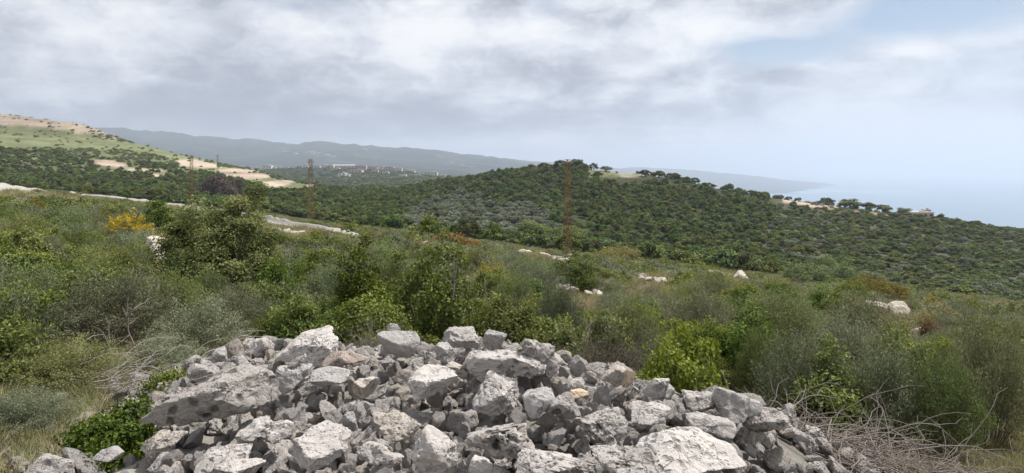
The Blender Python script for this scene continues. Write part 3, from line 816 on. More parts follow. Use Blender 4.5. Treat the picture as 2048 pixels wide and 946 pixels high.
# where the stones of the heap came to rest: kind, x, y, z, size, rotation
REST = [
 (4,-0.723,5.022,-1.636,0.203,0.73,0.32,-0.61,-0.07), (8,-0.073,5.707,-1.661,0.13,0.7,0.35,-0.1,-0.62), (2,-0.237,2.448,-1.688,0.153,0.69,-0.03,-0.17,-0.7),
 (19,1.992,3.779,-1.867,0.2,0.84,-0.06,0.18,0.5), (0,0.783,2.022,-1.645,0.194,0.92,-0.27,0.24,-0.16), (14,1.217,2.588,-1.724,0.21,0.34,0.15,-0.93,0.03),
 (19,1.462,4.045,-1.679,0.191,0.49,0.4,0.16,0.76), (14,0.523,3.094,-1.678,0.163,0.97,-0.07,-0.03,0.25), (5,-0.434,5.786,-1.695,0.223,0.04,0.6,0.78,-0.18),
 (11,-2.022,2.317,-1.717,0.164,0.48,0.72,0.48,-0.13), (16,-0.805,6.714,-1.973,0.224,0.08,0.01,0.95,0.32), (8,-1.487,4.8,-1.653,0.246,0,-0.22,0.44,0.87),
 (22,-1.587,6.813,-2.049,0.197,0.45,-0.03,0.16,0.88), (19,1.115,2.438,-1.71,0.229,0.79,0.2,0.32,-0.49), (0,-0.006,5.854,-1.655,0.137,0.01,0.71,0.65,-0.26),
 (23,0.753,3.439,-1.658,0.211,0.98,0.12,0.16,0.04), (15,-1.423,6.161,-1.787,0.151,0.03,-0.06,0.02,1), (15,1.517,3.264,-1.766,0.158,0.2,-0.25,0.17,-0.93),
 (6,-1.441,5.698,-1.729,0.197,0.41,0.02,0.09,-0.91), (5,1.867,2.537,-1.948,0.157,0.96,-0.07,0.14,0.25), (14,-1.741,1.938,-1.708,0.162,0.24,0.12,0.04,-0.96),
 (3,-2.219,4.493,-1.654,0.214,0.97,0.02,-0.18,-0.17), (5,-0.678,5.894,-1.74,0.163,0.98,-0.11,0.07,-0.12), (13,0.257,4.067,-1.597,0.193,0.27,-0.01,0.36,-0.89),
 (5,2.987,6.051,-2.562,0.24,0.64,-0.36,-0.58,-0.35), (19,-1.104,6.538,-1.949,0.133,0.05,0,-0.99,0.15), (14,-2.039,3.033,-1.693,0.191,0.98,-0.08,0.17,-0.09),
 (21,0.124,3.442,-1.661,0.244,0.79,0.11,0.02,0.6), (18,0.612,2.639,-1.678,0.216,0.76,0.44,0.38,0.3), (0,-0.65,5.39,-1.673,0.181,0.12,-0.54,0.66,-0.51),
 (2,-1.654,4.303,-1.65,0.179,0.11,-0.21,0.01,-0.97), (1,-0.509,5.165,-1.632,0.235,0.07,0.77,0.63,0.07), (16,-2.063,6.467,-1.838,0.194,0.23,0.01,0.05,-0.97),
 (7,-3.23,5.427,-1.908,0.188,0.16,0.67,0.55,-0.47), (10,-0.542,3.006,-1.715,0.225,0.84,-0.29,-0.43,0.16), (1,1.528,2.591,-1.759,0.226,0.73,-0.09,0.12,-0.67),
 (7,-1.142,5.304,-1.678,0.216,0.76,-0.03,-0.24,0.61), (3,-2.053,2.643,-1.719,0.222,0.97,0.1,0.17,0.12), (5,0.679,4.419,-1.605,0.199,0.22,-0.24,0.06,-0.94),
 (1,-1.188,2.239,-1.742,0.228,1,0.05,0.04,-0.01), (13,-0.037,4.567,-1.586,0.23,0.29,-0.08,-0.09,0.95), (5,-0.769,1.954,-1.722,0.174,0.23,-0.47,0.84,-0.17),
 (3,0.001,2.879,-1.698,0.166,0.25,0.1,-0.09,0.96), (17,-2.78,2.793,-1.658,0.208,0.93,-0.05,0.11,0.36), (4,-1.086,3.689,-1.691,0.226,0.71,-0.44,0.18,-0.52),
 (7,-2.062,5.566,-1.641,0.186,0.43,0.71,0.54,-0.11), (21,-0.154,5.897,-1.696,0.143,0.99,0.08,-0.05,0.03), (19,-0.206,6.617,-1.91,0.215,0.9,-0.12,0.42,-0.07),
 (4,0.38,4.598,-1.565,0.192,0.43,0.54,-0.09,0.72), (7,2.057,2.894,-1.995,0.239,0.96,-0.18,0.09,-0.21), (14,1.511,4.238,-1.689,0.132,0.38,0.21,0.13,-0.89),
 (21,-1.308,2.751,-1.787,0.233,0.94,0.1,0.04,0.32), (17,-1.462,3.18,-1.716,0.21,0.7,0.19,-0.14,0.67), (11,-1.121,5.753,-1.734,0.243,0.98,-0.15,-0.11,0.11),
 (5,-1.601,5.307,-1.691,0.238,0.11,-0.8,-0.56,0.18), (5,-1.202,3.964,-1.707,0.227,0.81,0.09,-0.23,0.53), (5,-1.232,6.793,-2.069,0.201,0.18,0.4,0.87,-0.22),
 (15,0.605,6.042,-1.906,0.192,0.6,-0.6,0.48,-0.23), (2,2.234,4.317,-1.927,0.174,0.08,-0.38,0.92,-0.09), (15,-0.272,2.554,-1.714,0.138,0.51,-0.18,-0.13,0.83),
 (21,-2.066,6.086,-1.722,0.209,0.96,0.06,0.01,-0.26), (7,-1.187,4.875,-1.673,0.158,0.73,-0.17,-0.05,-0.66), (3,-2.196,4.12,-1.694,0.182,0.15,-0.8,0.49,-0.31),
 (2,-0.052,4.717,-1.594,0.156,0.33,-0.83,0.44,-0.04), (18,-1.61,2.194,-1.729,0.212,0.03,-0.9,0.44,-0.04), (1,0.067,2.56,-1.666,0.222,0.99,0.1,0.07,-0.06),
 (1,-1.903,3.596,-1.676,0.239,0.43,0.06,0.1,0.89), (15,0.58,2.147,-1.673,0.161,0.11,0.92,-0.32,-0.17), (6,-0.677,4.712,-1.64,0.209,0.17,-0.01,-0.42,0.89),
 (8,0.932,5.259,-1.818,0.169,0.23,-0.86,0.46,0.08), (0,0.083,3.22,-1.649,0.202,0.67,0,0.14,-0.73), (15,-1.1,5.549,-1.722,0.204,0.88,-0.27,-0.05,0.39),
 (13,2.495,3.195,-2.193,0.186,0.48,-0.43,0.58,-0.5), (19,-1.447,2.102,-1.735,0.174,0.39,-0.84,0.34,-0.13), (20,2.232,4.017,-1.946,0.178,0.81,-0.18,0.24,0.51),
 (20,1.738,4.622,-1.721,0.158,0.77,0.02,-0.43,-0.48), (7,3.331,5.818,-2.598,0.233,0.5,0.39,0.71,-0.31), (11,-2.336,3.455,-1.725,0.169,0.32,-0.22,-0.02,0.92),
 (22,-0.583,2.816,-1.743,0.18,0.28,0.17,-0.12,-0.94), (21,2.121,3.129,-2.074,0.196,0.65,-0.08,0.06,-0.76), (4,-0.844,5.156,-1.676,0.157,0.88,-0.39,0.05,0.26),
 (19,-2.311,5.643,-1.656,0.146,0.88,0.12,0.36,-0.3), (4,-0.545,4.888,-1.608,0.241,0.18,0.22,-0.03,0.96), (22,-0.854,2.618,-1.772,0.146,0.82,0.04,0.12,0.55),
 (19,-2.021,3.992,-1.651,0.161,0.34,0.92,-0.15,-0.09), (0,-2.898,4.636,-1.851,0.214,0.36,0.03,-0.5,-0.79), (8,0.377,2.687,-1.659,0.197,1,-0.04,-0.04,-0.04),
 (11,0.821,5.642,-1.914,0.196,0.95,-0.16,0.25,-0.12), (6,-0.787,5.581,-1.719,0.135,0.85,-0.37,-0.27,0.27), (8,-0.707,2.159,-1.686,0.166,0.08,-0.49,-0.75,-0.43),
 (19,0.665,5.832,-1.871,0.204,0.46,-0.68,-0.2,0.54), (9,-2.919,6.679,-1.993,0.162,0.37,-0.6,-0.54,0.46), (8,-1.84,4.889,-1.634,0.179,0.31,-0.06,-0.02,-0.95),
 (2,-1.025,3.548,-1.714,0.198,0.65,-0.15,0.21,-0.72), (14,1.881,3.951,-1.838,0.15,0.08,0.86,-0.49,-0.14), (19,0.506,3.463,-1.655,0.147,0.1,-0.08,0.01,-0.99),
 (12,0.461,3.59,-1.655,0.204,1,-0,0.06,0.03), (9,-2.414,3.662,-1.699,0.243,0.2,0.36,-0.89,-0.18), (10,-2.028,3.738,-1.659,0.202,0.47,-0.63,0.14,-0.59),
 (1,-1.622,2.898,-1.706,0.239,0.8,-0.44,-0.11,-0.4), (3,-0.768,5.775,-1.741,0.157,0.24,0.03,0.06,-0.97), (21,0.525,4.15,-1.622,0.145,0.36,0.02,-0.08,-0.93),
 (12,1.72,2.395,-1.875,0.143,0.22,-0.22,0.07,-0.95), (10,0.949,3.319,-1.68,0.241,0.83,-0.45,-0.08,-0.33), (13,-0.451,4.525,-1.634,0.166,0.15,-0.09,-0.11,0.98),
 (21,-2.481,3.69,-1.801,0.154,0.39,0.22,-0.19,-0.88), (8,-2.706,4.676,-1.797,0.235,0.74,0.61,-0.1,-0.28), (17,-1.39,3.866,-1.683,0.175,0.86,0.4,-0.12,0.28),
 (22,2.978,4.069,-2.223,0.149,0.2,0.53,-0.38,-0.73), (25,-1.21,3.738,-1.72,0.146,0.95,0.08,-0.28,-0.07), (18,0.812,2.986,-1.712,0.139,0.69,0.36,0.4,0.48),
 (16,-0.967,3.781,-1.717,0.151,0.27,-0.27,-0.25,0.89), (24,-2.428,2.203,-1.682,0.149,0.23,-0.01,-0.09,-0.97), (21,-2.041,2.769,-1.741,0.15,0.72,0.11,0.11,0.68),
 (1,-1.291,3.509,-1.73,0.207,0.95,0.3,0.1,0.03), (3,-1.713,5.287,-1.702,0.14,0.07,-0.79,-0.61,0.07), (22,-1.267,6.424,-1.898,0.134,0.07,-0.13,0.94,-0.31),
 (9,-0.233,4.466,-1.599,0.216,0.25,0.68,0.68,0.11), (20,-2.191,5.15,-1.582,0.232,0.19,-0.97,-0.03,-0.16), (21,-1.2,5.882,-1.766,0.224,0.93,0.06,0.05,0.35),
 (0,0.583,2.43,-1.677,0.149,0.06,-0.77,0.63,0.04), (14,0.825,4.847,-1.628,0.242,0.91,-0.09,0.4,-0.01), (0,0.961,4.957,-1.695,0.219,0.16,0.6,0.78,0),
 (20,-2.451,4.474,-1.698,0.212,0.91,-0.16,-0.29,0.25), (17,0.156,5.026,-1.575,0.136,0.9,-0.22,-0.21,0.32), (13,0.52,2.932,-1.673,0.241,0.98,0.09,0.01,-0.2),
 (0,-0.582,4.137,-1.628,0.228,0.99,-0.08,0.03,-0.1), (14,1.257,5.985,-2.227,0.224,0.33,0,0.49,0.81), (23,0.275,2.572,-1.631,0.222,0.16,-0.83,-0.44,-0.31),
 (6,-2.099,5.028,-1.578,0.239,0.18,-0.92,0.34,0.03), (7,-2.49,2.35,-1.647,0.232,0.77,-0.2,-0.08,-0.61), (15,0.451,2.084,-1.659,0.163,0.9,-0.08,0.09,-0.42),
 (24,0.374,4.986,-1.604,0.154,0.52,0.03,0.08,0.85), (16,-0.673,3.442,-1.696,0.208,0.36,-0.76,0.54,-0.08), (16,1.064,4.907,-1.738,0.174,0.2,0.69,-0.67,0.18),
 (21,-1.115,4.558,-1.688,0.22,0.87,0.09,0.05,0.48), (24,-0.992,4.807,-1.684,0.186,0.69,0.02,0.04,0.72), (8,-1.242,5.128,-1.683,0.207,0.62,0.03,0.39,0.68),
 (15,-2.299,4.203,-1.714,0.198,0.86,-0.25,-0.25,0.36), (24,-0.214,3.568,-1.664,0.23,0.62,-0.06,-0.18,0.76), (1,-3.283,6.308,-2.022,0.247,0.17,-0.29,-0.92,-0.2),
 (14,-2.666,5.369,-1.681,0.234,0.85,0.16,-0.46,-0.22), (22,-0.844,6.01,-1.739,0.247,0.75,0.16,-0.08,-0.63), (10,-2.336,6.243,-1.703,0.204,0.08,-0.46,0.19,-0.86),
 (1,-1.699,6.566,-1.936,0.144,0.44,-0.03,0.47,0.76), (25,-1.77,6.367,-1.815,0.191,0.05,0.06,1,0.03), (12,0.341,6.297,-1.911,0.219,0.1,0.13,-0.97,0.19),
 (10,1.236,3.796,-1.674,0.233,0.48,0.17,-0.49,0.7), (21,-1.108,2.915,-1.794,0.153,0.84,0.11,0.04,0.53), (20,-0.21,2.978,-1.691,0.198,0.25,-0.04,-0.55,-0.8),
 (15,0.203,2.346,-1.675,0.162,0.84,-0.06,0.07,-0.53), (22,0.262,3.303,-1.654,0.231,0.64,0.05,0.13,0.76), (8,-2.567,4.644,-1.747,0.162,0.3,-0.76,-0.55,0.19),
 (12,-2.14,3.412,-1.707,0.145,0.78,-0.01,0.1,-0.62), (10,-0.498,3.158,-1.706,0.174,0.16,0.25,-0.39,-0.87), (24,-0.234,5.322,-1.646,0.178,0.96,0.01,-0.02,0.29),
 (15,2.211,3.664,-1.999,0.212,0.83,-0.38,0.39,-0.07), (4,1.572,4.088,-1.679,0.201,0.86,-0.13,0.35,-0.35), (2,0.223,4.623,-1.566,0.191,0.12,0.14,0.43,-0.89),
 (6,-1.741,5.382,-1.677,0.175,0.45,0.18,-0.26,-0.84), (12,-0.56,3.778,-1.702,0.139,0.64,0.06,0.05,-0.76), (23,-1.105,3.315,-1.704,0.242,0.53,0.38,-0.65,-0.39),
 (0,1.85,3.279,-1.889,0.24,0.13,0.19,-0.11,0.97), (23,2.061,4.287,-1.848,0.169,0.24,0.34,-0.07,0.9), (5,1.099,4.218,-1.666,0.133,0.5,0.02,0.19,-0.84),
 (9,1.463,3.107,-1.751,0.188,0.71,0.29,-0.01,0.64), (2,0.457,3.178,-1.657,0.165,0.4,-0.15,-0.39,-0.82), (2,1.065,5.182,-1.877,0.148,0.1,-0.48,-0.65,0.58),
 (23,-0.247,6.054,-1.696,0.144,0.17,-0.13,0.97,0.08), (1,2.157,5.349,-2.12,0.137,0.79,-0.25,0.02,0.56), (14,-2.461,4.948,-1.678,0.144,0.75,-0.14,-0.35,0.54),
 (20,-0.265,3.338,-1.65,0.243,0.86,-0.15,0.31,-0.37), (3,-2.024,4.713,-1.626,0.241,0.8,-0.12,0.05,-0.59), (22,1.154,5.336,-1.981,0.151,0.01,0.35,0.86,-0.37),
 (19,-1.415,5.19,-1.676,0.224,0.67,0.07,-0.39,-0.63), (6,1.952,1.906,-1.919,0.202,0.23,-0.09,-0.17,-0.95), (22,1.796,6.908,-2.642,0.24,0.91,0.05,0.18,0.38),
 (3,-0.378,1.943,-1.692,0.149,0.05,-0.18,-0.98,-0.12), (13,0.174,3.652,-1.64,0.18,0.05,-0.38,-0.92,0.09), (20,-0.183,2.25,-1.683,0.157,0.09,0.25,0.5,0.83),
 (18,-2.732,3.557,-1.795,0.159,0.15,0.13,-0.5,-0.84), (10,0.246,5.258,-1.596,0.153,0.36,0.45,0.8,0.16), (10,-0.336,6.208,-1.718,0.196,0.59,-0.37,-0.21,0.69),
 (15,2.315,4.237,-1.969,0.214,0.83,-0.05,0.31,-0.47), (4,-1.736,2.298,-1.714,0.215,0.87,0.08,-0.47,-0.16), (2,-0.189,6.399,-1.838,0.151,0.09,-0.98,0.1,0.18),
 (6,1.632,4.284,-1.676,0.204,0.38,-0.29,0.32,-0.82), (25,0.165,4.843,-1.568,0.208,0.11,-0.2,0.03,0.97), (17,0.773,5.788,-1.892,0.155,0.6,-0.34,0.23,-0.69),
 (15,-1.052,2.054,-1.741,0.215,0.99,-0.12,0.05,-0.02), (3,-0.68,4.56,-1.663,0.158,0.84,0.02,-0.18,0.52), (5,-0.64,3.604,-1.702,0.214,0.04,-0.09,0.99,0.12),
 (12,-1.963,5.847,-1.711,0.24,0.9,0.01,0.17,0.4), (1,-1.011,2.829,-1.763,0.235,0.04,0.72,0.58,0.38), (5,-0.797,2.803,-1.766,0.186,1,-0.02,0.04,0.01),
 (24,-0.142,6.319,-1.814,0.187,0.13,0.08,-0.9,0.42), (9,-2.146,5.308,-1.631,0.194,0.63,0.27,0.07,0.72), (1,-0.749,2.966,-1.736,0.229,0.46,0.17,-0.1,-0.87),
 (1,-2.66,5.041,-1.742,0.246,0.15,0.88,-0.35,0.29), (0,-3.187,6.663,-2.045,0.202,0.88,-0.08,-0.22,-0.4), (23,1.066,3.461,-1.68,0.249,0.03,0.99,0.09,-0.05),
 (17,0.906,3.931,-1.625,0.148,0.09,0.3,-0.41,-0.85), (22,-1.918,5.221,-1.658,0.197,0.66,0.09,-0.01,-0.74), (21,-3.06,5.107,-1.896,0.233,0.89,0.25,0,-0.37),
 (18,-1.878,2.805,-1.731,0.216,0.53,0.06,-0.22,-0.82), (19,0.162,2.206,-1.66,0.144,0.88,0.02,-0.02,0.48), (5,1.697,3.455,-1.802,0.238,0.62,-0.12,0.06,-0.77),
 (15,-1.248,4.332,-1.69,0.186,0.07,-0.43,0.88,0.18), (21,-0.165,5.026,-1.616,0.179,0.13,-0.9,0.41,-0.03), (12,-0.427,5.571,-1.687,0.209,0.01,1,-0.03,-0.05),
 (25,-2.764,5.585,-1.73,0.163,0.7,-0.48,-0.25,0.46), (1,-1.695,2.673,-1.725,0.198,0.1,0.91,-0.19,0.37), (17,-1.666,5.135,-1.64,0.206,0.18,-0.56,0.59,0.55),
 (8,-1.741,5.945,-1.731,0.166,0.81,0.3,0.43,0.27), (16,3.235,3.495,-2.356,0.246,0.64,0.13,0.7,0.28), (14,-1.687,2.074,-1.728,0.149,0.21,-0.14,0.08,-0.96),
 (5,1.77,2.541,-1.905,0.147,0.27,0.09,0.02,0.96), (17,1.518,2.789,-1.76,0.159,0.09,-0.05,-0.99,0.11), (25,-1.161,5.433,-1.725,0.146,0.91,0.31,0.27,-0.09),
 (22,1.667,4.938,-1.807,0.194,0.72,-0.09,-0.09,-0.68), (10,-0.307,4.094,-1.614,0.226,0.78,-0.42,-0.21,-0.41), (2,0.884,5.224,-1.729,0.208,0.28,-0.2,0.94,-0.09),
 (15,-2.932,6.242,-1.897,0.214,0.21,0.32,-0.18,-0.91), (22,-1.995,3.412,-1.706,0.162,0.83,0.13,0.17,0.51), (3,-2.543,2.594,-1.713,0.212,0.47,-0.02,0.02,-0.88),
 (22,1.435,2.913,-1.75,0.16,0.56,-0.51,-0.4,0.51), (6,-0.356,2.434,-1.715,0.13,0.62,-0.29,0.11,-0.72), (25,-0.838,5.27,-1.69,0.175,0.72,0.47,0.02,-0.5),
 (21,-2.081,2.452,-1.692,0.146,0.72,0.66,-0.05,0.2), (10,-0.555,6.063,-1.726,0.153,0.61,-0.6,-0.18,-0.48), (5,-0.925,6.529,-1.946,0.131,0.12,0.13,0.9,-0.39),
 (1,1.775,7.102,-2.661,0.223,0.18,0.97,0.14,0.07), (9,2.144,3.563,-2.022,0.148,0.05,-0.41,0.67,0.61), (5,-2.232,2.835,-1.701,0.243,0.9,0.04,-0.17,0.4),
 (10,-1.474,5.53,-1.698,0.166,0.34,0.56,0.69,0.32), (23,-1.689,3.817,-1.699,0.147,0.88,-0.28,0.24,-0.31), (19,-1.531,4.963,-1.665,0.198,0.23,-0.08,-0.05,-0.97),
 (7,-0.186,2.097,-1.667,0.135,0.87,-0.16,-0.13,-0.45), (7,-1.143,2.643,-1.763,0.168,0.37,0.08,-0.14,0.91), (19,-0.449,4.974,-1.623,0.19,0.93,0.18,-0.28,-0.17),
 (13,-1.542,3.572,-1.733,0.18,0.7,-0.04,0.13,-0.7), (24,-0.551,6.702,-1.994,0.165,0.08,0.02,0.99,0.09), (10,1.099,5.497,-1.95,0.199,0.91,-0.1,-0.29,-0.27),
 (4,1.869,3.559,-1.86,0.182,0.31,-0.15,0.93,-0.1), (23,-0.542,2.403,-1.7,0.247,0.57,-0.09,0.17,0.8), (20,0.8,3.139,-1.691,0.157,0.35,-0.38,0.77,-0.37),
 (16,-2.529,3.13,-1.748,0.211,0.29,-0.37,-0.2,0.86), (7,-0.104,3.38,-1.653,0.177,0.23,-0.11,0.09,-0.96), (17,-0.01,1.953,-1.629,0.142,0.33,0.13,-0.42,-0.83),
 (1,1.048,3.91,-1.662,0.169,0.97,0.15,0.14,-0.15), (14,-2.07,3.902,-1.655,0.146,0.56,0.18,0.2,-0.78), (3,-0.989,5.487,-1.729,0.173,0.85,-0.12,-0.09,-0.5),
 (1,1.048,3.693,-1.663,0.242,0.63,0.09,0.12,0.76), (20,-1.28,6.157,-1.761,0.233,0.48,0.32,0.41,0.7), (3,1.776,2.132,-1.871,0.194,0.14,-0.36,0.04,-0.92),
 (3,0.58,3.339,-1.683,0.162,0.11,-0.67,-0.74,0.02), (21,1.96,5.548,-2.145,0.155,0.82,0.57,0.05,-0.05), (19,-1.972,5.484,-1.651,0.223,0.37,0.37,0.27,0.8),
 (12,-2.212,2.204,-1.696,0.206,0.91,-0.08,0.07,-0.39), (16,0.43,4.78,-1.581,0.176,0.58,-0.04,0.33,-0.75), (7,-0.913,3.249,-1.699,0.237,0.65,0.05,0.09,-0.76),
 (13,0.53,2.708,-1.696,0.151,0.49,-0.03,-0.02,0.87), (15,-0.747,2.544,-1.766,0.133,0.11,0.89,0.44,0.01), (21,1.245,3.023,-1.756,0.238,0.85,0.15,0.08,0.51),
 (9,2.6,1.965,-2.194,0.233,0.2,0.5,0.84,0.05), (10,-2.592,2.946,-1.733,0.155,0.33,0.14,0.51,0.78), (11,1.106,2.028,-1.703,0.232,0.22,-0.01,-0.04,-0.97),
 (11,0.018,3.946,-1.616,0.207,0.13,-0.73,0.62,0.27), (3,-1.954,3.006,-1.745,0.135,0.99,-0.09,0.08,-0.01), (16,-0.351,6.663,-1.919,0.195,0.27,-0.77,0.55,-0.18),
 (10,-2.541,3.301,-1.756,0.199,0.69,-0.45,-0.35,0.44), (17,1.605,5.728,-2.158,0.204,0.52,0.8,0.03,-0.31), (19,-2.971,2.199,-1.6,0.233,0.18,0.38,0.85,0.33),
 (11,-2.358,5.525,-1.647,0.196,0.17,-0,-0.05,-0.98), (9,-0.467,2.157,-1.702,0.141,0.08,0.63,0.75,-0.2), (3,-1.945,6.232,-1.754,0.214,0.99,-0.15,-0.08,-0.03),
 (10,-0.878,3.434,-1.726,0.206,0.7,-0.19,-0.62,0.29), (24,-3.07,6.588,-2.051,0.213,0.74,-0.16,0.02,0.65), (14,1.824,2.879,-1.906,0.225,0.76,0.15,0.12,0.62),
 (2,0.932,4.125,-1.64,0.131,0.52,-0.45,-0.31,0.66), (19,-1.363,4.127,-1.671,0.237,0.71,0.3,0.28,-0.57), (21,-2.733,7.342,-2.204,0.224,0.21,0.83,-0.51,0.06),
 (12,-2.621,2.737,-1.736,0.148,0.83,-0.06,0.13,0.53), (13,1.517,2.97,-1.783,0.15,0.75,-0.18,0.25,-0.58), (19,-1.315,6.733,-2.008,0.211,0.04,0.72,-0.6,0.33),
 (22,1.188,4.643,-1.663,0.171,0.93,-0.12,0.19,0.3), (3,-1.473,2.49,-1.773,0.198,0.92,0.02,-0.1,0.38), (3,-2.198,2.037,-1.677,0.225,0.26,-0.06,0.08,-0.96),
 (2,-2.025,5.698,-1.674,0.164,0.98,-0.07,-0.13,-0.09), (1,-0.209,2.782,-1.694,0.198,0.55,-0.03,0.1,0.83), (13,-0.095,2.17,-1.637,0.242,0.95,-0.18,0.19,0.18),
 (16,-1.858,2.048,-1.697,0.207,0.92,-0.3,0.2,0.14), (6,0.224,5.126,-1.585,0.164,0.18,0.06,0.1,0.98), (23,-2.452,5.165,-1.621,0.225,0.19,-0.37,-0.46,0.78),
 (16,-1.539,5.801,-1.726,0.159,0.41,-0.17,-0.14,-0.89), (3,-0.856,4.362,-1.677,0.206,0.04,0.06,0.13,-0.99), (22,-0.829,6.583,-1.925,0.219,0.02,-0.14,-0.69,-0.72),
 (20,-1.482,2.938,-1.761,0.194,0.81,0.38,-0.34,-0.29), (16,-2.534,4.127,-1.805,0.18,0.16,-0.94,-0.3,0), (3,-2.163,3.094,-1.713,0.193,0.09,-0.99,0.08,0.01),
 (20,0.808,4.16,-1.6,0.195,0.81,-0.35,0.07,0.47), (5,-1.896,6.461,-1.861,0.24,0.3,0.15,0.11,0.94), (25,-1.679,6.078,-1.742,0.196,0.74,0.39,0.09,-0.53),
 (15,1.231,5.137,-1.898,0.14,0.65,-0.41,0.07,-0.64), (14,-2.68,5.655,-1.695,0.165,0.32,0.23,-0.07,-0.92), (12,1.741,5.317,-2.026,0.195,0.2,0.51,-0.82,0.15),
 (18,-3.05,5.292,-1.889,0.191,0.49,-0.14,0.53,0.67), (22,0.561,5.363,-1.674,0.224,0.59,0.09,0.41,0.69), (5,-1.108,1.977,-1.729,0.145,0.1,0.26,0.43,-0.86),
 (7,1.679,6.145,-2.434,0.181,0.4,-0.07,-0.5,0.77), (14,-0.344,3.085,-1.695,0.22,0.13,-0,-0.16,0.98), (14,-2.728,2.153,-1.632,0.201,0.92,-0.09,0.3,0.24),
 (7,1.226,4.414,-1.637,0.175,0.99,-0.11,-0.08,-0.11), (1,0.262,2.965,-1.656,0.176,0.12,-0.54,-0.21,0.81), (18,1.224,2.133,-1.733,0.134,0.87,0.21,0.11,0.43),
 (21,-0.791,3.236,-1.688,0.22,0.91,0.22,0.33,-0.15), (19,-0.033,6.828,-2.034,0.169,0.98,-0.17,-0,-0.06), (20,-2.305,2.433,-1.664,0.184,0.17,0.95,-0.26,0.05),
 (4,-1.595,6.507,-1.91,0.149,0.36,-0,0.11,-0.93), (2,1.541,3.776,-1.708,0.226,0.38,-0.81,-0.3,0.33), (16,-1.716,3.664,-1.7,0.141,0.05,0.45,0.75,0.48),
 (22,1.281,2.379,-1.749,0.168,0.85,0.12,0.02,-0.52), (5,-2.525,6.262,-1.752,0.131,0.86,-0.35,0.08,0.38), (2,1.683,2.681,-1.851,0.141,0.07,0.64,0.6,0.47),
 (12,-2.331,2.623,-1.705,0.148,0.21,0.49,-0.84,-0.1), (17,-0.845,2.45,-1.698,0.224,0.68,-0.33,-0.4,0.51), (21,-0.339,4.547,-1.635,0.15,0.96,0.13,-0.09,-0.22),
 (25,-0.856,2.241,-1.73,0.243,0.9,0.35,0.22,-0.16), (14,-1.901,4.155,-1.66,0.162,0.16,-0.27,-0.95,-0.01), (15,-1.229,3.141,-1.756,0.186,0.61,0.58,-0.13,0.52),
 (15,-2.717,4.311,-1.862,0.222,0.03,-0.3,0.95,0.07), (21,-2.025,3.185,-1.729,0.164,0.71,0.06,-0.02,-0.7), (11,0.401,3.757,-1.623,0.204,0.68,-0.2,0.15,-0.69),
 (2,-1.514,4.365,-1.663,0.206,0.16,-0.32,-0.81,0.47), (24,0.713,2.494,-1.7,0.195,0.05,0.01,0.12,0.99), (24,-2.806,2.326,-1.653,0.232,0.43,0.06,0.13,0.89),
 (8,-1.06,2.497,-1.769,0.144,0.03,-0.47,-0.88,0.11), (21,-0.369,3.506,-1.698,0.195,0.97,0.15,-0.06,-0.17), (18,-0.671,6.191,-1.766,0.143,0.61,0.07,-0.33,-0.71),
 (16,1.168,5.579,-2.016,0.223,0.51,0.7,-0.48,0.11), (24,-0.367,3.845,-1.661,0.19,0.28,-0.01,0.13,-0.95), (17,-0.674,4.419,-1.628,0.15,0.13,-0.27,0.49,0.81),
 (9,0.196,5.453,-1.602,0.233,0.96,0.11,-0.22,-0.12), (23,-1.382,5.523,-1.7,0.158,0.64,0.25,-0.66,-0.32), (6,-0.189,3.772,-1.649,0.146,0.72,-0.21,-0.4,0.54),
 (2,1.966,2.668,-1.961,0.224,0.71,0.09,-0.46,-0.52), (17,1.102,4.087,-1.641,0.145,0.2,0.54,0.31,0.76), (1,2.042,3.447,-1.974,0.215,0.46,0.22,0.15,0.85),
 (6,-1.656,3.122,-1.73,0.246,0.5,-0.06,-0.11,0.86), (2,0.098,5.579,-1.608,0.229,0.81,-0.42,-0.03,0.41), (24,0.984,2.103,-1.703,0.189,0.89,-0.19,0.05,-0.4),
 (14,-2.334,4.672,-1.664,0.133,0.64,0.36,0.08,-0.67), (1,-2.333,3.974,-1.729,0.158,0.96,0.13,-0.16,-0.19), (13,0.651,2.8,-1.7,0.176,0.05,1,-0,0.06),
 (11,-2.494,2.038,-1.661,0.169,0.97,-0.03,0.05,-0.25), (8,-2.267,7.549,-2.254,0.208,0.07,-0.9,0.42,-0.03), (23,-2.139,6.89,-2.03,0.193,0.82,-0.56,0.12,-0.06),
 (2,0.232,4.165,-1.601,0.134,0.31,-0.38,0.82,-0.28), (0,-0.847,5.688,-1.698,0.191,0.2,0.05,-0.54,-0.82), (14,0.948,2.497,-1.702,0.223,0.13,0.18,0.02,-0.97),
 (22,-2.628,3.086,-1.722,0.211,0.56,-0.76,0.3,-0.17), (4,0.449,4.053,-1.59,0.158,0.79,-0.47,0.1,-0.38), (18,-1.477,3.414,-1.736,0.202,0.4,-0.88,0.23,0.07),
 (22,0.084,3.04,-1.682,0.178,0.96,0.18,0.03,-0.23), (25,0.247,6.701,-2.043,0.141,0.85,-0.43,0.28,0.15), (8,0.594,4.045,-1.587,0.182,0.38,-0.88,0,0.29),
 (15,-1.498,3.718,-1.713,0.158,0.81,0.38,-0.44,-0.05), (3,-0.971,4.217,-1.697,0.17,0.02,-0.32,0.94,-0.05), (8,0.578,8.435,-2.662,0.242,0.09,-0.14,0.52,0.84),
 (1,0.609,4.227,-1.595,0.18,0.45,0.59,-0.67,-0.06), (9,1.077,4.414,-1.616,0.234,0.48,-0.05,-0.03,-0.88), (24,-1.6,5.491,-1.674,0.222,0.28,-0.31,0.4,0.82),
 (1,-1.355,7.071,-2.167,0.223,0.64,-0.08,-0.18,-0.75), (5,-2.454,3.82,-1.781,0.19,0.91,-0.1,-0.39,0.04), (10,-0.809,6.823,-2.056,0.169,0.07,-0.42,0.06,-0.9),
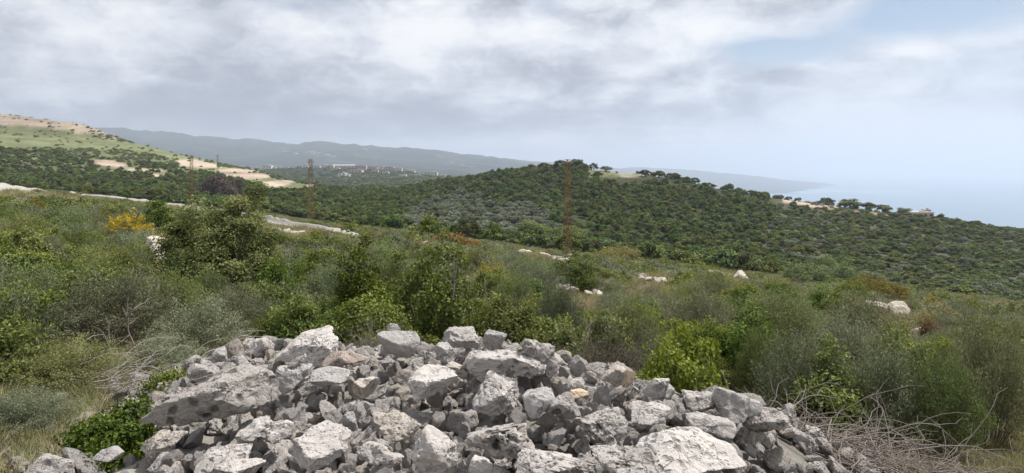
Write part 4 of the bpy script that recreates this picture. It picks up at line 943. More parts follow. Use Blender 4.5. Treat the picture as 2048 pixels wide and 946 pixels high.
 (24,-0.685,3.883,-1.697,0.165,0.24,0.69,0.63,0.27), (15,-1.82,6.744,-2.013,0.186,0.07,0.14,0.97,-0.17), (21,-1.439,2.266,-1.765,0.222,0.71,0.02,-0.07,-0.7),
 (18,-0.91,4.018,-1.684,0.198,0.09,-0.75,-0.66,-0.04), (15,0.724,5.971,-1.971,0.185,0.28,-0.3,-0.02,-0.91), (25,-0.002,4.871,-1.55,0.29,0.65,-0.16,0.51,0.54),
 (1,-1.292,5.411,-1.655,0.271,0.81,-0.13,-0.34,0.46), (12,-2.038,4.395,-1.643,0.183,0.79,0.06,0.12,0.6), (3,0.142,2.445,-1.637,0.261,0.02,0.21,-0.69,-0.69),
 (0,-2.184,2.545,-1.589,0.309,0.11,-0.16,0.22,0.96), (5,-0.375,6.408,-1.799,0.183,0.26,0.21,0.32,-0.89), (3,-2.028,4.213,-1.658,0.171,0.05,-0.7,0.71,-0.05),
 (7,-0.468,5.34,-1.651,0.157,0.03,-0.09,0.06,-0.99), (7,1.296,1.987,-1.636,0.283,0.38,0.42,0.04,0.82), (24,-0.472,3.868,-1.664,0.198,0.82,-0.07,0.04,0.57),
 (6,-1.443,5.878,-1.721,0.207,0.34,-0.56,0.22,-0.72), (18,0.491,5.672,-1.747,0.164,0.96,-0.21,0.15,-0.06), (12,-1.253,5.583,-1.749,0.151,0.73,-0.1,-0.05,0.67),
 (2,-2.681,2.4,-1.623,0.271,0.97,-0.04,-0.2,-0.13), (14,-1.574,6.684,-2,0.15,0.35,0.02,-0.04,0.94), (22,1.182,2.231,-1.706,0.217,0.24,0.85,0.46,-0.08),
 (5,-1.251,5.694,-1.678,0.302,0.89,-0.08,-0.11,-0.44), (16,-2.422,2.763,-1.69,0.174,0.08,0.03,0.19,0.98), (15,2.031,4.039,-1.88,0.169,0.7,0.28,0.14,0.64),
 (21,-1.632,2.21,-1.634,0.23,0.39,-0.19,-0.07,-0.9), (13,-1.046,2.194,-1.737,0.155,0,-0.38,-0.03,0.92), (8,-0.424,2.795,-1.713,0.196,0.68,0.42,-0.08,-0.59),
 (16,1.365,5.653,-2.106,0.207,0.04,0.08,-0.75,-0.65), (12,-1.834,6.013,-1.699,0.304,0.89,-0.43,0.02,0.13), (10,1.005,4.243,-1.63,0.165,0.29,-0.28,0.23,-0.89),
 (21,0.879,2.723,-1.726,0.217,0.97,0.09,0.02,-0.24), (4,-1.203,2.107,-1.657,0.32,0.56,0.21,-0.57,-0.56), (15,-2.216,6.146,-1.697,0.229,0.12,-0.11,0.99,0.04),
 (2,-0.084,2.701,-1.656,0.247,0.6,0.51,-0.46,-0.41), (2,-1.139,6.156,-1.764,0.176,0.68,0.48,0.39,0.39), (19,0.786,5.525,-1.847,0.176,0.26,0.87,0.41,-0.03),
 (8,1.273,2.91,-1.703,0.209,0.62,-0.34,0.71,0.01), (11,-0.354,5.695,-1.692,0.152,0.01,0.09,-0.06,-0.99), (1,0.49,4.523,-1.554,0.241,0.19,-0.88,-0.41,0.12),
 (18,-0.26,1.915,-1.578,0.25,0.16,0.22,-0.37,-0.89), (6,-1.905,3.191,-1.684,0.22,0.88,-0.42,0.21,-0.02), (10,-0.648,5.716,-1.708,0.167,0.79,-0.46,-0.32,-0.24),
 (17,1.225,3.314,-1.686,0.224,0.51,-0.06,-0.54,-0.67), (7,-0.692,3.133,-1.663,0.298,0.67,-0.54,-0.31,0.41), (18,1.734,7.336,-2.654,0.311,0.07,0.38,-0.9,0.2),
 (0,1.958,2.802,-1.898,0.174,0.49,-0.1,0.7,-0.51), (24,-0.618,2.008,-1.697,0.262,0.32,-0.14,-0.12,0.93), (15,-2.235,6.643,-1.912,0.161,0.43,0.74,0.38,-0.35),
 (24,-1.628,2.453,-1.737,0.274,0.8,-0.25,-0.25,0.48), (18,-2.341,4.562,-1.623,0.213,0.25,-0.24,-0.88,0.33), (16,1.417,6.068,-2.319,0.23,0.3,-0.35,-0.19,-0.87),
 (12,-1.792,3.026,-1.652,0.316,0.29,0.25,-0.19,-0.9), (15,0.455,2.576,-1.657,0.201,0.28,-0.03,0.54,-0.79), (6,0.275,2.105,-1.621,0.244,0.49,0.06,0.34,0.8),
 (7,-2.306,2.319,-1.642,0.196,0.19,-0.19,0.72,-0.64), (10,0.687,2.915,-1.687,0.156,0.56,0.33,0.38,0.66), (1,-1.569,2.737,-1.724,0.257,0.2,-0.61,-0.7,0.32),
 (25,1.486,4.386,-1.649,0.228,0.06,-0.17,0.58,0.8), (18,-1.626,4.194,-1.681,0.154,0.37,0.19,0.18,0.89), (9,-2.545,4.872,-1.709,0.193,0.1,0.76,0.55,0.34),
 (18,1.443,4.709,-1.651,0.242,0.13,0.26,0.82,-0.49), (24,0.264,2.396,-1.625,0.182,0.46,-0,-0.08,-0.88), (15,-2.164,6.405,-1.789,0.172,0.03,0.43,0.86,0.28),
 (11,-1.025,2.342,-1.759,0.245,0.06,0.06,-0.05,-0.99), (17,-0.635,2.733,-1.664,0.159,0.13,0.25,-0.95,0.16), (14,2.099,4.459,-1.846,0.202,0.36,-0.88,-0.23,0.22),
 (23,-1.897,2.504,-1.679,0.234,0.19,-0.36,-0.72,-0.57), (7,-0.314,2.253,-1.666,0.163,0.49,0.09,-0.01,-0.87), (12,-1.273,6.656,-1.915,0.298,0.87,0.03,0,-0.49),
 (9,0.722,4.296,-1.606,0.203,0.02,0.72,-0.44,-0.54), (11,-1.014,4.398,-1.66,0.288,0.87,0.15,0.19,0.43), (7,1.28,2.776,-1.747,0.151,0.57,-0.01,-0.61,-0.55),
 (19,-0.107,5.139,-1.605,0.178,0.99,-0,-0.08,0.14), (20,-1.87,4.726,-1.604,0.211,0.43,0.09,0.12,0.89), (17,1.298,5.824,-2.118,0.283,0.68,0.41,0.16,-0.59),
 (14,-2.07,2.355,-1.62,0.294,0.52,0.71,0.48,-0.03), (12,-2.279,6.376,-1.803,0.152,0.83,-0.25,-0.04,-0.5), (17,-1.948,6.747,-1.978,0.152,0.23,0.85,-0.47,-0.07),
 (7,-0.486,4.743,-1.611,0.188,0.27,-0.15,0.05,-0.95), (11,0.67,2.352,-1.637,0.294,0.7,0.51,0.4,0.3), (23,0.247,1.919,-1.613,0.237,0.38,-0.09,0.17,0.9),
 (4,-1.033,5.666,-1.68,0.216,0.76,-0.62,0.22,0.03), (24,-1.15,6.025,-1.766,0.152,0.54,-0.02,0.35,0.77), (23,-2.187,4.713,-1.603,0.198,0.93,0.06,-0.03,-0.36),
 (5,0.89,4.263,-1.629,0.154,0.52,-0.36,-0,-0.78), (17,-1.824,2.627,-1.722,0.154,0.86,0.37,0.14,0.32), (7,-3.295,5.765,-1.928,0.232,0.41,0.52,0.24,0.71),
 (1,1.955,2.233,-1.929,0.159,0.58,-0.74,-0.27,0.18), (19,-0.397,3.666,-1.63,0.309,0.22,0.04,0.53,0.81), (12,0.532,2.252,-1.684,0.171,0.07,0.19,0.98,-0.08),
 (25,-2.215,4.948,-1.59,0.208,0.12,0.1,0.3,-0.94), (13,0.076,6.195,-1.782,0.19,0.55,-0.11,-0.4,-0.73), (4,-2.774,2.981,-1.682,0.226,0.09,-0.24,0.78,-0.57),
 (25,0.393,2.91,-1.674,0.154,0.9,-0.04,-0.07,0.44), (16,-2.057,6.296,-1.748,0.157,0.48,-0.16,-0.12,-0.86), (7,-0.425,2.599,-1.689,0.223,0.64,-0.3,-0.09,-0.7),
 (15,-2.587,2.696,-1.643,0.317,0.74,-0.17,0.19,0.62), (8,-2.277,2.105,-1.609,0.215,0.2,0.89,-0.11,0.39), (7,0.961,2.315,-1.696,0.163,0.6,0.07,-0.11,0.79),
 (22,-1.226,3.888,-1.643,0.263,0.9,0.4,0.06,-0.17), (6,-0.886,4.515,-1.662,0.187,0.76,-0.15,-0.02,0.63), (12,-2.626,1.985,-1.647,0.185,0.64,0.05,-0.06,-0.77),
 (15,-2.886,7.056,-2.094,0.211,0.48,0.72,-0.49,-0.07), (21,-1.368,2.2,-1.706,0.23,0.47,0.23,0.15,0.84), (0,1.614,2.356,-1.775,0.179,0.07,0.03,0.99,-0.1),
 (13,-0.962,1.913,-1.688,0.217,0.04,0.53,-0.8,-0.28), (23,1.079,3.003,-1.688,0.229,0.15,-0.78,0.59,-0.13), (25,-2.416,2.094,-1.628,0.165,0.78,-0.17,0.28,0.53),
 (5,0.731,2.259,-1.66,0.228,0.29,-0.38,0.83,-0.3), (0,-1.379,2.433,-1.74,0.165,0.1,-0.21,0.7,-0.68), (23,-0.997,2.644,-1.654,0.282,0.58,0.08,-0.58,-0.56),
 (25,-1.418,3.007,-1.649,0.272,0.82,0.29,0.2,0.45), (2,-1.034,3.895,-1.677,0.21,0.76,-0.3,0.01,-0.57), (24,0.227,2.715,-1.645,0.229,0.68,-0.52,-0.49,0.15),
 (20,-1.331,4.646,-1.67,0.165,0.42,-0.58,0.52,-0.47), (14,-1.793,2.148,-1.697,0.178,0.31,0.85,-0.35,0.24), (0,-1.461,6.768,-2.036,0.165,0.18,0.87,0.4,-0.21),
 (6,1.997,3.61,-1.907,0.152,0.5,-0.68,0.53,0.06), (23,0.072,2.698,-1.652,0.211,0.2,-0.21,-0.15,-0.95), (3,1.497,4.867,-1.745,0.165,0.71,-0.31,0.06,0.62),
 (3,-0.352,6.005,-1.687,0.26,0.83,-0.03,-0.22,0.52), (11,1.162,4.317,-1.662,0.151,0.1,-0.48,-0.87,-0.02), (25,-2.521,2.169,-1.654,0.167,0.8,-0.33,0.06,0.5),
 (6,0.033,5.705,-1.615,0.249,0.96,-0.11,0.18,0.17), (17,0.505,5.133,-1.583,0.2,0.15,0.87,0.31,-0.35), (23,-0.121,2.387,-1.632,0.285,0.92,0.03,0.23,-0.31),
 (23,-0.611,5.892,-1.673,0.239,0.84,-0.4,0.34,-0.16), (5,-1.872,5.476,-1.697,0.158,0.51,-0.11,0.01,0.85), (25,1.88,3.402,-1.763,0.294,0.29,-0.32,0.12,-0.89),
 (3,-2.637,5.757,-1.663,0.187,0.25,0.87,-0.28,0.33), (11,-0.578,6.182,-1.724,0.22,0.09,0.18,0.19,0.96), (14,-0.292,5.438,-1.652,0.185,0.05,-0.39,-0.92,-0.05),
 (1,1.65,3.013,-1.822,0.218,0.75,-0.02,0.15,-0.65), (22,0.443,5.9,-1.808,0.165,0.24,0.86,-0.28,-0.36), (11,-0.537,2.123,-1.716,0.161,0.8,-0.06,-0.05,0.59),
 (22,-1.48,4.633,-1.678,0.154,0.02,0.03,-0.19,-0.98), (0,0.639,3.837,-1.61,0.206,0.02,-0.03,-0.16,0.99), (15,0.412,2.418,-1.664,0.246,0.68,-0.13,-0,0.72),
 (3,-0.279,6.475,-1.861,0.185,0.34,0.49,-0.8,0.01), (19,-0.905,4.865,-1.66,0.152,0.28,-0.88,-0.25,0.28), (3,1.303,4.207,-1.68,0.169,0.95,0.04,-0.11,0.29),
 (18,-2.041,2.871,-1.699,0.205,0.38,-0.15,-0.36,-0.84), (19,-0.102,5.376,-1.606,0.236,0.37,-0.07,-0.34,-0.86), (0,-2.36,3.191,-1.675,0.295,0.51,0.39,-0.71,-0.3),
 (1,-0.306,2.665,-1.701,0.179,0.32,0.73,-0.57,0.19), (1,-1.519,2.119,-1.674,0.158,0.84,0.14,-0.24,-0.46), (19,-2.834,4.969,-1.82,0.194,0.96,0.23,0.18,0.01),
 (6,-1.313,2.688,-1.705,0.216,0.85,0.3,0.32,-0.29), (17,1.603,2.912,-1.729,0.171,0.18,0.93,0.29,0.14), (25,0.364,5.242,-1.585,0.207,0.87,-0.32,0.27,-0.27),
 (6,-0.835,5.416,-1.658,0.232,0.44,0.87,-0.17,0.11), (2,1.241,5.041,-1.816,0.184,0.19,0.34,-0.92,0.06), (25,-1.369,4.295,-1.682,0.185,0.6,0.01,0.51,0.62),
 (24,0.029,4.06,-1.62,0.15,0.18,-0.03,0.16,-0.97), (2,0.414,6.737,-2.084,0.213,0.35,-0.82,0.43,-0.15), (12,-0.603,2.566,-1.68,0.326,0.68,-0.43,-0.06,-0.6),
 (0,0.062,2.281,-1.634,0.183,0.84,-0.48,-0.04,0.26), (16,0.144,5.341,-1.596,0.165,0.68,-0.41,-0.32,0.52), (9,-0.578,5.612,-1.673,0.193,0.62,-0.51,-0.46,0.38),
 (12,-0.807,1.963,-1.665,0.289,0.95,0.08,-0.31,0.03), (10,0.713,5.565,-1.774,0.244,0.02,0.16,-0.33,0.93), (13,-2.08,1.964,-1.667,0.227,0.57,0.03,-0.23,-0.79),
 (1,2.013,3.117,-1.99,0.197,0.96,0,0.15,0.22), (11,-1.675,5.811,-1.744,0.154,0.02,-0.01,0.99,-0.12), (23,-1.525,2.398,-1.748,0.158,0.01,-0.8,-0.59,-0.14),
 (23,0.291,4.521,-1.553,0.183,0.68,0.64,0.06,-0.36), (10,-2.493,3.509,-1.685,0.323,0.51,-0.64,-0.13,-0.56), (17,-0.849,4.736,-1.644,0.151,0.9,0.01,-0.17,0.4),
 (15,-1.054,3.067,-1.743,0.252,0.25,0.32,-0.91,-0.07), (21,-1.053,4.662,-1.66,0.186,0.89,0,0.21,0.41), (4,-2.196,5.649,-1.6,0.298,0.87,-0.37,-0.18,-0.29),
 (13,-0.795,5.868,-1.713,0.157,0.23,-0.08,0.9,0.37), (3,1.361,4.116,-1.68,0.196,0.11,0.03,-0.96,-0.26), (15,-1.502,5.405,-1.654,0.243,0.71,0.67,-0.15,0.16),
 (25,-1.206,2.528,-1.72,0.253,0.47,-0.71,-0.42,-0.3), (2,-1.635,5.611,-1.65,0.294,0.63,-0.44,0.02,-0.64), (21,0.938,5.773,-2.017,0.29,0.97,-0.04,0.24,0.01),
 (7,-0.815,6.217,-1.754,0.196,0.09,0.41,0.53,0.74), (18,-1.386,6.53,-1.933,0.183,0.66,0.26,-0.41,-0.57), (23,-0.97,2.54,-1.757,0.152,0.6,-0.31,-0.02,-0.74),
 (6,0.068,6.059,-1.717,0.155,0.44,0.07,0.53,0.72), (23,-0.842,3.069,-1.752,0.166,0.13,-0.23,-0.19,0.95), (5,-2.371,5.864,-1.655,0.312,0.34,0.19,-0.09,0.92),
 (11,-1.194,1.948,-1.726,0.156,0.12,0.2,0.87,-0.44), (14,-0.688,2.302,-1.677,0.272,0.29,0.89,-0.31,-0.13), (24,-2.084,5.223,-1.573,0.185,0.29,-0.02,-0.39,0.87),
 (10,1.767,1.922,-1.799,0.294,0.42,-0.53,0.13,-0.72), (15,-0.282,2.077,-1.617,0.205,0.22,-0.01,-0.48,0.85), (6,-1.031,6.053,-1.74,0.203,0.28,-0.23,-0.27,0.89),
 (13,-1.577,2.612,-1.773,0.155,0.11,-0.95,0.29,0.04), (4,-0.08,3.625,-1.612,0.237,0.78,0.39,-0.11,0.47), (13,1.3,4.937,-1.778,0.208,0.35,0.84,0.37,0.17),
 (5,0.05,2.034,-1.663,0.165,0.07,-0.07,0,1), (7,1.543,4.619,-1.669,0.151,0.89,-0.09,-0.07,0.44), (21,-0.57,5.45,-1.668,0.152,0.85,0.11,0.32,0.41),
 (18,-0.895,2.855,-1.735,0.179,0.15,-0.73,-0.13,-0.65), (11,-0.114,6.04,-1.697,0.261,0.02,0.3,0.94,-0.19), (17,0.474,2.804,-1.597,0.208,0.73,0.01,-0.35,0.59),
 (25,1.334,2.264,-1.739,0.154,0.23,-0.15,0.11,0.96), (7,0.708,4.638,-1.539,0.325,0.11,-0.19,0.08,-0.97), (17,-1.883,2.312,-1.679,0.177,0.71,0.29,-0.64,0.07),
 (6,-1.113,4.256,-1.685,0.164,0.11,0.85,-0.46,0.23), (18,0.529,4.918,-1.595,0.163,0.91,0.14,0.05,0.38), (22,-1.191,2.984,-1.764,0.192,0.66,0.28,-0.39,-0.58),
 (16,-2.665,5.504,-1.705,0.162,0.44,0.26,0.27,-0.82), (11,0.638,2.057,-1.665,0.165,0.95,0.24,0.21,0.03), (9,-0.135,5.844,-1.626,0.217,0.38,-0.03,-0.02,-0.92),
 (0,-1.442,2.645,-1.739,0.163,0.15,-0.77,0.25,0.57), (23,-0.515,6.467,-1.834,0.18,0.3,0.7,-0.52,0.39), (2,-2.28,5.432,-1.609,0.216,0.8,0.14,-0.11,0.57),
 (13,-0.876,6.46,-1.885,0.183,0.95,0.13,0.05,0.28), (17,-1.073,6.329,-1.787,0.185,0.67,-0.49,-0.26,0.5), (24,-1.839,6.307,-1.79,0.201,0.82,-0.12,-0.04,-0.56),
 (7,-1.485,1.989,-1.707,0.159,0.51,-0.73,-0.24,0.37), (21,-0.474,2.056,-1.678,0.178,0.86,0.37,-0.04,-0.35), (10,-0.96,5.275,-1.675,0.165,0.43,0.12,0.57,-0.68),
 (5,-0.852,2.748,-1.696,0.234,0.05,0.12,-0.35,0.93), (11,-1.688,4.057,-1.652,0.257,0.27,0.67,-0.28,-0.63), (3,-0.921,2.08,-1.717,0.218,0.68,0.04,0.25,-0.69),
 (11,-2.204,2.695,-1.676,0.176,0.38,0.72,0.07,-0.58), (25,0.118,4.497,-1.585,0.185,0.59,0.07,0.61,0.53), (5,1.736,2.298,-1.848,0.19,0.94,0,-0.11,0.31),
 (0,0.333,4.005,-1.592,0.161,0.14,0.12,-0.82,-0.54), (18,-0.217,5.558,-1.647,0.194,0.16,0.01,0.1,0.98), (2,1.339,4.591,-1.65,0.183,0.2,-0.29,-0.45,0.82),
 (0,1.878,4.447,-1.714,0.233,0.47,-0.2,0.48,-0.71), (15,0.574,4.815,-1.6,0.162,0.55,-0.02,0.12,-0.83), (13,-2.046,5.214,-1.644,0.191,0,-0.89,-0.41,-0.18),
 (8,-0.667,5.121,-1.667,0.151,0.17,0.36,-0.41,-0.82), (18,-2.181,4.381,-1.626,0.171,0.29,0.74,0.01,-0.61), (16,0.982,4.4,-1.552,0.285,0.61,0.28,0.18,-0.72),
 (0,-1.332,5.887,-1.705,0.161,0.29,-0.84,-0.36,-0.29), (15,-0.976,2.317,-1.678,0.158,0.29,0.76,0.58,0.07), (19,-2.996,5.655,-1.833,0.165,0.26,0.6,0.18,0.73),
 (22,1.226,2.369,-1.678,0.2,0.96,0.26,0.05,0.02), (22,-1.615,1.942,-1.728,0.154,0.91,0.04,0.18,0.36), (24,-0.23,5.716,-1.664,0.271,0.59,-0.02,0.06,0.8),
 (19,-1.668,4.431,-1.616,0.265,0.61,-0.25,0.42,0.62), (21,-2.779,5.27,-1.727,0.299,0.76,0.11,-0.44,0.47), (6,-0.829,3.873,-1.687,0.214,0.96,-0.04,0.05,0.25),
 (25,1.612,2.092,-1.785,0.184,0.64,0.36,0.67,0.13), (15,1.929,4.273,-1.8,0.21,0.88,0.04,0.23,0.41), (4,-1.79,2.925,-1.725,0.172,0.3,-0.09,0.03,0.95),
 (13,-2.202,3.036,-1.637,0.276,0.28,-0.59,-0.74,0.18), (9,1.085,2.576,-1.716,0.151,0.01,0.48,0.66,0.58), (20,-1.552,6.168,-1.76,0.157,0.84,-0.39,0.32,-0.21),
 (6,-1.857,5.652,-1.627,0.326,0.29,0.22,0,0.93), (4,-1.695,6.227,-1.763,0.16,0.41,0.44,0.2,0.78), (3,-1.304,5.752,-1.752,0.179,0.76,0.04,-0.01,-0.64),
 (16,-0.027,2.479,-1.67,0.15,0.14,-0.89,0.38,-0.22), (24,-1.123,2.923,-1.683,0.247,0.47,-0.34,-0.81,0.11), (4,-1.311,3.689,-1.652,0.24,0.08,-0.75,-0.59,0.29),
 (0,0.715,6.77,-2.183,0.155,0.67,-0.65,0.37,-0.02), (10,0.489,4.214,-1.586,0.15,0.44,-0.59,-0.12,-0.67), (0,-1.829,5.816,-1.701,0.168,0.87,-0.17,0.25,-0.39),
 (14,-2.85,6.16,-1.824,0.163,0.87,0.33,-0.14,0.33), (13,1.359,2.015,-1.733,0.164,0.5,-0.05,-0.01,0.86), (14,-2.337,5.244,-1.618,0.2,0.69,-0.16,0.21,0.67),
 (8,0.786,2.125,-1.671,0.15,0.93,-0.11,-0.01,-0.34), (20,-0.455,2.445,-1.625,0.157,0.01,-0.37,-0.64,-0.68), (13,-0.688,3.729,-1.707,0.153,0.07,-0.55,0.83,-0.03),
 (7,-2,2.144,-1.671,0.218,0.9,-0.05,-0.1,0.41), (11,0.535,5.945,-1.854,0.24,0.72,0.07,-0.03,-0.69), (1,-0.203,4.893,-1.582,0.247,0.02,0.93,0.23,0.3),
 (11,-1.335,2.934,-1.781,0.174,0.46,0.03,0.27,0.85), (8,0.791,2.588,-1.697,0.152,0.91,-0.03,0.02,-0.42), (5,-1.971,1.909,-1.669,0.199,0.37,-0.53,-0.76,0.01),
 (10,-2.368,4.982,-1.595,0.231,0.98,-0.18,-0.03,0.12), (22,-0.912,5.823,-1.726,0.159,0,-0.4,-0,-0.92), (15,-0.253,6.313,-1.77,0.177,0.36,0.73,0.58,0.12),
 (14,-2.151,5.454,-1.655,0.154,0.48,0.15,0.1,-0.86), (24,1.403,2.546,-1.773,0.176,0.05,-0.97,0.23,-0.02), (11,-1.892,4.454,-1.61,0.271,0.15,-0.15,-0.85,0.49),
 (0,-1.769,4.666,-1.644,0.152,0.72,-0.11,-0,0.69), (15,-2.122,4.105,-1.635,0.176,0.77,-0.38,0.34,-0.38), (24,0.214,2.855,-1.677,0.245,0.52,-0.04,-0.14,0.84),
 (24,-1.574,3.028,-1.733,0.151,0.1,-0.79,0.39,0.46), (14,1.857,3.431,-1.886,0.166,0.79,0.46,0.21,-0.35), (7,1.37,3.01,-1.708,0.151,0.17,-0.47,0.54,-0.68),
 (3,-1.261,2.377,-1.747,0.208,0.18,0.72,0.65,-0.16), (9,-0.998,6.404,-1.868,0.157,0.77,-0.15,-0.39,-0.48), (2,-0.719,2.824,-1.708,0.164,0.18,0.44,0.14,0.87),
 (10,1.709,2.816,-1.832,0.221,0.93,-0.32,-0.1,-0.16), (15,-0.332,2.073,-1.692,0.151,0.99,-0.09,0.04,-0.12), (17,1.745,2.505,-1.803,0.227,0.17,-0.2,-0.45,-0.85),
 (6,-0.095,2.048,-1.646,0.151,0.52,-0.71,-0.47,-0.11), (11,2.097,3.949,-1.928,0.2,0.05,-0.9,-0.23,0.36), (17,-0.754,4.521,-1.617,0.176,0.48,0.63,0.59,0.18),
 (8,0.551,5.819,-1.782,0.174,0.23,0.32,-0.6,-0.69), (15,1.087,2.792,-1.744,0.16,0.87,-0.09,0.06,0.49), (19,-2.88,5.985,-1.815,0.174,0.73,0.1,0.43,0.52),
 (1,-2.098,4.589,-1.61,0.183,0.99,0.1,0.02,0.12), (25,-1.897,5.07,-1.649,0.166,0.02,0.23,-0.27,-0.93), (11,-3.096,5.605,-1.922,0.184,0.21,-0.91,0.3,-0.18),
 (21,-2.497,5.732,-1.67,0.164,0.4,0.05,0.14,0.9), (17,1.708,3.188,-1.802,0.199,0.42,-0.57,0.37,0.6), (5,-2.153,6.562,-1.874,0.151,0.04,-0.58,-0.06,-0.81),
 (24,0.96,1.945,-1.659,0.248,0.37,-0.52,-0.63,0.44), (5,0.348,4.917,-1.572,0.194,0.43,-0.2,-0.21,0.85), (16,2.323,5.382,-2.16,0.28,0.83,-0.49,0.19,0.19),
 (4,-1.463,6.038,-1.75,0.16,0.89,0.08,-0.33,-0.3), (21,-0.936,5.582,-1.733,0.157,0.04,-0.06,-0.24,-0.97), (4,-0.315,3.75,-1.644,0.164,0.24,0.58,0.05,0.77),
 (18,-0.669,4.849,-1.654,0.166,0.4,0.05,0.11,0.91), (21,0.37,5.557,-1.675,0.173,0.05,0.82,0.47,-0.31), (23,-1.991,4.845,-1.614,0.161,0.18,0.02,-0.46,-0.87),
 (1,-1.52,6.587,-1.954,0.17,0.43,-0.02,-0.27,-0.87), (5,-0.454,1.952,-1.65,0.159,0.76,-0.27,0.01,0.59), (20,0.037,5.217,-1.582,0.232,0.49,-0.67,0.37,-0.41),
 (14,-2.113,5.817,-1.666,0.213,0.84,-0.22,-0.3,0.4), (0,2.921,2.555,-2.214,0.273,0.77,0.51,0.37,-0.03), (9,-2.138,6.013,-1.683,0.164,0.71,-0.43,0.17,-0.53),
 (7,1.782,2.7,-1.883,0.152,0.06,-0.91,0.38,0.17), (6,1.591,3.078,-1.776,0.135,0.29,-0.29,0.07,0.91), (24,-0.6,4.584,-1.651,0.169,0.23,-0.63,-0.73,0.11),
 (22,-0.944,6.742,-2.029,0.15,0.92,0.23,0.18,0.27), (14,-1.923,2.672,-1.727,0.126,0.61,0.42,0.07,0.67), (11,-0.08,2.986,-1.706,0.128,0.08,-0.84,-0.53,0.07),
 (15,-0.73,4.165,-1.674,0.175,0.42,-0.13,-0.09,0.89), (20,1.867,3.786,-1.835,0.158,0.54,-0.74,-0.19,0.36), (3,-1.596,4.727,-1.678,0.097,0.58,0.38,-0.13,-0.71),
 (16,0.691,2.561,-1.662,0.142,0.32,0.45,-0.13,-0.83), (0,-0.677,2.72,-1.757,0.1,0.02,-0.12,-0.12,0.99), (7,-1.609,2.035,-1.669,0.161,0.7,0.14,0.67,0.19),
 (17,0.163,4.545,-1.507,0.108,0.22,-0.4,-0.41,-0.79), (20,0.072,4.693,-1.549,0.182,0.78,-0.44,0.39,-0.23), (13,1.752,2.941,-1.803,0.181,0.88,0.09,0.25,0.39),
 (5,-1.636,5.883,-1.755,0.119,0.64,-0.28,-0.09,-0.71), (0,0.334,4.189,-1.602,0.104,0.1,-0.59,-0.8,0.08), (7,-2.457,2.604,-1.664,0.128,0.2,0.03,-0.82,-0.53),
 (6,-1.026,1.901,-1.745,0.091,0.14,0.12,-0.09,-0.98), (8,-0.63,1.976,-1.617,0.188,0.41,0.59,-0.19,-0.67), (8,-1.782,5.838,-1.626,0.13,0.06,-0.16,-0.21,-0.96),
 (25,-0.233,2.213,-1.605,0.139,0.93,-0.23,0.1,0.27), (25,-1.536,5.728,-1.751,0.1,0.06,-0.33,0.55,0.76), (13,-2.274,2.999,-1.685,0.158,0.47,-0.12,0.22,0.84),
 (8,-0.681,4.274,-1.663,0.108,0.02,0.35,0.81,-0.46), (24,-2.026,5.15,-1.597,0.128,0.33,-0.88,-0.28,-0.18), (7,-0.91,4.24,-1.634,0.153,0.72,0.6,-0.03,0.35),
 (17,-1.85,2.188,-1.602,0.174,0.06,-0.31,0.48,0.82), (23,1.258,6.323,-2.336,0.126,0.47,0.81,0.04,0.34), (19,-0.256,4.209,-1.617,0.156,0.94,0.06,-0.1,0.33),
 (7,0.911,3.753,-1.65,0.16,0.79,0.05,-0.33,0.52), (17,0.381,1.985,-1.625,0.128,0.21,0.1,-0.31,-0.92), (13,1.015,2.724,-1.714,0.105,0.75,0.11,0.34,-0.55),
 (22,-0.511,4.461,-1.649,0.109,0.26,0.12,0.96,0), (7,-0.203,5.771,-1.602,0.114,0.53,0.28,0.02,0.8), (1,0.356,2.244,-1.646,0.145,0.23,0.33,0.86,0.31),
 (25,-1.089,1.903,-1.701,0.18,0.57,0.61,0.47,0.28), (10,-1.77,4.141,-1.647,0.177,0.33,0.71,0.62,0.05), (3,-1.665,4.714,-1.655,0.172,0.53,-0.3,0.24,-0.76),
 (19,0.202,4.748,-1.517,0.161,0.21,0.69,-0.2,-0.67), (17,-2.418,5.707,-1.603,0.169,0.11,-0.71,0.5,0.49), (2,0.148,2.598,-1.59,0.147,0.61,0.74,0.25,0.15),
 (9,-2.111,5.369,-1.62,0.136,0.53,0.46,-0.4,-0.59), (22,0.121,5.136,-1.618,0.103,0.64,-0.02,0.17,0.75), (12,-0.762,2.672,-1.744,0.164,0.2,-0.4,0.02,0.89),
 (13,-1.718,6.878,-2.082,0.186,0.2,0.38,-0.89,0.18), (14,-1.104,5.099,-1.708,0.126,0.07,0.64,-0.76,0.11), (24,-1.576,6.237,-1.801,0.129,0.07,0.15,-0.93,0.32),
 (1,1.047,5.347,-1.932,0.118,0.46,-0.08,-0.25,-0.85), (4,-1.171,4.984,-1.694,0.105,0.25,-0.35,-0.09,-0.9), (12,-0.913,5.589,-1.661,0.18,0.5,-0.79,0.2,0.29),
 (24,-2.329,4.458,-1.696,0.093,0.86,-0.11,-0.5,-0), (8,-1.832,3.293,-1.702,0.116,0.71,0.36,-0.55,0.26), (19,-1.56,2.075,-1.743,0.115,0.1,0.32,-0.05,-0.94),
 (21,-2.745,6.06,-1.794,0.124,0.24,-0.45,0.82,-0.27), (13,-2.398,5.623,-1.665,0.104,0.99,-0.12,0.06,-0.08), (18,-0.183,5.261,-1.635,0.144,0.09,0.01,-0.26,-0.96),
 (6,-2.34,2.926,-1.692,0.177,0.36,-0.15,0.02,-0.92), (19,0.092,1.924,-1.6,0.171,0.46,-0.53,0.03,-0.71), (7,-2.263,2.209,-1.62,0.101,0.96,0.17,-0.17,-0.12),
 (11,0.396,2.154,-1.653,0.098,0.04,0.63,-0.56,-0.53), (24,0.237,4.992,-1.611,0.11,0.09,-0.92,-0.38,0.01), (15,-1.252,2.936,-1.761,0.126,0.53,0.13,0.75,0.38),
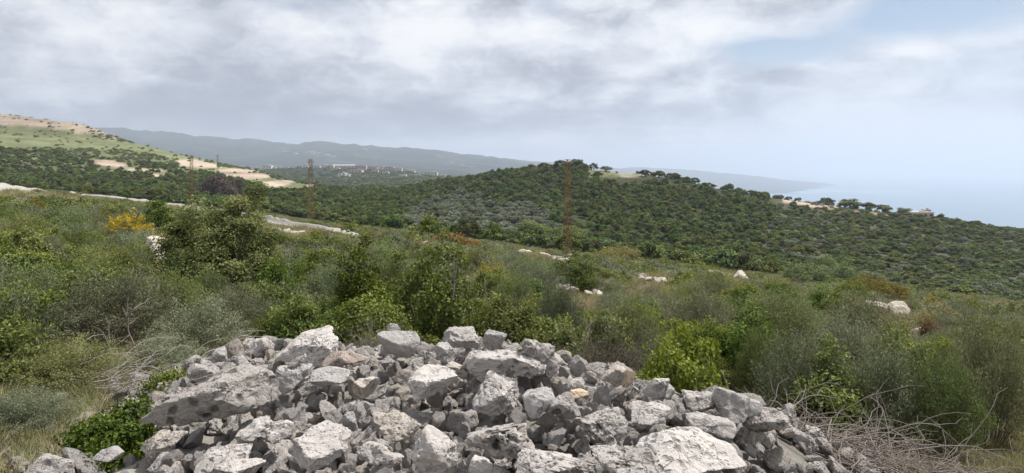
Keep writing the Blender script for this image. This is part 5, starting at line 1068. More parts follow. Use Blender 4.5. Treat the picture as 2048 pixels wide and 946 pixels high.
 (18,-2.206,5.986,-1.704,0.1,0.15,-0.58,-0.69,0.4), (12,-1.967,6.073,-1.671,0.142,0.36,-0.89,0.04,0.27), (8,1.408,2.389,-1.766,0.093,0.35,0.02,-0.06,-0.94),
 (10,-0.307,4.678,-1.615,0.115,0.18,0.6,0.78,0.07), (15,-0.644,1.911,-1.712,0.101,0.25,0.03,0.37,-0.89), (16,-1.274,5.266,-1.702,0.126,0.97,0.11,-0.08,0.18),
 (25,-2.455,3.257,-1.739,0.104,0.47,-0.73,-0.4,0.3), (7,0.542,4.369,-1.576,0.147,0.45,-0.1,-0.77,0.44), (0,-0.151,2.574,-1.66,0.171,0.52,-0.39,0.76,-0.01),
 (20,1.369,3.255,-1.758,0.109,0.83,0.51,-0.23,-0.05), (22,1.179,1.92,-1.711,0.131,0.03,-0.91,0.34,0.25), (22,1.364,4.318,-1.649,0.179,0.64,-0.74,0.15,0.1),
 (5,-0.126,2.881,-1.715,0.106,0.12,-0.16,0.98,0.03), (23,-2.744,5.758,-1.732,0.108,0.42,-0.43,-0.41,0.69), (12,-1.17,3.553,-1.718,0.167,0.87,-0.01,0.48,-0.15),
 (19,-1.711,5.844,-1.693,0.13,0.48,0.37,0.01,-0.8), (12,0.945,2.2,-1.706,0.145,0.96,-0.24,-0.08,-0.15), (1,1.576,4.917,-1.752,0.156,0.94,0.07,-0.28,-0.19),
 (6,-1.682,2.984,-1.712,0.17,0.53,-0.29,-0.29,-0.74), (17,-2.678,4.857,-1.759,0.151,0.8,0.34,-0.48,-0.15), (25,-1.116,4.787,-1.692,0.127,0.74,0.3,0.54,0.27),
 (21,1.843,3.04,-1.926,0.147,0.86,-0.12,0.17,0.47), (9,-1.868,5.378,-1.664,0.173,0.4,0.68,0.61,0.08), (9,-2.687,2.05,-1.641,0.099,0.65,-0.19,-0.11,0.73),
 (10,-2.432,2.497,-1.691,0.141,0.56,-0.61,-0.11,-0.55), (6,1.75,2.659,-1.785,0.164,0.49,-0.45,0.06,-0.74), (2,-2.04,5.358,-1.653,0.134,0.48,0.17,-0.03,0.86),
 (8,0.041,4.993,-1.602,0.128,0.77,0.48,-0.01,-0.42), (1,0.535,3.702,-1.647,0.148,0.28,0.36,-0.87,-0.17), (25,-2.674,3.326,-1.76,0.176,0.71,-0.19,0.35,-0.58),
 (15,-1.327,2.351,-1.785,0.093,0.91,-0.08,0.1,-0.39), (7,-2.323,4.085,-1.713,0.148,0.15,0.09,0.53,-0.83), (19,-2.055,5.697,-1.56,0.164,0.98,0.05,-0.19,-0.05),
 (17,-0.413,5.48,-1.655,0.099,0.13,-0.39,0.16,0.9), (12,1.718,3.379,-1.869,0.14,0.08,-0.95,0.06,0.31), (8,-1.273,3.028,-1.769,0.097,0.35,-0.74,0.05,0.57),
 (3,-1.775,4.79,-1.666,0.15,0.09,0.12,-0.04,0.99), (18,-0.693,5.561,-1.704,0.149,0.07,-0.61,-0.68,0.39), (10,-0.876,3.542,-1.742,0.102,0.27,0.21,-0.49,0.8),
 (18,-2.387,2.197,-1.607,0.18,0.71,-0.08,-0.43,-0.55), (3,-2.552,4.992,-1.674,0.167,0.53,0.04,0.27,-0.8), (17,-0.798,4.847,-1.594,0.171,0.63,0.45,0.14,-0.62),
 (2,-0.682,6.058,-1.731,0.172,0.24,-0.44,-0.46,0.74), (12,-0.729,5.268,-1.631,0.162,0.04,-0.12,-0.99,0.06), (24,1.619,4.731,-1.71,0.172,0.12,0.3,0.07,0.94),
 (0,1.331,3.517,-1.73,0.107,0.8,-0.07,-0.01,0.6), (24,-1.322,5.586,-1.722,0.173,0.38,0.82,-0.41,0.17), (2,-1.911,4.343,-1.639,0.154,0.69,-0.4,0.49,-0.35),
 (17,-2.368,4.813,-1.651,0.108,0.26,-0.81,0.35,0.38), (16,1.328,4.038,-1.691,0.098,0.23,0.25,0.82,-0.46), (17,-1.352,1.932,-1.734,0.095,0.99,-0.02,0.04,0.14),
 (9,0.767,4.483,-1.6,0.124,0.57,0.54,0.17,0.6), (8,0.845,4.496,-1.608,0.141,0.39,-0.72,-0.4,0.4), (23,1.386,2.344,-1.711,0.144,0.96,-0.23,0.15,-0.12),
 (7,-1.344,2.344,-1.657,0.147,0.81,0.18,-0.44,-0.34), (21,-0.691,6.542,-1.921,0.118,0.23,-0.14,-0.95,0.17), (8,1.888,4.058,-1.83,0.091,0.2,0.11,0.46,0.86),
 (18,-2.207,5.809,-1.677,0.124,0.81,0.39,0.39,-0.19), (6,-1.001,6.811,-2.073,0.13,0.35,-0.15,0.29,0.88), (23,-0.409,3.952,-1.652,0.136,0.53,-0.1,0.14,0.83),
 (5,0.386,2.218,-1.679,0.115,0.93,-0.04,-0.19,0.32), (4,-2.523,5.596,-1.634,0.189,0.86,0.21,-0.43,-0.15), (13,-0.894,2.997,-1.777,0.09,0.75,0.63,-0.18,0.08),
 (22,-0.216,5.963,-1.654,0.168,0.43,0.26,-0.22,-0.84), (9,0.18,2.029,-1.64,0.15,0,0.52,-0.83,0.21), (8,0.544,5.591,-1.747,0.106,0.17,-0.8,0.53,0.23),
 (8,-0.616,3.863,-1.652,0.122,0.39,-0.77,0.39,0.32), (9,0.94,2.863,-1.73,0.105,0.71,-0.69,-0.11,-0.07), (16,1.341,2.153,-1.746,0.105,0.13,0.19,0.38,-0.9),
 (8,-2.334,5.099,-1.572,0.113,0.55,0.19,-0.57,-0.58), (20,-0.635,2.886,-1.659,0.179,0.66,-0.57,-0.45,-0.19), (10,-1.424,5.348,-1.713,0.101,0.37,0.9,0.04,-0.21),
 (19,-1.938,4.592,-1.639,0.124,0.61,-0.06,-0.02,-0.79), (8,0.579,5.757,-1.826,0.11,0.57,-0.09,0.33,0.75), (20,0.429,6.035,-1.834,0.177,0.09,-0.06,0.54,-0.84),
 (11,-1.744,5.566,-1.718,0.114,0.23,0.6,-0.49,-0.59), (14,-0.485,2.663,-1.743,0.096,0.29,-0.54,-0.77,0.16), (7,-1.469,2.335,-1.689,0.133,0.71,0.19,0.26,0.62),
 (22,-2.942,5.756,-1.829,0.147,0.43,-0.39,0.82,-0.02), (20,-0.797,2.104,-1.71,0.186,0.71,-0.08,0.11,-0.69), (22,0.079,2.829,-1.687,0.144,0.31,-0.01,0.05,-0.95),
 (8,1.757,3.107,-1.887,0.118,0.13,-0.35,0.25,-0.9), (1,-0.942,3.673,-1.722,0.108,0.02,-0.18,0.78,-0.6), (17,0.985,5.144,-1.782,0.134,0.81,0.06,-0.33,0.48),
 (6,-2.973,5.976,-1.869,0.164,0.55,-0.44,-0.43,0.56), (16,1.152,5.073,-1.851,0.138,0.05,-0.67,0.69,-0.26), (19,-2.026,2.546,-1.712,0.182,0.27,0.41,-0.61,-0.62),
 (12,1.322,2.672,-1.76,0.152,0.17,-0.83,-0.36,0.4), (24,-2.251,4.31,-1.706,0.111,0.08,0.13,0.98,-0.08), (18,-2.104,6.7,-1.951,0.179,0.17,0.7,-0.63,0.3),
 (4,-1.434,4.008,-1.694,0.151,0.82,0.33,-0.44,0.17), (10,-1.62,4.587,-1.65,0.145,0.02,0.03,0.9,0.44), (25,-1.933,5.141,-1.622,0.143,0.22,0.81,0.49,0.25),
 (4,-1.957,6.38,-1.795,0.146,0.43,0.14,-0.46,-0.76), (21,1.675,4.546,-1.656,0.189,0.07,0.42,0.9,0.12), (23,-2.091,4.885,-1.614,0.124,0.87,0.28,-0.31,-0.25),
 (6,-0.665,2.493,-1.727,0.155,0.5,0.49,-0.46,-0.55), (23,-0.958,2.447,-1.647,0.164,0.25,0.6,-0.24,-0.72), (16,-0.034,5.504,-1.568,0.172,0.11,-0.88,-0.38,0.28),
 (23,0.976,5.438,-1.879,0.189,0.05,0.66,-0.74,0.13), (3,-0.909,2.954,-1.739,0.168,0.22,-0.34,0.55,0.73), (19,-1.138,2.412,-1.751,0.16,0.71,0.3,0.41,-0.49),
 (4,-0.547,5.757,-1.625,0.18,0.43,0.26,-0.18,0.84), (7,1.208,4.215,-1.651,0.124,0.33,-0.52,0.76,0.21), (10,1.089,2.317,-1.715,0.154,0.78,-0.24,-0.07,-0.57),
 (16,0.819,4.347,-1.617,0.113,0.75,-0.37,0.32,-0.44), (3,-0.989,1.963,-1.725,0.102,0.08,-0.43,0.34,-0.83), (11,-1.963,2.29,-1.679,0.119,0.29,0.53,0.67,0.43),
 (10,0.176,2.776,-1.669,0.112,0.7,-0.2,-0.06,-0.68), (17,0.432,5.366,-1.593,0.166,0.43,0.58,-0.55,-0.42), (14,-1.196,6.357,-1.851,0.158,0.38,-0.19,-0.16,-0.89),
 (3,-2.201,2.975,-1.72,0.119,0,-0.05,0.04,1), (16,1.195,4.54,-1.66,0.11,0.93,-0.25,0.26,-0.08), (19,0.386,2.441,-1.602,0.094,0.85,0.43,0.27,0.12),
 (2,-0.937,3.075,-1.706,0.169,0.35,0.58,0.23,0.7), (17,2.179,2.123,-2.032,0.109,0.44,0.43,0.57,0.54), (5,-1.34,5.996,-1.738,0.187,0.23,-0.08,-0.95,-0.19),
 (9,-1.754,4.533,-1.654,0.132,0.32,-0.62,0.52,-0.49), (10,0.032,2.358,-1.684,0.091,0.87,0.41,0.11,0.25), (6,-0.519,2.701,-1.687,0.136,0.17,0.37,-0.24,-0.88),
 (2,1.794,4.276,-1.731,0.161,0.77,0.29,-0.35,-0.46), (24,-0.719,5.238,-1.681,0.185,0.81,-0.24,-0.05,0.53), (11,1.761,3.489,-1.866,0.126,0.05,-0.08,0.84,0.54),
 (19,-0.851,2.337,-1.64,0.109,0.11,-0.2,-0.59,-0.78), (4,-2.122,2.745,-1.671,0.131,0.09,0.03,0.84,-0.53), (0,0.888,2.09,-1.668,0.124,0.91,0.08,-0.03,-0.4),
 (2,-0.909,5.331,-1.613,0.139,0.18,0.57,0.8,0.07), (2,-1.181,5.521,-1.658,0.16,0.35,-0.55,0.65,-0.38), (16,-2.181,5.901,-1.678,0.119,0.66,-0.6,0.19,-0.41),
 (4,-1.583,5.949,-1.733,0.149,0.35,-0.79,0.29,0.4), (2,-0.412,4.857,-1.635,0.111,0.27,0.51,0.52,0.62), (9,-0.469,2.273,-1.695,0.154,0.16,-0.59,0.42,0.68),
 (14,-2.022,4.504,-1.64,0.095,0.6,-0.11,0.02,-0.79), (7,-0.222,3.708,-1.61,0.148,0.76,-0.43,0.42,-0.24), (1,-2.391,2.413,-1.663,0.109,0.39,-0.45,0.79,0.14),
 (15,-0.83,3.686,-1.716,0.142,0.05,0.93,0.2,0.3), (22,-2.4,2.632,-1.712,0.092,0.66,0.12,-0.06,-0.74), (17,-1.741,2.471,-1.72,0.155,0.73,0.58,0.26,-0.25),
 (6,-1.651,2.358,-1.665,0.136,0.63,-0.52,0.06,-0.58), (15,-0.55,2.722,-1.754,0.103,0.68,0.03,0.08,-0.72), (22,-1.357,2.043,-1.739,0.095,0.36,-0.53,0.69,0.34),
 (23,-1.317,2.787,-1.716,0.123,0.09,0.55,-0.83,-0.04), (24,-1.701,3.486,-1.738,0.14,0.79,0.11,0.05,0.61), (16,-1.329,2.178,-1.641,0.125,0.25,0.9,0.34,-0.07),
 (25,-2.028,5.081,-1.648,0.105,0.84,0.08,0.19,-0.5), (11,-0.027,2.289,-1.684,0.099,0.25,0.88,0.12,0.37), (11,-0.046,5.57,-1.646,0.174,0.15,0.39,-0.91,-0.01),
 (2,1.07,5.061,-1.82,0.168,0.24,-0.51,-0.54,0.62), (6,-1.838,4.248,-1.652,0.13,0.06,-0.83,-0.54,0.13), (14,0.654,2.181,-1.624,0.138,0.67,-0.29,-0.29,-0.62),
 (6,1.83,2.331,-1.905,0.149,0.3,-0.22,0.18,-0.91), (2,-1.208,3.619,-1.733,0.128,0.12,-0.16,0.24,-0.95), (10,-1.951,4.623,-1.571,0.147,0.96,-0.21,-0.16,0.07),
 (15,0.382,2.517,-1.616,0.142,0.26,-0.08,0.32,-0.91), (25,-1.322,3.423,-1.742,0.178,0.48,-0.14,0.06,0.86), (25,1.561,3.375,-1.778,0.139,0,-0.25,-0.94,-0.22),
 (5,1.638,4.471,-1.697,0.14,0.77,-0.14,0.05,0.62), (0,0.155,3.92,-1.615,0.12,0.04,-0.07,-0.16,0.98), (3,0.024,5.372,-1.586,0.181,0.03,-0.35,0.29,-0.89),
 (8,-0.338,2.494,-1.692,0.097,0.09,0.55,0.77,-0.31), (3,-0.349,5.845,-1.676,0.135,0.48,0.3,0.81,0.18), (16,0.548,4.583,-1.48,0.11,0.99,-0.1,-0.06,-0.09),
 (18,-0.533,5.969,-1.735,0.1,0.17,0.03,0.23,0.96), (7,0.431,4.347,-1.576,0.141,0.42,0.66,-0.47,-0.41), (14,0.45,2.286,-1.654,0.132,0.18,-0.02,-0.31,0.93),
 (20,0.98,4.748,-1.665,0.101,0.6,0.61,-0.21,-0.46), (3,-2.432,4.84,-1.697,0.116,0.13,0.19,0.12,-0.97), (15,-2.014,4.098,-1.636,0.154,0.43,0.02,0.42,-0.8),
 (15,-2.233,3.465,-1.701,0.097,0.87,-0.04,0.09,-0.49), (10,-1.007,2.038,-1.684,0.122,0.47,-0.71,0.17,-0.49), (24,0.514,3.802,-1.65,0.099,0.01,-0.76,0.65,-0),
 (1,0.996,4.016,-1.669,0.107,0.08,-0.6,-0.74,-0.29), (20,-1.401,3.086,-1.774,0.112,0.37,-0.5,-0.38,0.68), (15,-1.552,6.074,-1.719,0.158,0.66,0.21,-0.21,-0.69),
 (10,0.187,4.925,-1.597,0.096,0.08,0.17,-0.1,0.98), (8,-2.433,3.006,-1.704,0.182,0.96,-0.18,0.05,0.22), (15,1.453,2.043,-1.751,0.11,0.65,-0.06,0.11,-0.75),
 (17,-2.233,4.614,-1.621,0.11,0.4,-0.59,-0.5,-0.48), (5,1.675,2.061,-1.832,0.091,0.21,-0.68,-0.61,0.35), (9,0.362,2.8,-1.684,0.093,0.59,-0.15,0.65,0.47),
 (19,-1.72,5.763,-1.735,0.097,0.3,0.22,0.77,0.51), (21,1.112,2.68,-1.76,0.126,0.37,-0.01,-0.09,-0.92), (25,-0.034,6.203,-1.77,0.17,0.35,0.68,-0.57,-0.3),
 (13,1.069,2.159,-1.729,0.098,0.01,1,0.05,-0.02), (0,1.633,1.944,-1.783,0.111,0.82,-0.1,-0.23,-0.52), (16,-1.243,4.739,-1.681,0.149,0.04,-0.24,-0.3,0.92),
 (13,-0.54,3.294,-1.728,0.146,0.28,-0.09,-0.12,0.95), (22,-0.542,3.84,-1.63,0.151,0.54,0.36,-0.36,-0.67), (10,-1.055,3.22,-1.736,0.119,0.67,0.5,-0.53,0.13),
 (3,-1.44,2.732,-1.7,0.118,0.07,-0.79,-0.06,-0.61), (11,0.649,1.991,-1.668,0.138,0.5,0.7,0.5,-0.11), (12,-0.006,5.939,-1.68,0.123,0.22,-0.04,0.31,-0.92),
 (15,-1.872,1.914,-1.65,0.181,0.3,-0.76,0.24,0.52), (12,0.32,2.872,-1.683,0.101,0.35,-0.68,0.61,-0.2), (12,-1.826,2.409,-1.725,0.119,0.58,-0.26,0.77,-0.1),
 (8,-0.262,1.956,-1.66,0.091,0.03,0.88,-0.44,-0.16), (5,-2.486,5.409,-1.675,0.106,0.22,-0.85,0.46,-0.15), (18,-2.411,1.981,-1.654,0.094,0.39,0.57,0.72,-0.04),
 (1,-0.861,2.661,-1.712,0.124,0.22,-0.96,0.18,-0.06), (19,-1.142,3.789,-1.686,0.125,0.68,-0.15,-0.69,0.2), (24,-1.705,2.564,-1.77,0.137,0.06,0.31,-0.95,0.09),
 (1,-0.766,3.736,-1.717,0.103,0.59,0.03,0.1,0.8), (19,-1.81,3.718,-1.686,0.184,0.5,0.57,0.56,0.33), (3,0.284,3.908,-1.636,0.09,0.79,-0.04,0.1,-0.61),
 (18,1.015,2.631,-1.735,0.129,0.1,0.13,-0.52,-0.84), (22,-1.633,3.61,-1.73,0.137,0.08,-0.85,-0.51,0.11), (16,-1.916,3.094,-1.719,0.129,0.72,-0.48,0.26,-0.43),
 (3,1.387,2.968,-1.761,0.145,0.21,0.29,-0.32,-0.88), (22,-0.927,2.557,-1.684,0.149,0.75,-0.16,0.32,0.56), (1,-2.388,1.903,-1.638,0.118,0.49,0.33,-0.79,0.17),
 (11,-0.957,5.944,-1.767,0.126,0.03,0.89,-0.38,-0.25), (12,-0.102,5.518,-1.664,0.112,0.86,-0.12,-0.01,-0.49), (2,-2.072,3.279,-1.708,0.119,0.5,0.79,0.15,0.33),
 (1,0.74,2.705,-1.681,0.168,0.43,0.58,0.63,0.28), (7,-1.031,5.891,-1.714,0.182,0.17,0.41,0.8,0.41), (19,-2.61,2.197,-1.663,0.103,0.7,0.14,-0.68,-0.16),
 (22,-1.926,2.892,-1.658,0.189,0.97,-0.17,0.19,-0.03), (12,-0.329,2.859,-1.736,0.121,0.23,-0.09,-0.06,0.97), (0,-0.831,4.629,-1.676,0.091,0.73,0.6,-0.34,0.03),
 (25,-1.511,2.505,-1.698,0.166,0.94,0,0.29,0.17), (4,-0.329,5.734,-1.609,0.156,0.3,0.05,-0.52,-0.8), (16,-0.488,6.328,-1.786,0.164,0.4,0.02,0.05,-0.92),
 (18,1.849,2.676,-1.948,0.108,0.2,-0.03,-0.44,-0.88), (9,1.186,4.904,-1.735,0.182,0.78,-0.18,-0.41,0.44), (11,-1.81,6.155,-1.768,0.1,0.83,-0.07,0.01,-0.55),
 (22,1.304,3.163,-1.757,0.1,0.12,-0.13,-0.45,-0.87), (7,-2.169,2.233,-1.626,0.12,0.3,-0.17,0.14,0.93), (25,0.511,3.97,-1.631,0.093,0.62,0.05,0.46,0.63),
 (12,0.074,2.132,-1.676,0.131,0.06,0.96,-0.26,0.03), (19,-1.184,6.515,-1.909,0.137,0.11,-0.92,-0.38,0.01), (24,-1.526,2.572,-1.735,0.116,0.92,0.37,0.15,-0.03),
 (16,-0.47,6.237,-1.722,0.166,0.46,-0.15,-0.87,0.01), (16,1.174,2.859,-1.739,0.147,0.03,0.47,0.52,-0.71), (17,-1.174,2.819,-1.765,0.109,0.03,0.21,-0.96,-0.19),
 (25,-1.666,3.352,-1.753,0.107,0.45,0.6,-0.1,-0.66), (1,-2.43,4.74,-1.69,0.096,0.22,0.06,-0.51,-0.83), (17,0.852,2.248,-1.658,0.147,0.72,-0.43,-0.5,0.21),
 (23,-0.99,4.565,-1.632,0.138,0.75,-0.5,-0.04,0.44), (14,-1.232,2.609,-1.686,0.142,0.06,0.38,-0.59,-0.71), (12,-1.278,5.808,-1.687,0.105,0.16,0.06,-0.33,-0.93),
 (10,0.041,2.128,-1.606,0.156,0.85,-0.53,0.03,-0), (8,1.069,2.149,-1.658,0.174,0.71,0.33,-0.17,-0.6), (24,-0.924,4.668,-1.67,0.142,0.1,-0.89,0.29,-0.35),
 (10,-0.359,5.617,-1.631,0.177,0,0.98,0.04,-0.18), (6,-0.39,2.938,-1.718,0.164,0.89,-0.38,-0.08,-0.26), (6,1.009,5.019,-1.775,0.113,0.37,0.42,0.24,-0.79),
 (20,-0.476,5.903,-1.703,0.117,0.69,0.04,-0.66,-0.29), (22,-2.033,5.943,-1.693,0.158,0.94,0.18,0.25,-0.17), (23,-1.549,2.288,-1.736,0.11,0.05,0.68,-0.15,0.71),
 (3,0.466,3.853,-1.618,0.159,0.27,0.84,-0.48,0.04), (23,-2.714,1.951,-1.625,0.118,0.98,-0.14,-0.09,-0.13), (21,-1.631,5.405,-1.72,0.119,0.14,-0.09,-0.99,-0.03),
 (15,-0.421,4.636,-1.631,0.133,0.4,0.03,-0.11,-0.91), (4,-1.111,2.757,-1.736,0.136,0.47,0.2,0.12,0.85), (7,0.286,3.509,-1.647,0.114,0.82,-0.13,-0.04,-0.56),
 (16,1.339,2.501,-1.74,0.149,0.82,0.1,0.33,-0.46), (22,-1.74,6.159,-1.733,0.097,0.23,-0.33,0.81,0.44), (15,1.558,4.775,-1.714,0.1,0.38,-0.16,-0.91,0.03),
 (13,-1.396,6.265,-1.798,0.145,0.9,-0.19,-0.25,-0.29), (12,-2.459,2.872,-1.74,0.181,0.14,0.09,-0,-0.99), (3,-1.961,6.134,-1.713,0.137,0.36,0.87,0.08,-0.33),
 (10,1.447,2.709,-1.75,0.146,0.24,0.08,0.61,-0.75), (19,-1.979,4.933,-1.643,0.091,0.42,-0.3,-0.53,0.67), (11,-1.445,4.541,-1.688,0.159,0.07,-0.96,-0.27,0.1),
 (1,-0.563,2.296,-1.742,0.096,0.06,0.64,0.7,0.31), (6,-2.452,6.14,-1.701,0.141,0.83,-0.47,-0.23,0.19), (4,-1.416,3.743,-1.724,0.116,0.92,0.25,-0.29,-0.12),
 (12,-1.82,5.154,-1.69,0.094,0.02,-0.29,0.96,-0.02), (1,-1.344,3.022,-1.791,0.103,0.14,0.92,0.26,0.25), (24,0.028,3.605,-1.656,0.159,0.54,0.07,-0.03,-0.84),
 (2,-2.637,2.285,-1.665,0.132,0.88,-0.37,0.09,0.28), (17,1.435,4.218,-1.631,0.146,0.56,0.53,-0.63,0.07), (6,0.089,3.558,-1.609,0.143,0.78,-0.6,-0.15,0.09),
 (15,-2.131,2.181,-1.676,0.133,0.64,-0.26,0.21,-0.69), (11,-1.213,4.634,-1.698,0.114,0.94,0.01,0.05,0.33), (13,-0.976,2.241,-1.753,0.099,0.24,0.79,0.16,0.55),
 (13,1.362,4.85,-1.749,0.137,0.07,0.17,0.91,-0.36), (17,-0.399,6.518,-1.854,0.151,0.48,0.05,-0.59,-0.65), (15,-0.501,5.473,-1.653,0.152,0.91,-0.06,0.4,-0.12),
 (3,-1.47,5.326,-1.689,0.129,0.19,-0.1,-0.23,0.95), (12,1.506,2.284,-1.77,0.181,0.03,0.64,0.76,-0.12), (20,1.711,3.302,-1.845,0.126,0.03,0.31,-0.72,-0.62),
 (12,1.32,3.681,-1.733,0.109,0.08,-0.84,0.52,0.11), (17,-1.719,2.812,-1.737,0.137,0.45,0.14,-0.08,0.88), (17,-2.172,2,-1.604,0.138,0.6,-0.07,-0.4,-0.68),
 (7,1.254,3.613,-1.697,0.167,0.65,0.14,-0.57,-0.48), (18,1.387,4.471,-1.642,0.18,0.44,-0.69,0.51,0.25), (1,-1.019,6.163,-1.776,0.113,0.9,-0.2,0.33,-0.22),
 (10,-1.322,2.934,-1.706,0.159,0.5,-0.73,-0.03,-0.47), (2,-1.008,2.424,-1.715,0.095,0.64,0.09,-0.44,-0.63), (10,-1.484,5.239,-1.711,0.097,0.18,-0.58,0.26,-0.75),
 (25,-2.336,1.973,-1.665,0.124,0.54,0.64,-0.21,-0.51), (15,-2.312,2.735,-1.718,0.092,0.94,-0.09,0.05,-0.31), (13,-1.014,4.073,-1.7,0.172,0.8,-0.07,-0.07,0.59),
 (23,-1.032,5.411,-1.705,0.147,0.91,0.31,-0.08,-0.26), (21,-2.224,3.968,-1.713,0.091,0.83,-0.03,-0.09,0.55), (1,-0.383,4.721,-1.633,0.099,0.02,0.98,0.19,0.07),
 (0,-0.235,4.599,-1.608,0.127,0.13,-0.95,0.29,-0.08), (19,-0.1,1.983,-1.584,0.188,0.25,0.88,0.35,0.17), (25,0.281,4.803,-1.574,0.173,0.22,0.31,-0.09,-0.92),
 (0,0.523,2.015,-1.648,0.11,0.85,0.36,0.13,0.37), (21,-2.534,2.479,-1.688,0.143,0.42,0.21,-0.09,0.88), (12,-1.444,2.759,-1.776,0.117,0.34,-0.5,-0.27,0.75),
 (23,1.052,1.958,-1.648,0.132,0.87,0.24,-0.1,-0.42), (21,-1.265,2.389,-1.694,0.166,0.96,0.01,-0.06,-0.28), (20,-0.797,4.281,-1.651,0.133,0.21,0.78,-0.08,0.58),
 (13,-1.471,4.41,-1.321,0.116,0.8,-0.02,-0.1,0.59), (24,-1.545,6.044,-1.778,0.097,0.06,-0.45,-0.89,0.03), (7,1.928,3.341,-1.953,0.116,0.09,-0.71,-0.35,-0.6),
 (9,2.29,2.744,-2.139,0.112,0.71,0.42,0.14,0.55), (11,-2.562,4.233,-1.84,0.125,0.4,0.18,-0.02,-0.9), (11,-1.36,6.606,-2,0.086,0.04,0.05,0.94,-0.33),
 (12,2.021,3.028,-2.041,0.123,0.24,0.14,0.03,0.96), (13,1.147,5.207,-1.92,0.15,0.8,-0.32,0.02,-0.51), (23,-3.004,2.415,-1.656,0.085,0.64,-0.29,0.3,-0.64),
 (4,-3.006,7.103,-2.136,0.152,0.14,-0.12,0.98,-0.02), (4,-2.587,3.433,-1.788,0.163,0.82,-0.37,0.13,0.41), (25,-2.889,6.996,-2.126,0.084,0.89,-0.43,0.06,0.14),
 (15,-2.838,2.183,-1.642,0.157,0.11,0.96,-0.24,-0.13), (19,-1.93,6.532,-1.912,0.083,0.89,-0.19,0.42,-0), (17,3.176,4.648,-2.275,0.168,0.95,0.23,0.2,-0.05),
 (5,-0.026,6.973,-2.112,0.145,0.02,0.65,0.67,-0.36), (25,2.229,3.51,-2.058,0.116,0.19,-0.07,0.51,-0.84), (3,-2.609,4.173,-1.847,0.12,0.3,0.41,-0.23,-0.83),
 (17,-3.063,4.935,-1.893,0.147,0.06,0.58,0.78,-0.2), (25,-3.1,5.843,-1.932,0.105,0.17,0.92,-0.35,0.07), (8,-2.876,3.473,-1.765,0.165,0.22,-0.08,0.54,0.81),
 (14,-2.852,4.882,-1.87,0.144,0.1,-0.58,0.8,-0.15), (7,2.144,2.514,-2.068,0.071,0.7,-0.09,-0.21,-0.68), (1,-2.209,6.545,-1.89,0.089,0.91,-0.19,-0.07,-0.37),
 (8,1.954,5.114,-1.984,0.134,0.14,0.12,-0.56,-0.81), (7,0.531,6.779,-2.127,0.12,0.59,-0.04,0.8,-0.13), (24,-2.545,3.775,-1.83,0.134,0.16,-0.7,0.66,-0.24),
 (25,-3.33,5.972,-1.992,0.165,0.01,-0.35,0.57,0.75), (24,1.005,5.057,-1.832,0.078,0.26,-0.57,-0.68,0.38), (24,1.373,5.558,-2.124,0.13,0.86,0.44,0.25,-0.1),
 (23,2.285,4.488,-1.938,0.142,0.67,-0.36,0.41,-0.5), (22,0.555,6.422,-2.048,0.109,0.93,-0.02,0.33,0.16), (20,1.184,6.555,-2.359,0.13,0.4,0.58,-0.55,0.45),
 (5,2.286,3.297,-2.137,0.109,0.67,0.28,-0.12,0.68), (7,-3.12,5.418,-1.92,0.129,0.52,-0.62,0.49,-0.31), (19,1.476,5.947,-2.339,0.115,0.67,0.17,-0.72,-0.03),
 (23,-2.761,3.087,-1.747,0.12,0.44,-0.18,0.32,-0.82), (24,-2.937,5.36,-1.873,0.101,0.02,-0.27,0.06,0.96), (8,-0.915,6.856,-2.093,0.11,0.19,0.31,-0.57,-0.74),
 (25,0.54,6.954,-2.236,0.113,0.13,0.27,-0.83,-0.47), (5,-3.019,6.305,-1.978,0.166,0.87,-0.14,-0.42,-0.23), (23,-3.007,3.936,-1.806,0.144,0.78,-0.34,0.26,-0.46),
 (25,-3.039,6.654,-2.003,0.158,0.09,-0.01,0.66,0.74), (25,2.219,2.586,-2.087,0.142,0.58,-0.28,-0.71,0.28), (7,-2.867,3.321,-1.763,0.087,0.98,-0.15,-0.08,0.04),
 (6,-2.989,5.191,-1.911,0.091,0.54,-0.3,-0.54,0.57), (0,0.219,6.32,-1.883,0.074,0.15,0.88,-0.26,0.36), (13,-2.843,4.409,-1.876,0.142,0.96,0.18,-0.13,-0.19),
 (5,2.034,4.494,-1.853,0.095,0.92,-0.09,0.38,-0.02), (0,0.957,6.393,-2.226,0.073,0.51,0.63,-0.41,-0.41), (0,-0.5,6.794,-2.012,0.157,0.06,0.29,-0.71,0.64),
 (12,1.879,5.308,-2.06,0.155,0.15,0.77,0.52,-0.32), (23,-2.734,3.383,-1.788,0.087,0.36,-0.31,0.18,-0.86), (25,1.37,5.697,-2.19,0.102,0.38,0.18,-0.57,0.71),
 (5,0.947,5.309,-1.877,0.122,0.75,0.08,0.14,0.64), (0,-3.174,2.757,-1.671,0.076,0.52,0.14,0.12,0.83), (17,-1.196,6.664,-1.997,0.111,0.64,0.64,0.06,-0.43),
 (16,2.227,4.143,-1.941,0.107,0.8,-0.26,-0.34,0.42), (10,-2.293,6.83,-1.981,0.107,0.06,0.3,0.76,0.58), (21,-1.497,6.47,-1.928,0.106,0.62,-0.05,0.27,0.73),
 (4,2.251,2.162,-2.074,0.108,0.43,-0.46,0.71,0.32), (17,-3.301,1.903,-1.528,0.167,0.03,-0.42,-0.49,-0.76), (16,-2.733,2.674,-1.68,0.143,0.59,-0.01,-0.78,0.19),
 (3,-1.165,6.864,-2.091,0.152,0.45,-0.02,0.72,0.54), (20,0.807,6.774,-2.257,0.114,0.53,-0.56,-0.21,0.61), (14,2.542,4.346,-2.055,0.149,0.44,-0.72,-0.52,0.14),
 (0,2.125,2.707,-2.07,0.107,0.54,-0.53,-0.57,0.31), (15,-2.965,4.813,-1.9,0.136,0.32,0.49,0.81,0.06), (23,2.433,5.437,-2.252,0.149,0.23,0.94,0.2,-0.16),
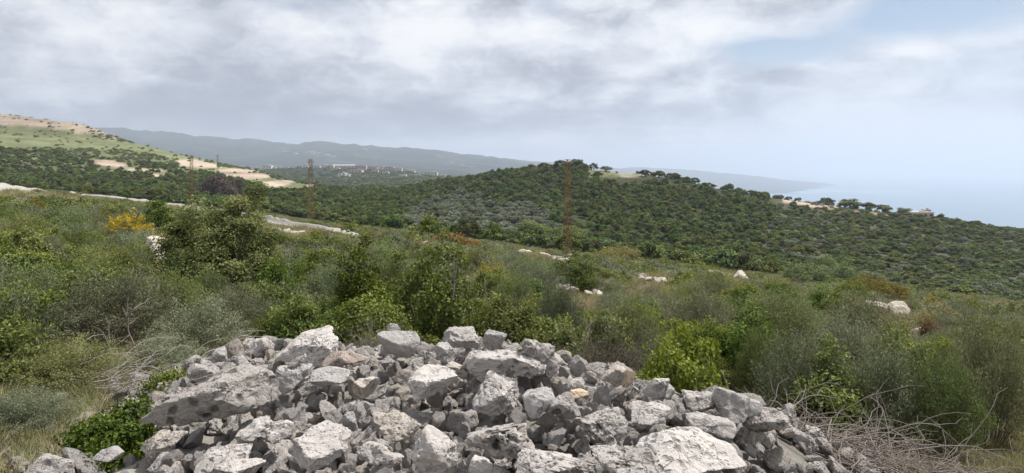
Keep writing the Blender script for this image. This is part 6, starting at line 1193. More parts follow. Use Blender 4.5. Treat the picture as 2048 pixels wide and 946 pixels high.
 (1,1.257,5.509,-2.081,0.082,0.39,-0.54,-0.72,0.2), (19,0.971,6.111,-2.146,0.107,0.93,0.18,-0.18,-0.27), (8,-2.503,4.761,-1.72,0.11,0.01,0.81,0.5,0.31),
 (3,-2.55,3.895,-1.835,0.143,0.98,-0.1,-0.16,0.07), (2,2.058,6.271,-2.572,0.113,0.83,-0.06,-0.42,-0.37), (5,0.747,5.619,-1.856,0.147,0.81,0.06,0.09,-0.58),
 (25,-2.386,4.356,-1.736,0.165,0.26,-0.45,0.44,0.73), (1,-1.789,7.462,-2.293,0.147,0.44,0.18,-0.65,-0.59), (18,-3.28,2.089,-1.583,0.127,0.88,0.43,0.18,-0.01),
 (20,2.692,4.182,-2.127,0.101,0.04,0.49,-0.87,-0.06), (9,-3.092,3.989,-1.819,0.071,0.86,-0.07,-0.12,-0.49), (21,-2.746,4.82,-1.846,0.1,0.4,0.27,-0.14,-0.86),
 (6,2.149,2.278,-2.063,0.074,0.65,-0.49,0.37,-0.44), (5,-3.213,4.897,-1.909,0.083,0.67,-0.14,0.08,0.73), (10,-2.475,4.024,-1.805,0.105,0.67,-0.47,-0.55,-0.2),
 (20,2.578,3.791,-2.146,0.147,0.38,-0.19,-0.42,-0.8), (0,1.852,2.98,-1.95,0.095,0.36,-0.19,0.23,-0.89), (0,-2.836,4.747,-1.881,0.094,0.08,-0.31,-0.19,0.93),
 (15,-2.846,2.563,-1.688,0.121,0.89,-0.12,0.13,-0.42), (10,1.436,5.822,-2.276,0.087,0.9,0.25,-0.13,-0.34), (2,-2.434,7.486,-2.222,0.131,0.66,0.09,-0.71,0.21),
 (8,-3.151,5.692,-1.936,0.107,0.38,0.15,0.54,-0.74), (18,-2.659,3.203,-1.772,0.135,0.56,0.01,-0.25,-0.79), (16,1.647,5.783,-2.253,0.098,0.8,0.36,-0.29,0.39),
 (10,2.224,5.544,-2.233,0.108,0.58,0.63,-0.05,-0.51), (9,-2.832,5.557,-1.801,0.089,0.19,-0.74,0.63,0.16), (9,1.992,2.355,-1.992,0.093,0.69,0.5,0.22,0.47),
 (24,-2.844,3.149,-1.75,0.154,0.34,0.06,0.13,0.93), (9,-2.943,4.387,-1.867,0.16,0.07,0.65,-0.65,-0.4), (23,1.889,6.325,-2.56,0.145,0.15,0.08,-0.9,0.41),
 (16,-2.949,3.067,-1.727,0.091,0.47,-0.71,0.5,0.16), (25,1.929,3.492,-1.93,0.165,0.21,0.57,0.78,0.14), (21,0.864,5.47,-1.894,0.131,0.72,0.11,0.34,0.6),
 (12,2.296,5.042,-2.073,0.168,0.15,0.85,-0.5,-0.08), (9,-0.156,6.519,-1.898,0.154,0.49,0.85,0.06,-0.19), (1,-3.163,2.434,-1.646,0.082,0.31,0.2,-0.92,-0.14),
 (11,1.944,3.696,-1.914,0.116,0.42,0.18,-0.05,-0.89), (5,-0.552,6.53,-1.923,0.083,0.77,-0.33,-0.28,-0.47), (17,1.842,6.16,-2.461,0.167,0.11,0.64,0.71,-0.26),
 (8,-3.481,5.676,-1.941,0.149,0.86,0.41,0.17,-0.27), (22,-0.064,6.467,-1.904,0.087,0.91,-0.26,-0.04,-0.32), (24,-1.788,6.956,-2.122,0.145,0.51,-0.11,-0.21,-0.83),
 (19,1.896,2.823,-1.978,0.089,0.18,-0.67,-0.72,0.02), (2,2.15,2.632,-2.073,0.085,0.28,0.65,-0.56,-0.42), (8,-3.029,5.426,-1.906,0.087,0.63,0.6,-0.15,-0.48),
 (22,-2.687,3.75,-1.826,0.14,0.48,-0.02,0.2,0.85), (7,-2.927,5.064,-1.837,0.165,0.38,0.72,0.16,0.56), (1,-3.268,2.573,-1.639,0.109,0.22,0.01,-0.13,-0.97),
 (17,-0.864,7.53,-2.314,0.164,0.51,0.56,-0.6,-0.25), (25,-3.561,1.917,-1.528,0.113,0.88,-0.13,-0.25,-0.37), (11,-1.248,6.552,-1.963,0.16,0.05,0.38,-0.89,0.26),
 (16,1.567,6.013,-2.379,0.135,0.12,0.93,-0.34,-0.05), (3,-2.969,6.905,-2.125,0.138,0.89,-0.15,-0.2,-0.37), (19,1.282,6.147,-2.333,0.07,0.19,-0.03,0.73,0.65),
 (11,0.744,6.209,-2.067,0.163,0.17,-0.2,-0.91,0.31), (23,-2.578,3.535,-1.818,0.103,0.5,-0.03,0.21,0.84), (8,1.956,2.307,-1.964,0.103,0.49,-0.61,0.6,-0.15),
 (15,-1.538,6.871,-2.105,0.126,0.21,0.8,-0.57,0.01), (13,-2.285,6.557,-1.89,0.117,0.78,-0.22,0.15,0.56), (15,0.507,6.076,-1.912,0.084,0.74,-0.45,0.22,0.45),
 (5,1.998,3.685,-1.948,0.108,0.33,0.37,-0.14,0.86), (1,-3.065,5.208,-1.922,0.104,0.54,0.28,-0.14,-0.78), (4,-1.945,7.452,-2.278,0.155,0.78,-0.57,0.05,0.25),
 (18,-3.26,5.583,-1.959,0.101,0.09,0.26,0.87,-0.41),
]
# ---------------------------------------------------------------- one object for what is too many to count
def mass(name, meshes, pts, rots, scales, idx, label=None, group=None):
    """one object of kind stuff: copies of the meshes joined on points by a node tree"""
    hold = bpy.data.collections.new('kinds_of_' + name)
    for k, me in enumerate(meshes):
        o = bpy.data.objects.new('%s_%02d' % (name, k), me)
        hold.objects.link(o)
    me = bpy.data.meshes.new(name)
    me.vertices.add(len(pts)); me.vertices.foreach_set('co', np.asarray(pts, np.float32).ravel())
    a = me.attributes.new('rot', 'FLOAT_VECTOR', 'POINT'); a.data.foreach_set('vector', np.asarray(rots, np.float32).ravel())
    sc3 = np.asarray(scales, np.float32)
    if sc3.ndim == 1: sc3 = np.repeat(sc3[:, None], 3, 1)
    a = me.attributes.new('scl', 'FLOAT_VECTOR', 'POINT'); a.data.foreach_set('vector', sc3.ravel())
    a = me.attributes.new('pick', 'INT', 'POINT'); a.data.foreach_set('value', np.asarray(idx, np.int32))
    o = link(name, me)
    g = bpy.data.node_groups.new('join_' + name, 'GeometryNodeTree')
    g.interface.new_socket('Geometry', in_out='INPUT', socket_type='NodeSocketGeometry')
    g.interface.new_socket('Geometry', in_out='OUTPUT', socket_type='NodeSocketGeometry')
    N, L = g.nodes, g.links
    gi, go = N.new('NodeGroupInput'), N.new('NodeGroupOutput')
    ci = N.new('GeometryNodeCollectionInfo'); ci.inputs[0].default_value = hold
    ci.inputs['Separate Children'].default_value = True; ci.inputs['Reset Children'].default_value = True
    ip = N.new('GeometryNodeInstanceOnPoints'); ip.inputs['Pick Instance'].default_value = True

    def attr(nm, ty):
        q = N.new('GeometryNodeInputNamedAttribute'); q.data_type = ty; q.inputs[0].default_value = nm
        return q.outputs[0]
    L.new(gi.outputs[0], ip.inputs['Points']); L.new(ci.outputs[0], ip.inputs['Instance'])
    L.new(attr('pick', 'INT'), ip.inputs['Instance Index'])
    er = N.new('FunctionNodeEulerToRotation'); L.new(attr('rot', 'FLOAT_VECTOR'), er.inputs[0]); L.new(er.outputs[0], ip.inputs['Rotation'])
    L.new(attr('scl', 'FLOAT_VECTOR'), ip.inputs['Scale'])
    L.new(ip.outputs[0], go.inputs[0])
    md = o.modifiers.new('join', 'NODES'); md.node_group = g
    tag(o, label, None, group, 'stuff')
    return o


# ---------------------------------------------------------------- the heap of stones
HG = 'limestone rocks piled in the heap'
rock_meshes = []
for k in KINDS:
    q = dict(k); mt = q.pop('mat'); sd = q.pop('seed')
    rock_meshes.append(rock_mesh('rock', sd, mt, sub=4, **q))

hero_objs = []
for i, h in enumerate(HEROES):
    dims, loc = hero_dims(h)
    o = link('rock', hero_mesh(i))
    o.rotation_euler = (math.radians(h[7]), math.radians(h[8]), math.radians(h[6]))
    o.location = loc
    tag(o, h[11], 'rock', HG)
    hero_objs.append((o, h[0], h[1], dims[0] / loc[1] * F))

rest = []
for (k, x, y, z, s, qw, qx, qy, qz) in REST:
    u, v = to_px(x, y, z)
    if y < 1.2: continue
    rest.append((s / y * F if (-40 < u < 2090 and v < 1000) else 0, k, x, y, z, s, (qw, qx, qy, qz), u, v))
rest.sort(key=lambda r: -r[0])
big, small = rest[:300 - len(HEROES)], rest[300 - len(HEROES):]


def short(lb):
    for c in (',', ' with ', ' at ', ' of ', ' behind ', ' left ', ' right ', ' on ', ' between ', ' below ', ' in ', ' leaning ', ' against ', ' alone ', ' standing ', ' propped ', ' tipped ', ' just ', ' perched ', ' arched ', ' like ', ' above ', ' up ', ' lying ', ' cut '):
        p = lb.find(c)
        if p > 0: lb = lb[:p]
    return lb


MN = {M_rock.name: 'grey', M_rock_pit.name: 'dark pitted', M_rock_tan.name: 'fawn', M_rock_white.name: 'whitish', M_rock_grey.name: 'plain grey'}
used_labels = set(h[11] for h in HEROES)
MARK = {'pitted slab': 0, 'dark boulder': 1, 'white slab': 2, 'cracked boulder': 4, 'tipped tan slab': 5, 'knobbly rock': 6, 'slanting slab': 7,
        'round boulder': 8, 'blocky boulder': 9, 'perched boulder': 10, 'veined slab': 12, 'jagged boulder': 14, 'tombstone rock': 15, 'rusty slab': 16,
        'fissured boulder': 17, 'long ledge': 19, 'propped rock': 21, 'arched rock': 22, 'round cobble': 24, 'orange stone': 25, 'pinkish rock': 26,
        'white-edged slab': 31, 'mottled block': 32, 'long flank rock': 35, 'whitish boulder': 30, 'tilted stone': 38}


def rel(u, v, hu, hv):
    du, dv = u - hu, (v - hv) * 1.6
    if abs(du) > 2.2 * abs(dv): return 'right of' if du > 0 else 'left of'
    if abs(dv) > 2.2 * abs(du): return 'below' if dv > 0 else 'above'
    return ('below ' if dv > 0 else 'above ') + ('right of' if du > 0 else 'left of')


def rock_label(u, v, size, m, shape):
    ds = sorted((math.hypot(u - HEROES[i][0], (v - HEROES[i][1]) * 1.6), n) for n, i in MARK.items())
    sz = 'big' if size > .32 else 'medium' if size > .22 else 'small' if size > .15 else 'very small'
    base = '%s %s %s rock' % (sz, shape, MN[m])
    R_ = [(rel(u, v, HEROES[MARK[n]][0], HEROES[MARK[n]][1]), n) for d, n in ds[:10]]
    out = [base + ' %s the %s' % R_[0]]
    out += [base + ' %s the %s, %s the %s' % (R_[i] + R_[j]) for i in range(4) for j in range(i + 1, 10)]
    return [o for o in out if len(o.split()) <= 16]


for (ap, k, x, y, z, s, q, u, v) in big:
    o = link('rock', rock_meshes[k])
    o.rotation_mode = 'QUATERNION'
    o.rotation_quaternion = q
    o.location = (x, y, z); o.scale = (s, s, s)
    d = KINDS[k]['dims']
    shape = 'flat' if d[2] < .42 else 'blocky' if d[1] > .76 else 'oblong'
    opts = rock_label(u, v, s, KINDS[k]['mat'].name, shape)
    lb = next((o_ for o_ in opts if o_ not in used_labels), opts[0])
    used_labels.add(lb)
    tag(o, lb, 'rock', HG)

# rubble that fills the gaps, and the small cream stones of the left flank
rs = np.random.RandomState(5)
P, Rr, Sc, Ix = [], [], [], []
for (ap, k, x, y, z, s, q, u, v) in small:
    e = Quaternion(q).to_euler()
    P.append((x, y, z)); Rr.append(tuple(e)); Sc.append(s); Ix.append(k)
small_meshes = [rock_mesh('rubble_stone', 7000 + k, (M_rock, M_pebble, M_rock, M_rock_grey)[k % 4], sub=3, dims=(1, .8, .55), cuts=8, sharp=30, rough=1.1) for k in range(8)]
n0 = len(rock_meshes)
nn = 7000
x = rs.uniform(-4.8, 4.0, nn); y = rs.uniform(1.2, 8.6, nn)
d = poly_sd(x, y, PLAT)
creamy = np.exp(-((x + 2.3) / .7) ** 2 - ((y - 5.2) / 1.1) ** 2)
keepm = (d < .15) | ((d < 1.5) & (rs.rand(nn) < np.exp(-(d - .15) * 2.2))) | (rs.rand(nn) < creamy)
x, y = x[keepm], y[keepm]
creamy2 = creamy[keepm] * 1.3
z = ground_z(x, y)
s = .035 + .085 * rs.rand(len(x)) ** 2.0
for i in range(len(x)):
    inside = poly_sd(x[i:i + 1], y[i:i + 1], PLAT)[0] < -.15
    P.append((x[i], y[i], z[i] + s[i] * .2 + (rs.rand() * .14 if inside else 0))); Rr.append(tuple(rs.uniform(-3, 3, 3))); Sc.append(s[i] * (1.5 if inside else 1.0)); Ix.append(n0 + (rs.choice([1, 5, 1, 5, 2]) if creamy2[i] > rs.rand() else rs.choice([0, 2, 3, 4, 6, 7, 0, 5])))
mass('rubble', rock_meshes + small_meshes, P, Rr, Sc, Ix, 'small broken stones filling the gaps of the heap', None)
# ---------------------------------------------------------------- plants
M_bark = plain_material('grey_bark', (.20, .165, .13), .9, .3, 14)
M_dead = plain_material('dead_twigs', (.225, .19, .17), .9, .35, 10)
M_bleach = plain_material('bleached_dead_wood', (.36, .325, .285), .85, .3, 12)
M_thorn = plain_material('dark_thorn_twigs', (.15, .115, .10), .9, .35, 10)
M_oak = leaf_material('oak_leaves', (.032, .050, .012), (.098, .132, .028), (.22, .26, .060), .26, .55, .025, .25)
M_oakb = leaf_material('bright_oak_leaves', (.050, .070, .016), (.15, .185, .048), (.32, .35, .11), .28, .6, .012, .15, .10)
M_broom = leaf_material('grey_green_broom', (.070, .084, .042), (.195, .218, .122), (.40, .42, .265), .22, .75, .03, .15)
M_broomg = leaf_material('green_broom', (.060, .082, .026), (.180, .215, .080), (.37, .40, .16), .25, .7, .03, .2)
M_olive = leaf_material('silvery_leaves', (.09, .105, .070), (.185, .205, .145), (.30, .32, .23), .2, .7, .015, .2)
M_wood = leaf_material('woodland_leaves', (.022, .036, .010), (.092, .128, .034), (.235, .28, .078), .25, .6, .035, .25, .40)
M_ochre = leaf_material('ochre_foliage', (.11, .10, .03), (.22, .20, .06), (.34, .31, .10), .25, .8, .015, .1)
M_rusty = leaf_material('rusty_dry_foliage', (.13, .08, .035), (.26, .165, .075), (.38, .25, .12), .2, .85, .01, .1)
M_fig = leaf_material('pale_green_leaves', (.09, .13, .04), (.18, .25, .075), (.30, .38, .13), .35, .5, .01, .35)
M_purple = leaf_material('purplish_bare_twigs', (.07, .055, .050), (.135, .105, .095), (.20, .165, .15), .1, .9, .01, .05)
M_red = leaf_material('reddish_leaves', (.10, .07, .03), (.19, .12, .05), (.28, .20, .09), .3, .6, .02, .3)
M_flower = leaf_material('yellow_flowers', (.50, .34, .015), (.68, .48, .02), (.80, .62, .06), .3, .7, .005, .1)
M_grass = leaf_material('grass_blades', (.13, .13, .055), (.25, .245, .115), (.42, .39, .21), .3, .7, .02, .2)
M_straw = leaf_material('dry_straw', (.22, .18, .10), (.36, .31, .19), (.50, .45, .31), .2, .8, .01, .1)


def unit(a):
    return a / (np.linalg.norm(a, axis=-1, keepdims=True) + 1e-9)


def leaves(C, Dn, ln, wd, tint, rs, curl=0.0, N=None):
    """pointed leaves: centre of base C, growing direction Dn, lengths, widths; N is where their faces look"""
    n = len(C)
    up = unit(rs.normal(size=(n, 3))) if N is None else N
    side = unit(np.cross(Dn, up))
    nn = np.cross(side, Dn)
    ln = np.broadcast_to(ln, n)[:, None]; wd = np.broadcast_to(wd, n)[:, None]
    mid_ = C + Dn * ln * .45 + nn * ln * .12
    V = np.stack([C, mid_ + side * wd * .5, C + Dn * ln - nn * ln * curl, mid_ - side * wd * .5], 1).reshape(-1, 3)
    f = np.arange(4 * n).reshape(-1, 4)
    return V, f, np.broadcast_to(tint, n)


def tubes(lines, radii, sides=4):
    """bent round sticks through lists of points"""
    V, Fq = [], []
    base = 0
    ang = np.arange(sides) / sides * 2 * math.pi
    for pts, r in zip(lines, radii):
        pts = np.asarray(pts, float); n = len(pts)
        r = np.broadcast_to(np.asarray(r, float), n)
        t = unit(np.gradient(pts, axis=0))
        ref = np.array([0.31, 0.17, 0.94]) if abs(t[0][2]) < .9 else np.array([1.0, 0.1, 0])
        a = unit(np.cross(t, ref)); b = np.cross(t, a)
        ring = pts[:, None] + r[:, None, None] * (np.cos(ang)[None, :, None] * a[:, None] + np.sin(ang)[None, :, None] * b[:, None])
        V.append(ring.reshape(-1, 3))
        i = np.arange(n - 1)[:, None] * sides; j = np.arange(sides)[None, :]; j2 = (j + 1) % sides
        Fq.append((base + np.stack(np.broadcast_arrays(i + j, i + j2, i + sides + j2, i + sides + j), -1)).reshape(-1, 4))
        base += n * sides
    return np.vstack(V), np.vstack(Fq)


def bend(p0, d0, length, n, rs, wob=.25, droop=0.0, up=0.0):
    pts = [np.array(p0, float)]; d = unit(np.array(d0, float))
    for i in range(n):
        d = unit(d + rs.normal(size=3) * wob + np.array([0, 0, up - droop * i / n]))
        pts.append(pts[-1] + d * length / n)
    return np.array(pts)


def dome(rs, n, rx, rz, lump=.28, low=0.0, inner=.55):
    """points in an uneven dome; returns points and outward directions"""
    d = unit(rs.normal(size=(n, 3)) * (1, 1, .9)); d[:, 2] = np.abs(d[:, 2]) * (1 - low) - low * rs.rand(n) * .6
    d = unit(d)
    o = rs.uniform(-30, 30, 3)
    l = 1 + lump * 1.8 * fbm(d[:, 0] * 1.5 + o[0], d[:, 1] * 1.5 + o[1], d[:, 2] * 1.5 + o[2], seed=11, octaves=3)
    r = (inner + (1 - inner) * rs.rand(n) ** .5) * l
    return d * r[:, None] * (rx, rx, rz), d


def oak_crown(seed, rx=1.0, h=1.0, clumps=70, per=110, leaf=.045, lump=.3, low=.12, spread=.20, base_frac=.12, inner=.5, jit=.45, toplit=1.0):
    """crown of leaf clumps in an uneven dome, unit size: radius rx, height h, standing on the ground"""
    rs = np.random.RandomState(seed)
    c, d = dome(rs, clumps, rx * .82, h * (1 - base_frac) * .85, lump, low, inner)
    c[:, 2] += h * base_frac + spread * .4
    cr = spread * rs.uniform(.6, 1.35, clumps)
    ct = rs.uniform(-.22, .22, clumps)
    V, Fc, T = [], [], []
    n = clumps * per
    k = np.repeat(np.arange(clumps), per)
    q = unit(rs.normal(size=(n, 3)))
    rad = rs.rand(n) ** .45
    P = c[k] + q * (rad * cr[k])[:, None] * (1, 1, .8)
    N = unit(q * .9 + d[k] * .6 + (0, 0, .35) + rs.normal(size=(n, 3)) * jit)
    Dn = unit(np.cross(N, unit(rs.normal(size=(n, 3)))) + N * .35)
    tint = np.clip(.34 + ct[k] + rs.uniform(-.22, .22, n) + .30 * rad * np.clip(q[:, 2] + .3, 0, 1) * toplit + (rs.rand(n) < .05) * .3, 0, 1)  # light on the outer tops of clumps is painted into the tint
    P[:, 2] = np.maximum(P[:, 2], .01)
    return leaves(P, Dn, leaf * rs.uniform(.7, 1.3, n), leaf * rs.uniform(.5, .85, n), tint, rs, N=N), c


def stems_to(c, rs, root=(0, 0, 0), r0=.03, every=1, wob=.06):
    L, R = [], []
    root = np.array(root, float)
    for p in c[::every]:
        mid_ = root * .5 + p * .5 + np.array([0, 0, -.05]) + rs.normal(size=3) * wob
        a = root + rs.normal(size=3) * r0 * 1.5 * (1, 1, 0)
        t = np.linspace(0, 1, 5)[:, None]
        L.append((1 - t) ** 2 * a + 2 * t * (1 - t) * mid_ + t * t * p)
        R.append(np.linspace(r0, r0 * .25, 5) * rs.uniform(.5, 1))
    return L, R


def broom_parts(seed, rx=1.0, h=1.0, stems=110, twigs=26, leaf=.05, wid=.010, droop=.15, lean=.75, fl=0, fs=.034):
    """many thin stems fanning from the ground, set with fine twigs; flowers near the tips"""
    rs = np.random.RandomState(seed)
    a = rs.uniform(0, 2 * math.pi, stems)
    e = rs.rand(stems) ** .6
    o = rs.uniform(-30, 30, 2)
    rmod = 1 + .45 * fbm(np.cos(a) * 1.3 + o[0], np.sin(a) * 1.3 + o[1], seed=12, octaves=2)
    hmod = 1 + .30 * fbm(np.cos(a) * 2 + o[1], np.sin(a) * 2 + e * 2, seed=13, octaves=2)
    tip = np.stack([np.cos(a) * e * rx * rmod, np.sin(a) * e * rx * rmod, h * (1 - .62 * e ** 2.2) * hmod * rs.uniform(.72, 1.08, stems)], 1)
    root = np.stack([np.cos(a) * e * rx * .25, np.sin(a) * e * rx * .25, np.zeros(stems)], 1) + rs.normal(size=(stems, 3)) * (.05, .05, 0)
    ctrl = root * .55 + tip * .45 + np.array([0, 0, .22]) * h * lean + rs.normal(size=(stems, 3)) * .06
    L, R = [], []
    for i in range(0, stems, 3):
        t = np.linspace(0, .85, 5)[:, None]
        L.append((1 - t) ** 2 * root[i] + 2 * t * (1 - t) * ctrl[i] + t * t * tip[i]); R.append(np.linspace(.009, .002, 5))
    n = stems * twigs
    k = np.repeat(np.arange(stems), twigs)
    t = (rs.rand(n) ** .6 * .80 + .22)[:, None]
    P = (1 - t) ** 2 * root[k] + 2 * t * (1 - t) * ctrl[k] + t * t * tip[k] + rs.normal(size=(n, 3)) * .055 * (1, 1, .6)
    tg = unit(2 * (1 - t) * (ctrl[k] - root[k]) + 2 * t * (tip[k] - ctrl[k]))
    Dn = unit(tg * .7 + rs.normal(size=(n, 3)) * .80 + (0, 0, .05))
    tint = np.clip(.30 + .45 * t[:, 0] * rs.rand(n) + rs.uniform(-.25, .25, n) + rs.uniform(-.2, .2, stems)[k], 0, 1)
    P[:, 2] = np.maximum(P[:, 2], .02)
    lv = leaves(P, Dn, leaf * rs.uniform(.6, 1.7, n), wid * rs.uniform(.7, 1.4, n), tint, rs)
    flw = None
    if fl:
        kk = rs.randint(0, stems, fl)
        q = .82 + .22 * rs.rand(fl)[:, None]
        Pf = (1 - q) ** 2 * root[kk] + 2 * q * (1 - q) * ctrl[kk] + q * q * tip[kk] + rs.normal(size=(fl, 3)) * .04
        flw = leaves(Pf, unit(rs.normal(size=(fl, 3)) + (0, 0, .5)), fs, fs * .95, rs.rand(fl), rs)
    return lv, (L, R), flw


def thorn_parts(seed, rx=1.0, h=.6, stems=160, r=.006, n=8, wob=.5):
    """tangle of bare curved twigs"""
    rs = np.random.RandomState(seed)
    L, R = [], []
    for i in range(stems):
        a = rs.uniform(0, 2 * math.pi); e = rs.rand() ** .5
        p = np.array([math.cos(a) * e * rx * .7, math.sin(a) * e * rx * .7, rs.uniform(0, h * .35)])
        d = unit(np.array([math.cos(a) * e + rs.normal() * .5, math.sin(a) * e + rs.normal() * .5, rs.uniform(.1, 1.3)]))
        ln = rs.uniform(.4, 1.1) * h * 1.3
        q = bend(p, d, ln, n, rs, wob / n * 3, droop=.25)
        q[:, 2] = np.maximum(q[:, 2], .01)
        L.append(q); R.append(np.linspace(r, r * .3, n + 1) * rs.uniform(.5, 1.3))
        if rs.rand() < .7:
            m = rs.randint(2, n - 1)
            b = bend(q[m], unit(q[m + 1] - q[m] + rs.normal(size=3) * .7), ln * .4, 4, rs, .3)
            L.append(b); R.append(np.linspace(r * .6, r * .2, 5))
    return L, R


def leaf_mesh(name, lv, m):
    return np_mesh(name, lv[0], lv[1], [m], fattr=lv[2])


def stick_mesh(name, LR, m, sides=4):
    V, f = tubes(LR[0], LR[1], sides)
    return np_mesh(name, V, f, [m], smooth=True)


def joined(name, parts):
    """leaves and sticks of a small far plant in one mesh"""
    V, Fa, T, MI, ms = [], [], [], [], []
    b = 0
    for q in parts:
        if q[0] == 'leaf':
            v, f, t = q[1]
        else:
            v, f = tubes(q[1][0], q[1][1], 3); t = np.full(len(f), .5)
        V.append(v); Fa.append(f + b); T.append(t); MI.append(np.full(len(f), len(ms))); ms.append(q[2]); b += len(v)
    return np_mesh(name, np.vstack(V), np.vstack(Fa), ms, fattr=np.concatenate(T), mat_idx=np.concatenate(MI))


def copy_tree(o, parent=None):
    c = o.copy(); COL.objects.link(c)
    if parent: c.parent = parent
    for ch in list(o.children): copy_tree(ch, c)
    return c


_hold = {}


def plant(key, maker, name, loc, rz, scale, label, cat, group=None):
    """first call builds the plant with its parts; later calls copy it"""
    if key not in _hold:
        root = bpy.data.objects.new(name, None); COL.objects.link(root)
        root.empty_display_size = .2
        for pn, me in maker():
            link(pn, me, root)
        _hold[key] = root
    else:
        root = copy_tree(_hold[key])
    root.location = loc; root.rotation_euler = (0, 0, rz)
    root.scale = scale if isinstance(scale, (tuple, list)) else (scale,) * 3
    tag(root, label, cat, group)
    if group is None and 'group' in root: del root['group']
    return root


def mk_oak(seed, m=None, **kw):
    def f():
        rs = np.random.RandomState(seed + 1)
        lv, c = oak_crown(seed, **kw)
        return [('foliage', leaf_mesh('oak_foliage', lv, m or M_oak)), ('stem', stick_mesh('oak_stem', stems_to(c, rs, r0=.028, every=3), M_bark))]
    return f


def mk_broom(seed, m=None, fl=0, **kw):
    def f():
        lv, LR, flw = broom_parts(seed, fl=fl, **kw)
        o = [('foliage', leaf_mesh('broom_foliage', lv, m or M_broom)), ('stem', stick_mesh('broom_stem', LR, M_bark, 3))]
        if flw is not None: o.append(('flowers', leaf_mesh('broom_flowers', flw, M_flower)))
        return o
    return f


def mk_thorn(seed, m=None, **kw):
    return lambda: [('twigs', stick_mesh('thorn_twigs', thorn_parts(seed, **kw), m or M_thorn, 3))]


# crowns: sets of shared meshes
NEAR_OAK = dict(clumps=95, per=150, leaf=.050, spread=.17)
MID_OAK = dict(clumps=48, per=60, leaf=.085, spread=.22)
# ---------------------------------------------------------------- single shrubs that can be recognised
# (key, kind, column, row of the foot, width px, height px, label, category)
def put(key, maker, name, u, vf, wp, hp, label, cat, rz=0.0, group=None, sink=.03, Y=None):
    if Y is None:
        x, y, z = ground_at(u, vf)
    else:
        x, y, z = on_ray(u, Y)
        hp = max(hp * .5, (V0 - F * z / y) - (vf - hp))
    sx = wp / F * y / 2; sz = hp / F * y / (1.25 if 'broom' in name else 1.0)
    return plant(key, maker, name, (x, y, z - sink), rz, (sx, sx, sz), label, cat, group)


def oak(key, seed, m, u, vf, wp, hp, label, Y=None, leaf=.042, spread=.15, lump=.35, inner=.5, low=.12, dens=1.0, name='oak_shrub', rz=0.0):
    """a leafy shrub made to measure, so that its leaves keep their own size"""
    x, y, z = ground_at(u, vf) if Y is None else on_ray(u, Y)
    if Y is not None: hp = max(hp * .4, (V0 - F * z / y) - (vf - hp))
    r = wp / F * y / 2 * 1.12; h = hp / F * y
    leaf = max(leaf, y * .0022)
    spread = max(spread, leaf * 3.0)
    area = 2 * math.pi * r * (r * .5 + h * .8)
    clumps = int(max(16, min(260, area / (spread ** 2) * .95)))
    per = int(max(24, min(420, dens * 3.2 * spread ** 2 * 4 / leaf ** 2 * .55)))
    mk = mk_oak(seed, m, rx=1.0, h=h / r, clumps=clumps, per=per, leaf=leaf / r, spread=spread / r, lump=lump, low=low, inner=inner)
    return plant(key, mk, name, (x, y, z - .04), rz, r, label, 'shrub')


oak('oak_big', 41, M_oakb, 456, 605, 255, 192, 'big bright green oak bush with a dark hollow base, upper left', leaf=.050, spread=.27, lump=.38, low=.25, inner=.6, dens=1.9)
oak('oak_slim', 42, M_oak, 722, 640, 96, 160, 'slim upright dark green oak shrub standing left of the leafy one', Y=9.6, lump=.7, inner=.25)
oak('oak_leafy', 43, M_oak, 862, 650, 190, 165, 'tall leafy green shrub with bare pale stems on its right side', Y=9.0, leaf=.05, lump=.6, inner=.3, dens=.8)
oak('oak_gloss', 44, M_oak, 1005, 700, 190, 112, 'dense glossy dark oak bush right behind the crest of the stone heap', Y=7.5, leaf=.036)
oak('oak_low', 45, M_oak, 735, 672, 200, 84, 'low spreading dark oak bush hugging the back of the heap', Y=7.9, leaf=.038)
oak('oak_low2', 46, M_oakb, 600, 668, 120, 74, 'low yellow-green leafy bush behind the left crest of the heap', Y=8.2)
oak('oak_tree_l', 47, M_oak, 318, 478, 60, 84, 'dark green little tree beside the yellow-flowered shrub', lump=.5)
oak('oak_round_r', 48, M_oakb, 1425, 752, 150, 122, 'bright green rounded bush right of the brown thorn bush', leaf=.04, lump=.45)
oak('oak_dark_l', 49, M_oak, 222, 905, 165, 118, 'dark oak bush with tan dead leaves in the lower left corner', Y=3.9, leaf=.026, spread=.09)
oak('oak_lime', 50, M_oakb, 335, 795, 76, 56, 'small yellow-green tuft of a bush growing among bleached twigs', Y=5.1, leaf=.03, spread=.09, name='small_shrub')
oak('oak_red', 51, M_oakb, 1118, 728, 84, 88, 'small leafy bush with reddish tips left of the brown thorn bush', Y=7.4, name='leafy_shrub', dens=.7)
oak('oak_red2', 52, M_red, 1120, 690, 34, 34, 'sprig of red-brown leaves above the leafy bush by the heap', Y=7.9, name='leafy_shrub', spread=.08, dens=.4)
oak('round_a', 53, M_oakb, 1062, 485, 70, 44, 'round dark-bellied bush with a yellow-green top on the scrub edge', name='round_shrub', spread=.5)
oak('round_b', 54, M_oakb, 1128, 503, 96, 50, 'yellowish green wide bush right behind the tall lattice pole foot', name='round_shrub', spread=.5)
oak('rusty_a', 55, M_rusty, 898, 497, 62, 30, 'rusty orange dry shrub at the edge of the wood, left one', name='dry_shrub', spread=.4)
oak('rusty_b', 56, M_rusty, 940, 502, 40, 22, 'smaller rusty orange dry shrub right of its twin', name='dry_shrub', spread=.4)
put('yellow_l', mk_broom(61, M_broom, fl=1500, fs=.065, stems=170, twigs=40, leaf=.06, wid=.016, h=1.2), 'flowering_broom', 258, 500, 110, 76, 'shrub covered with orange-yellow flowers on the left edge', 'shrub')
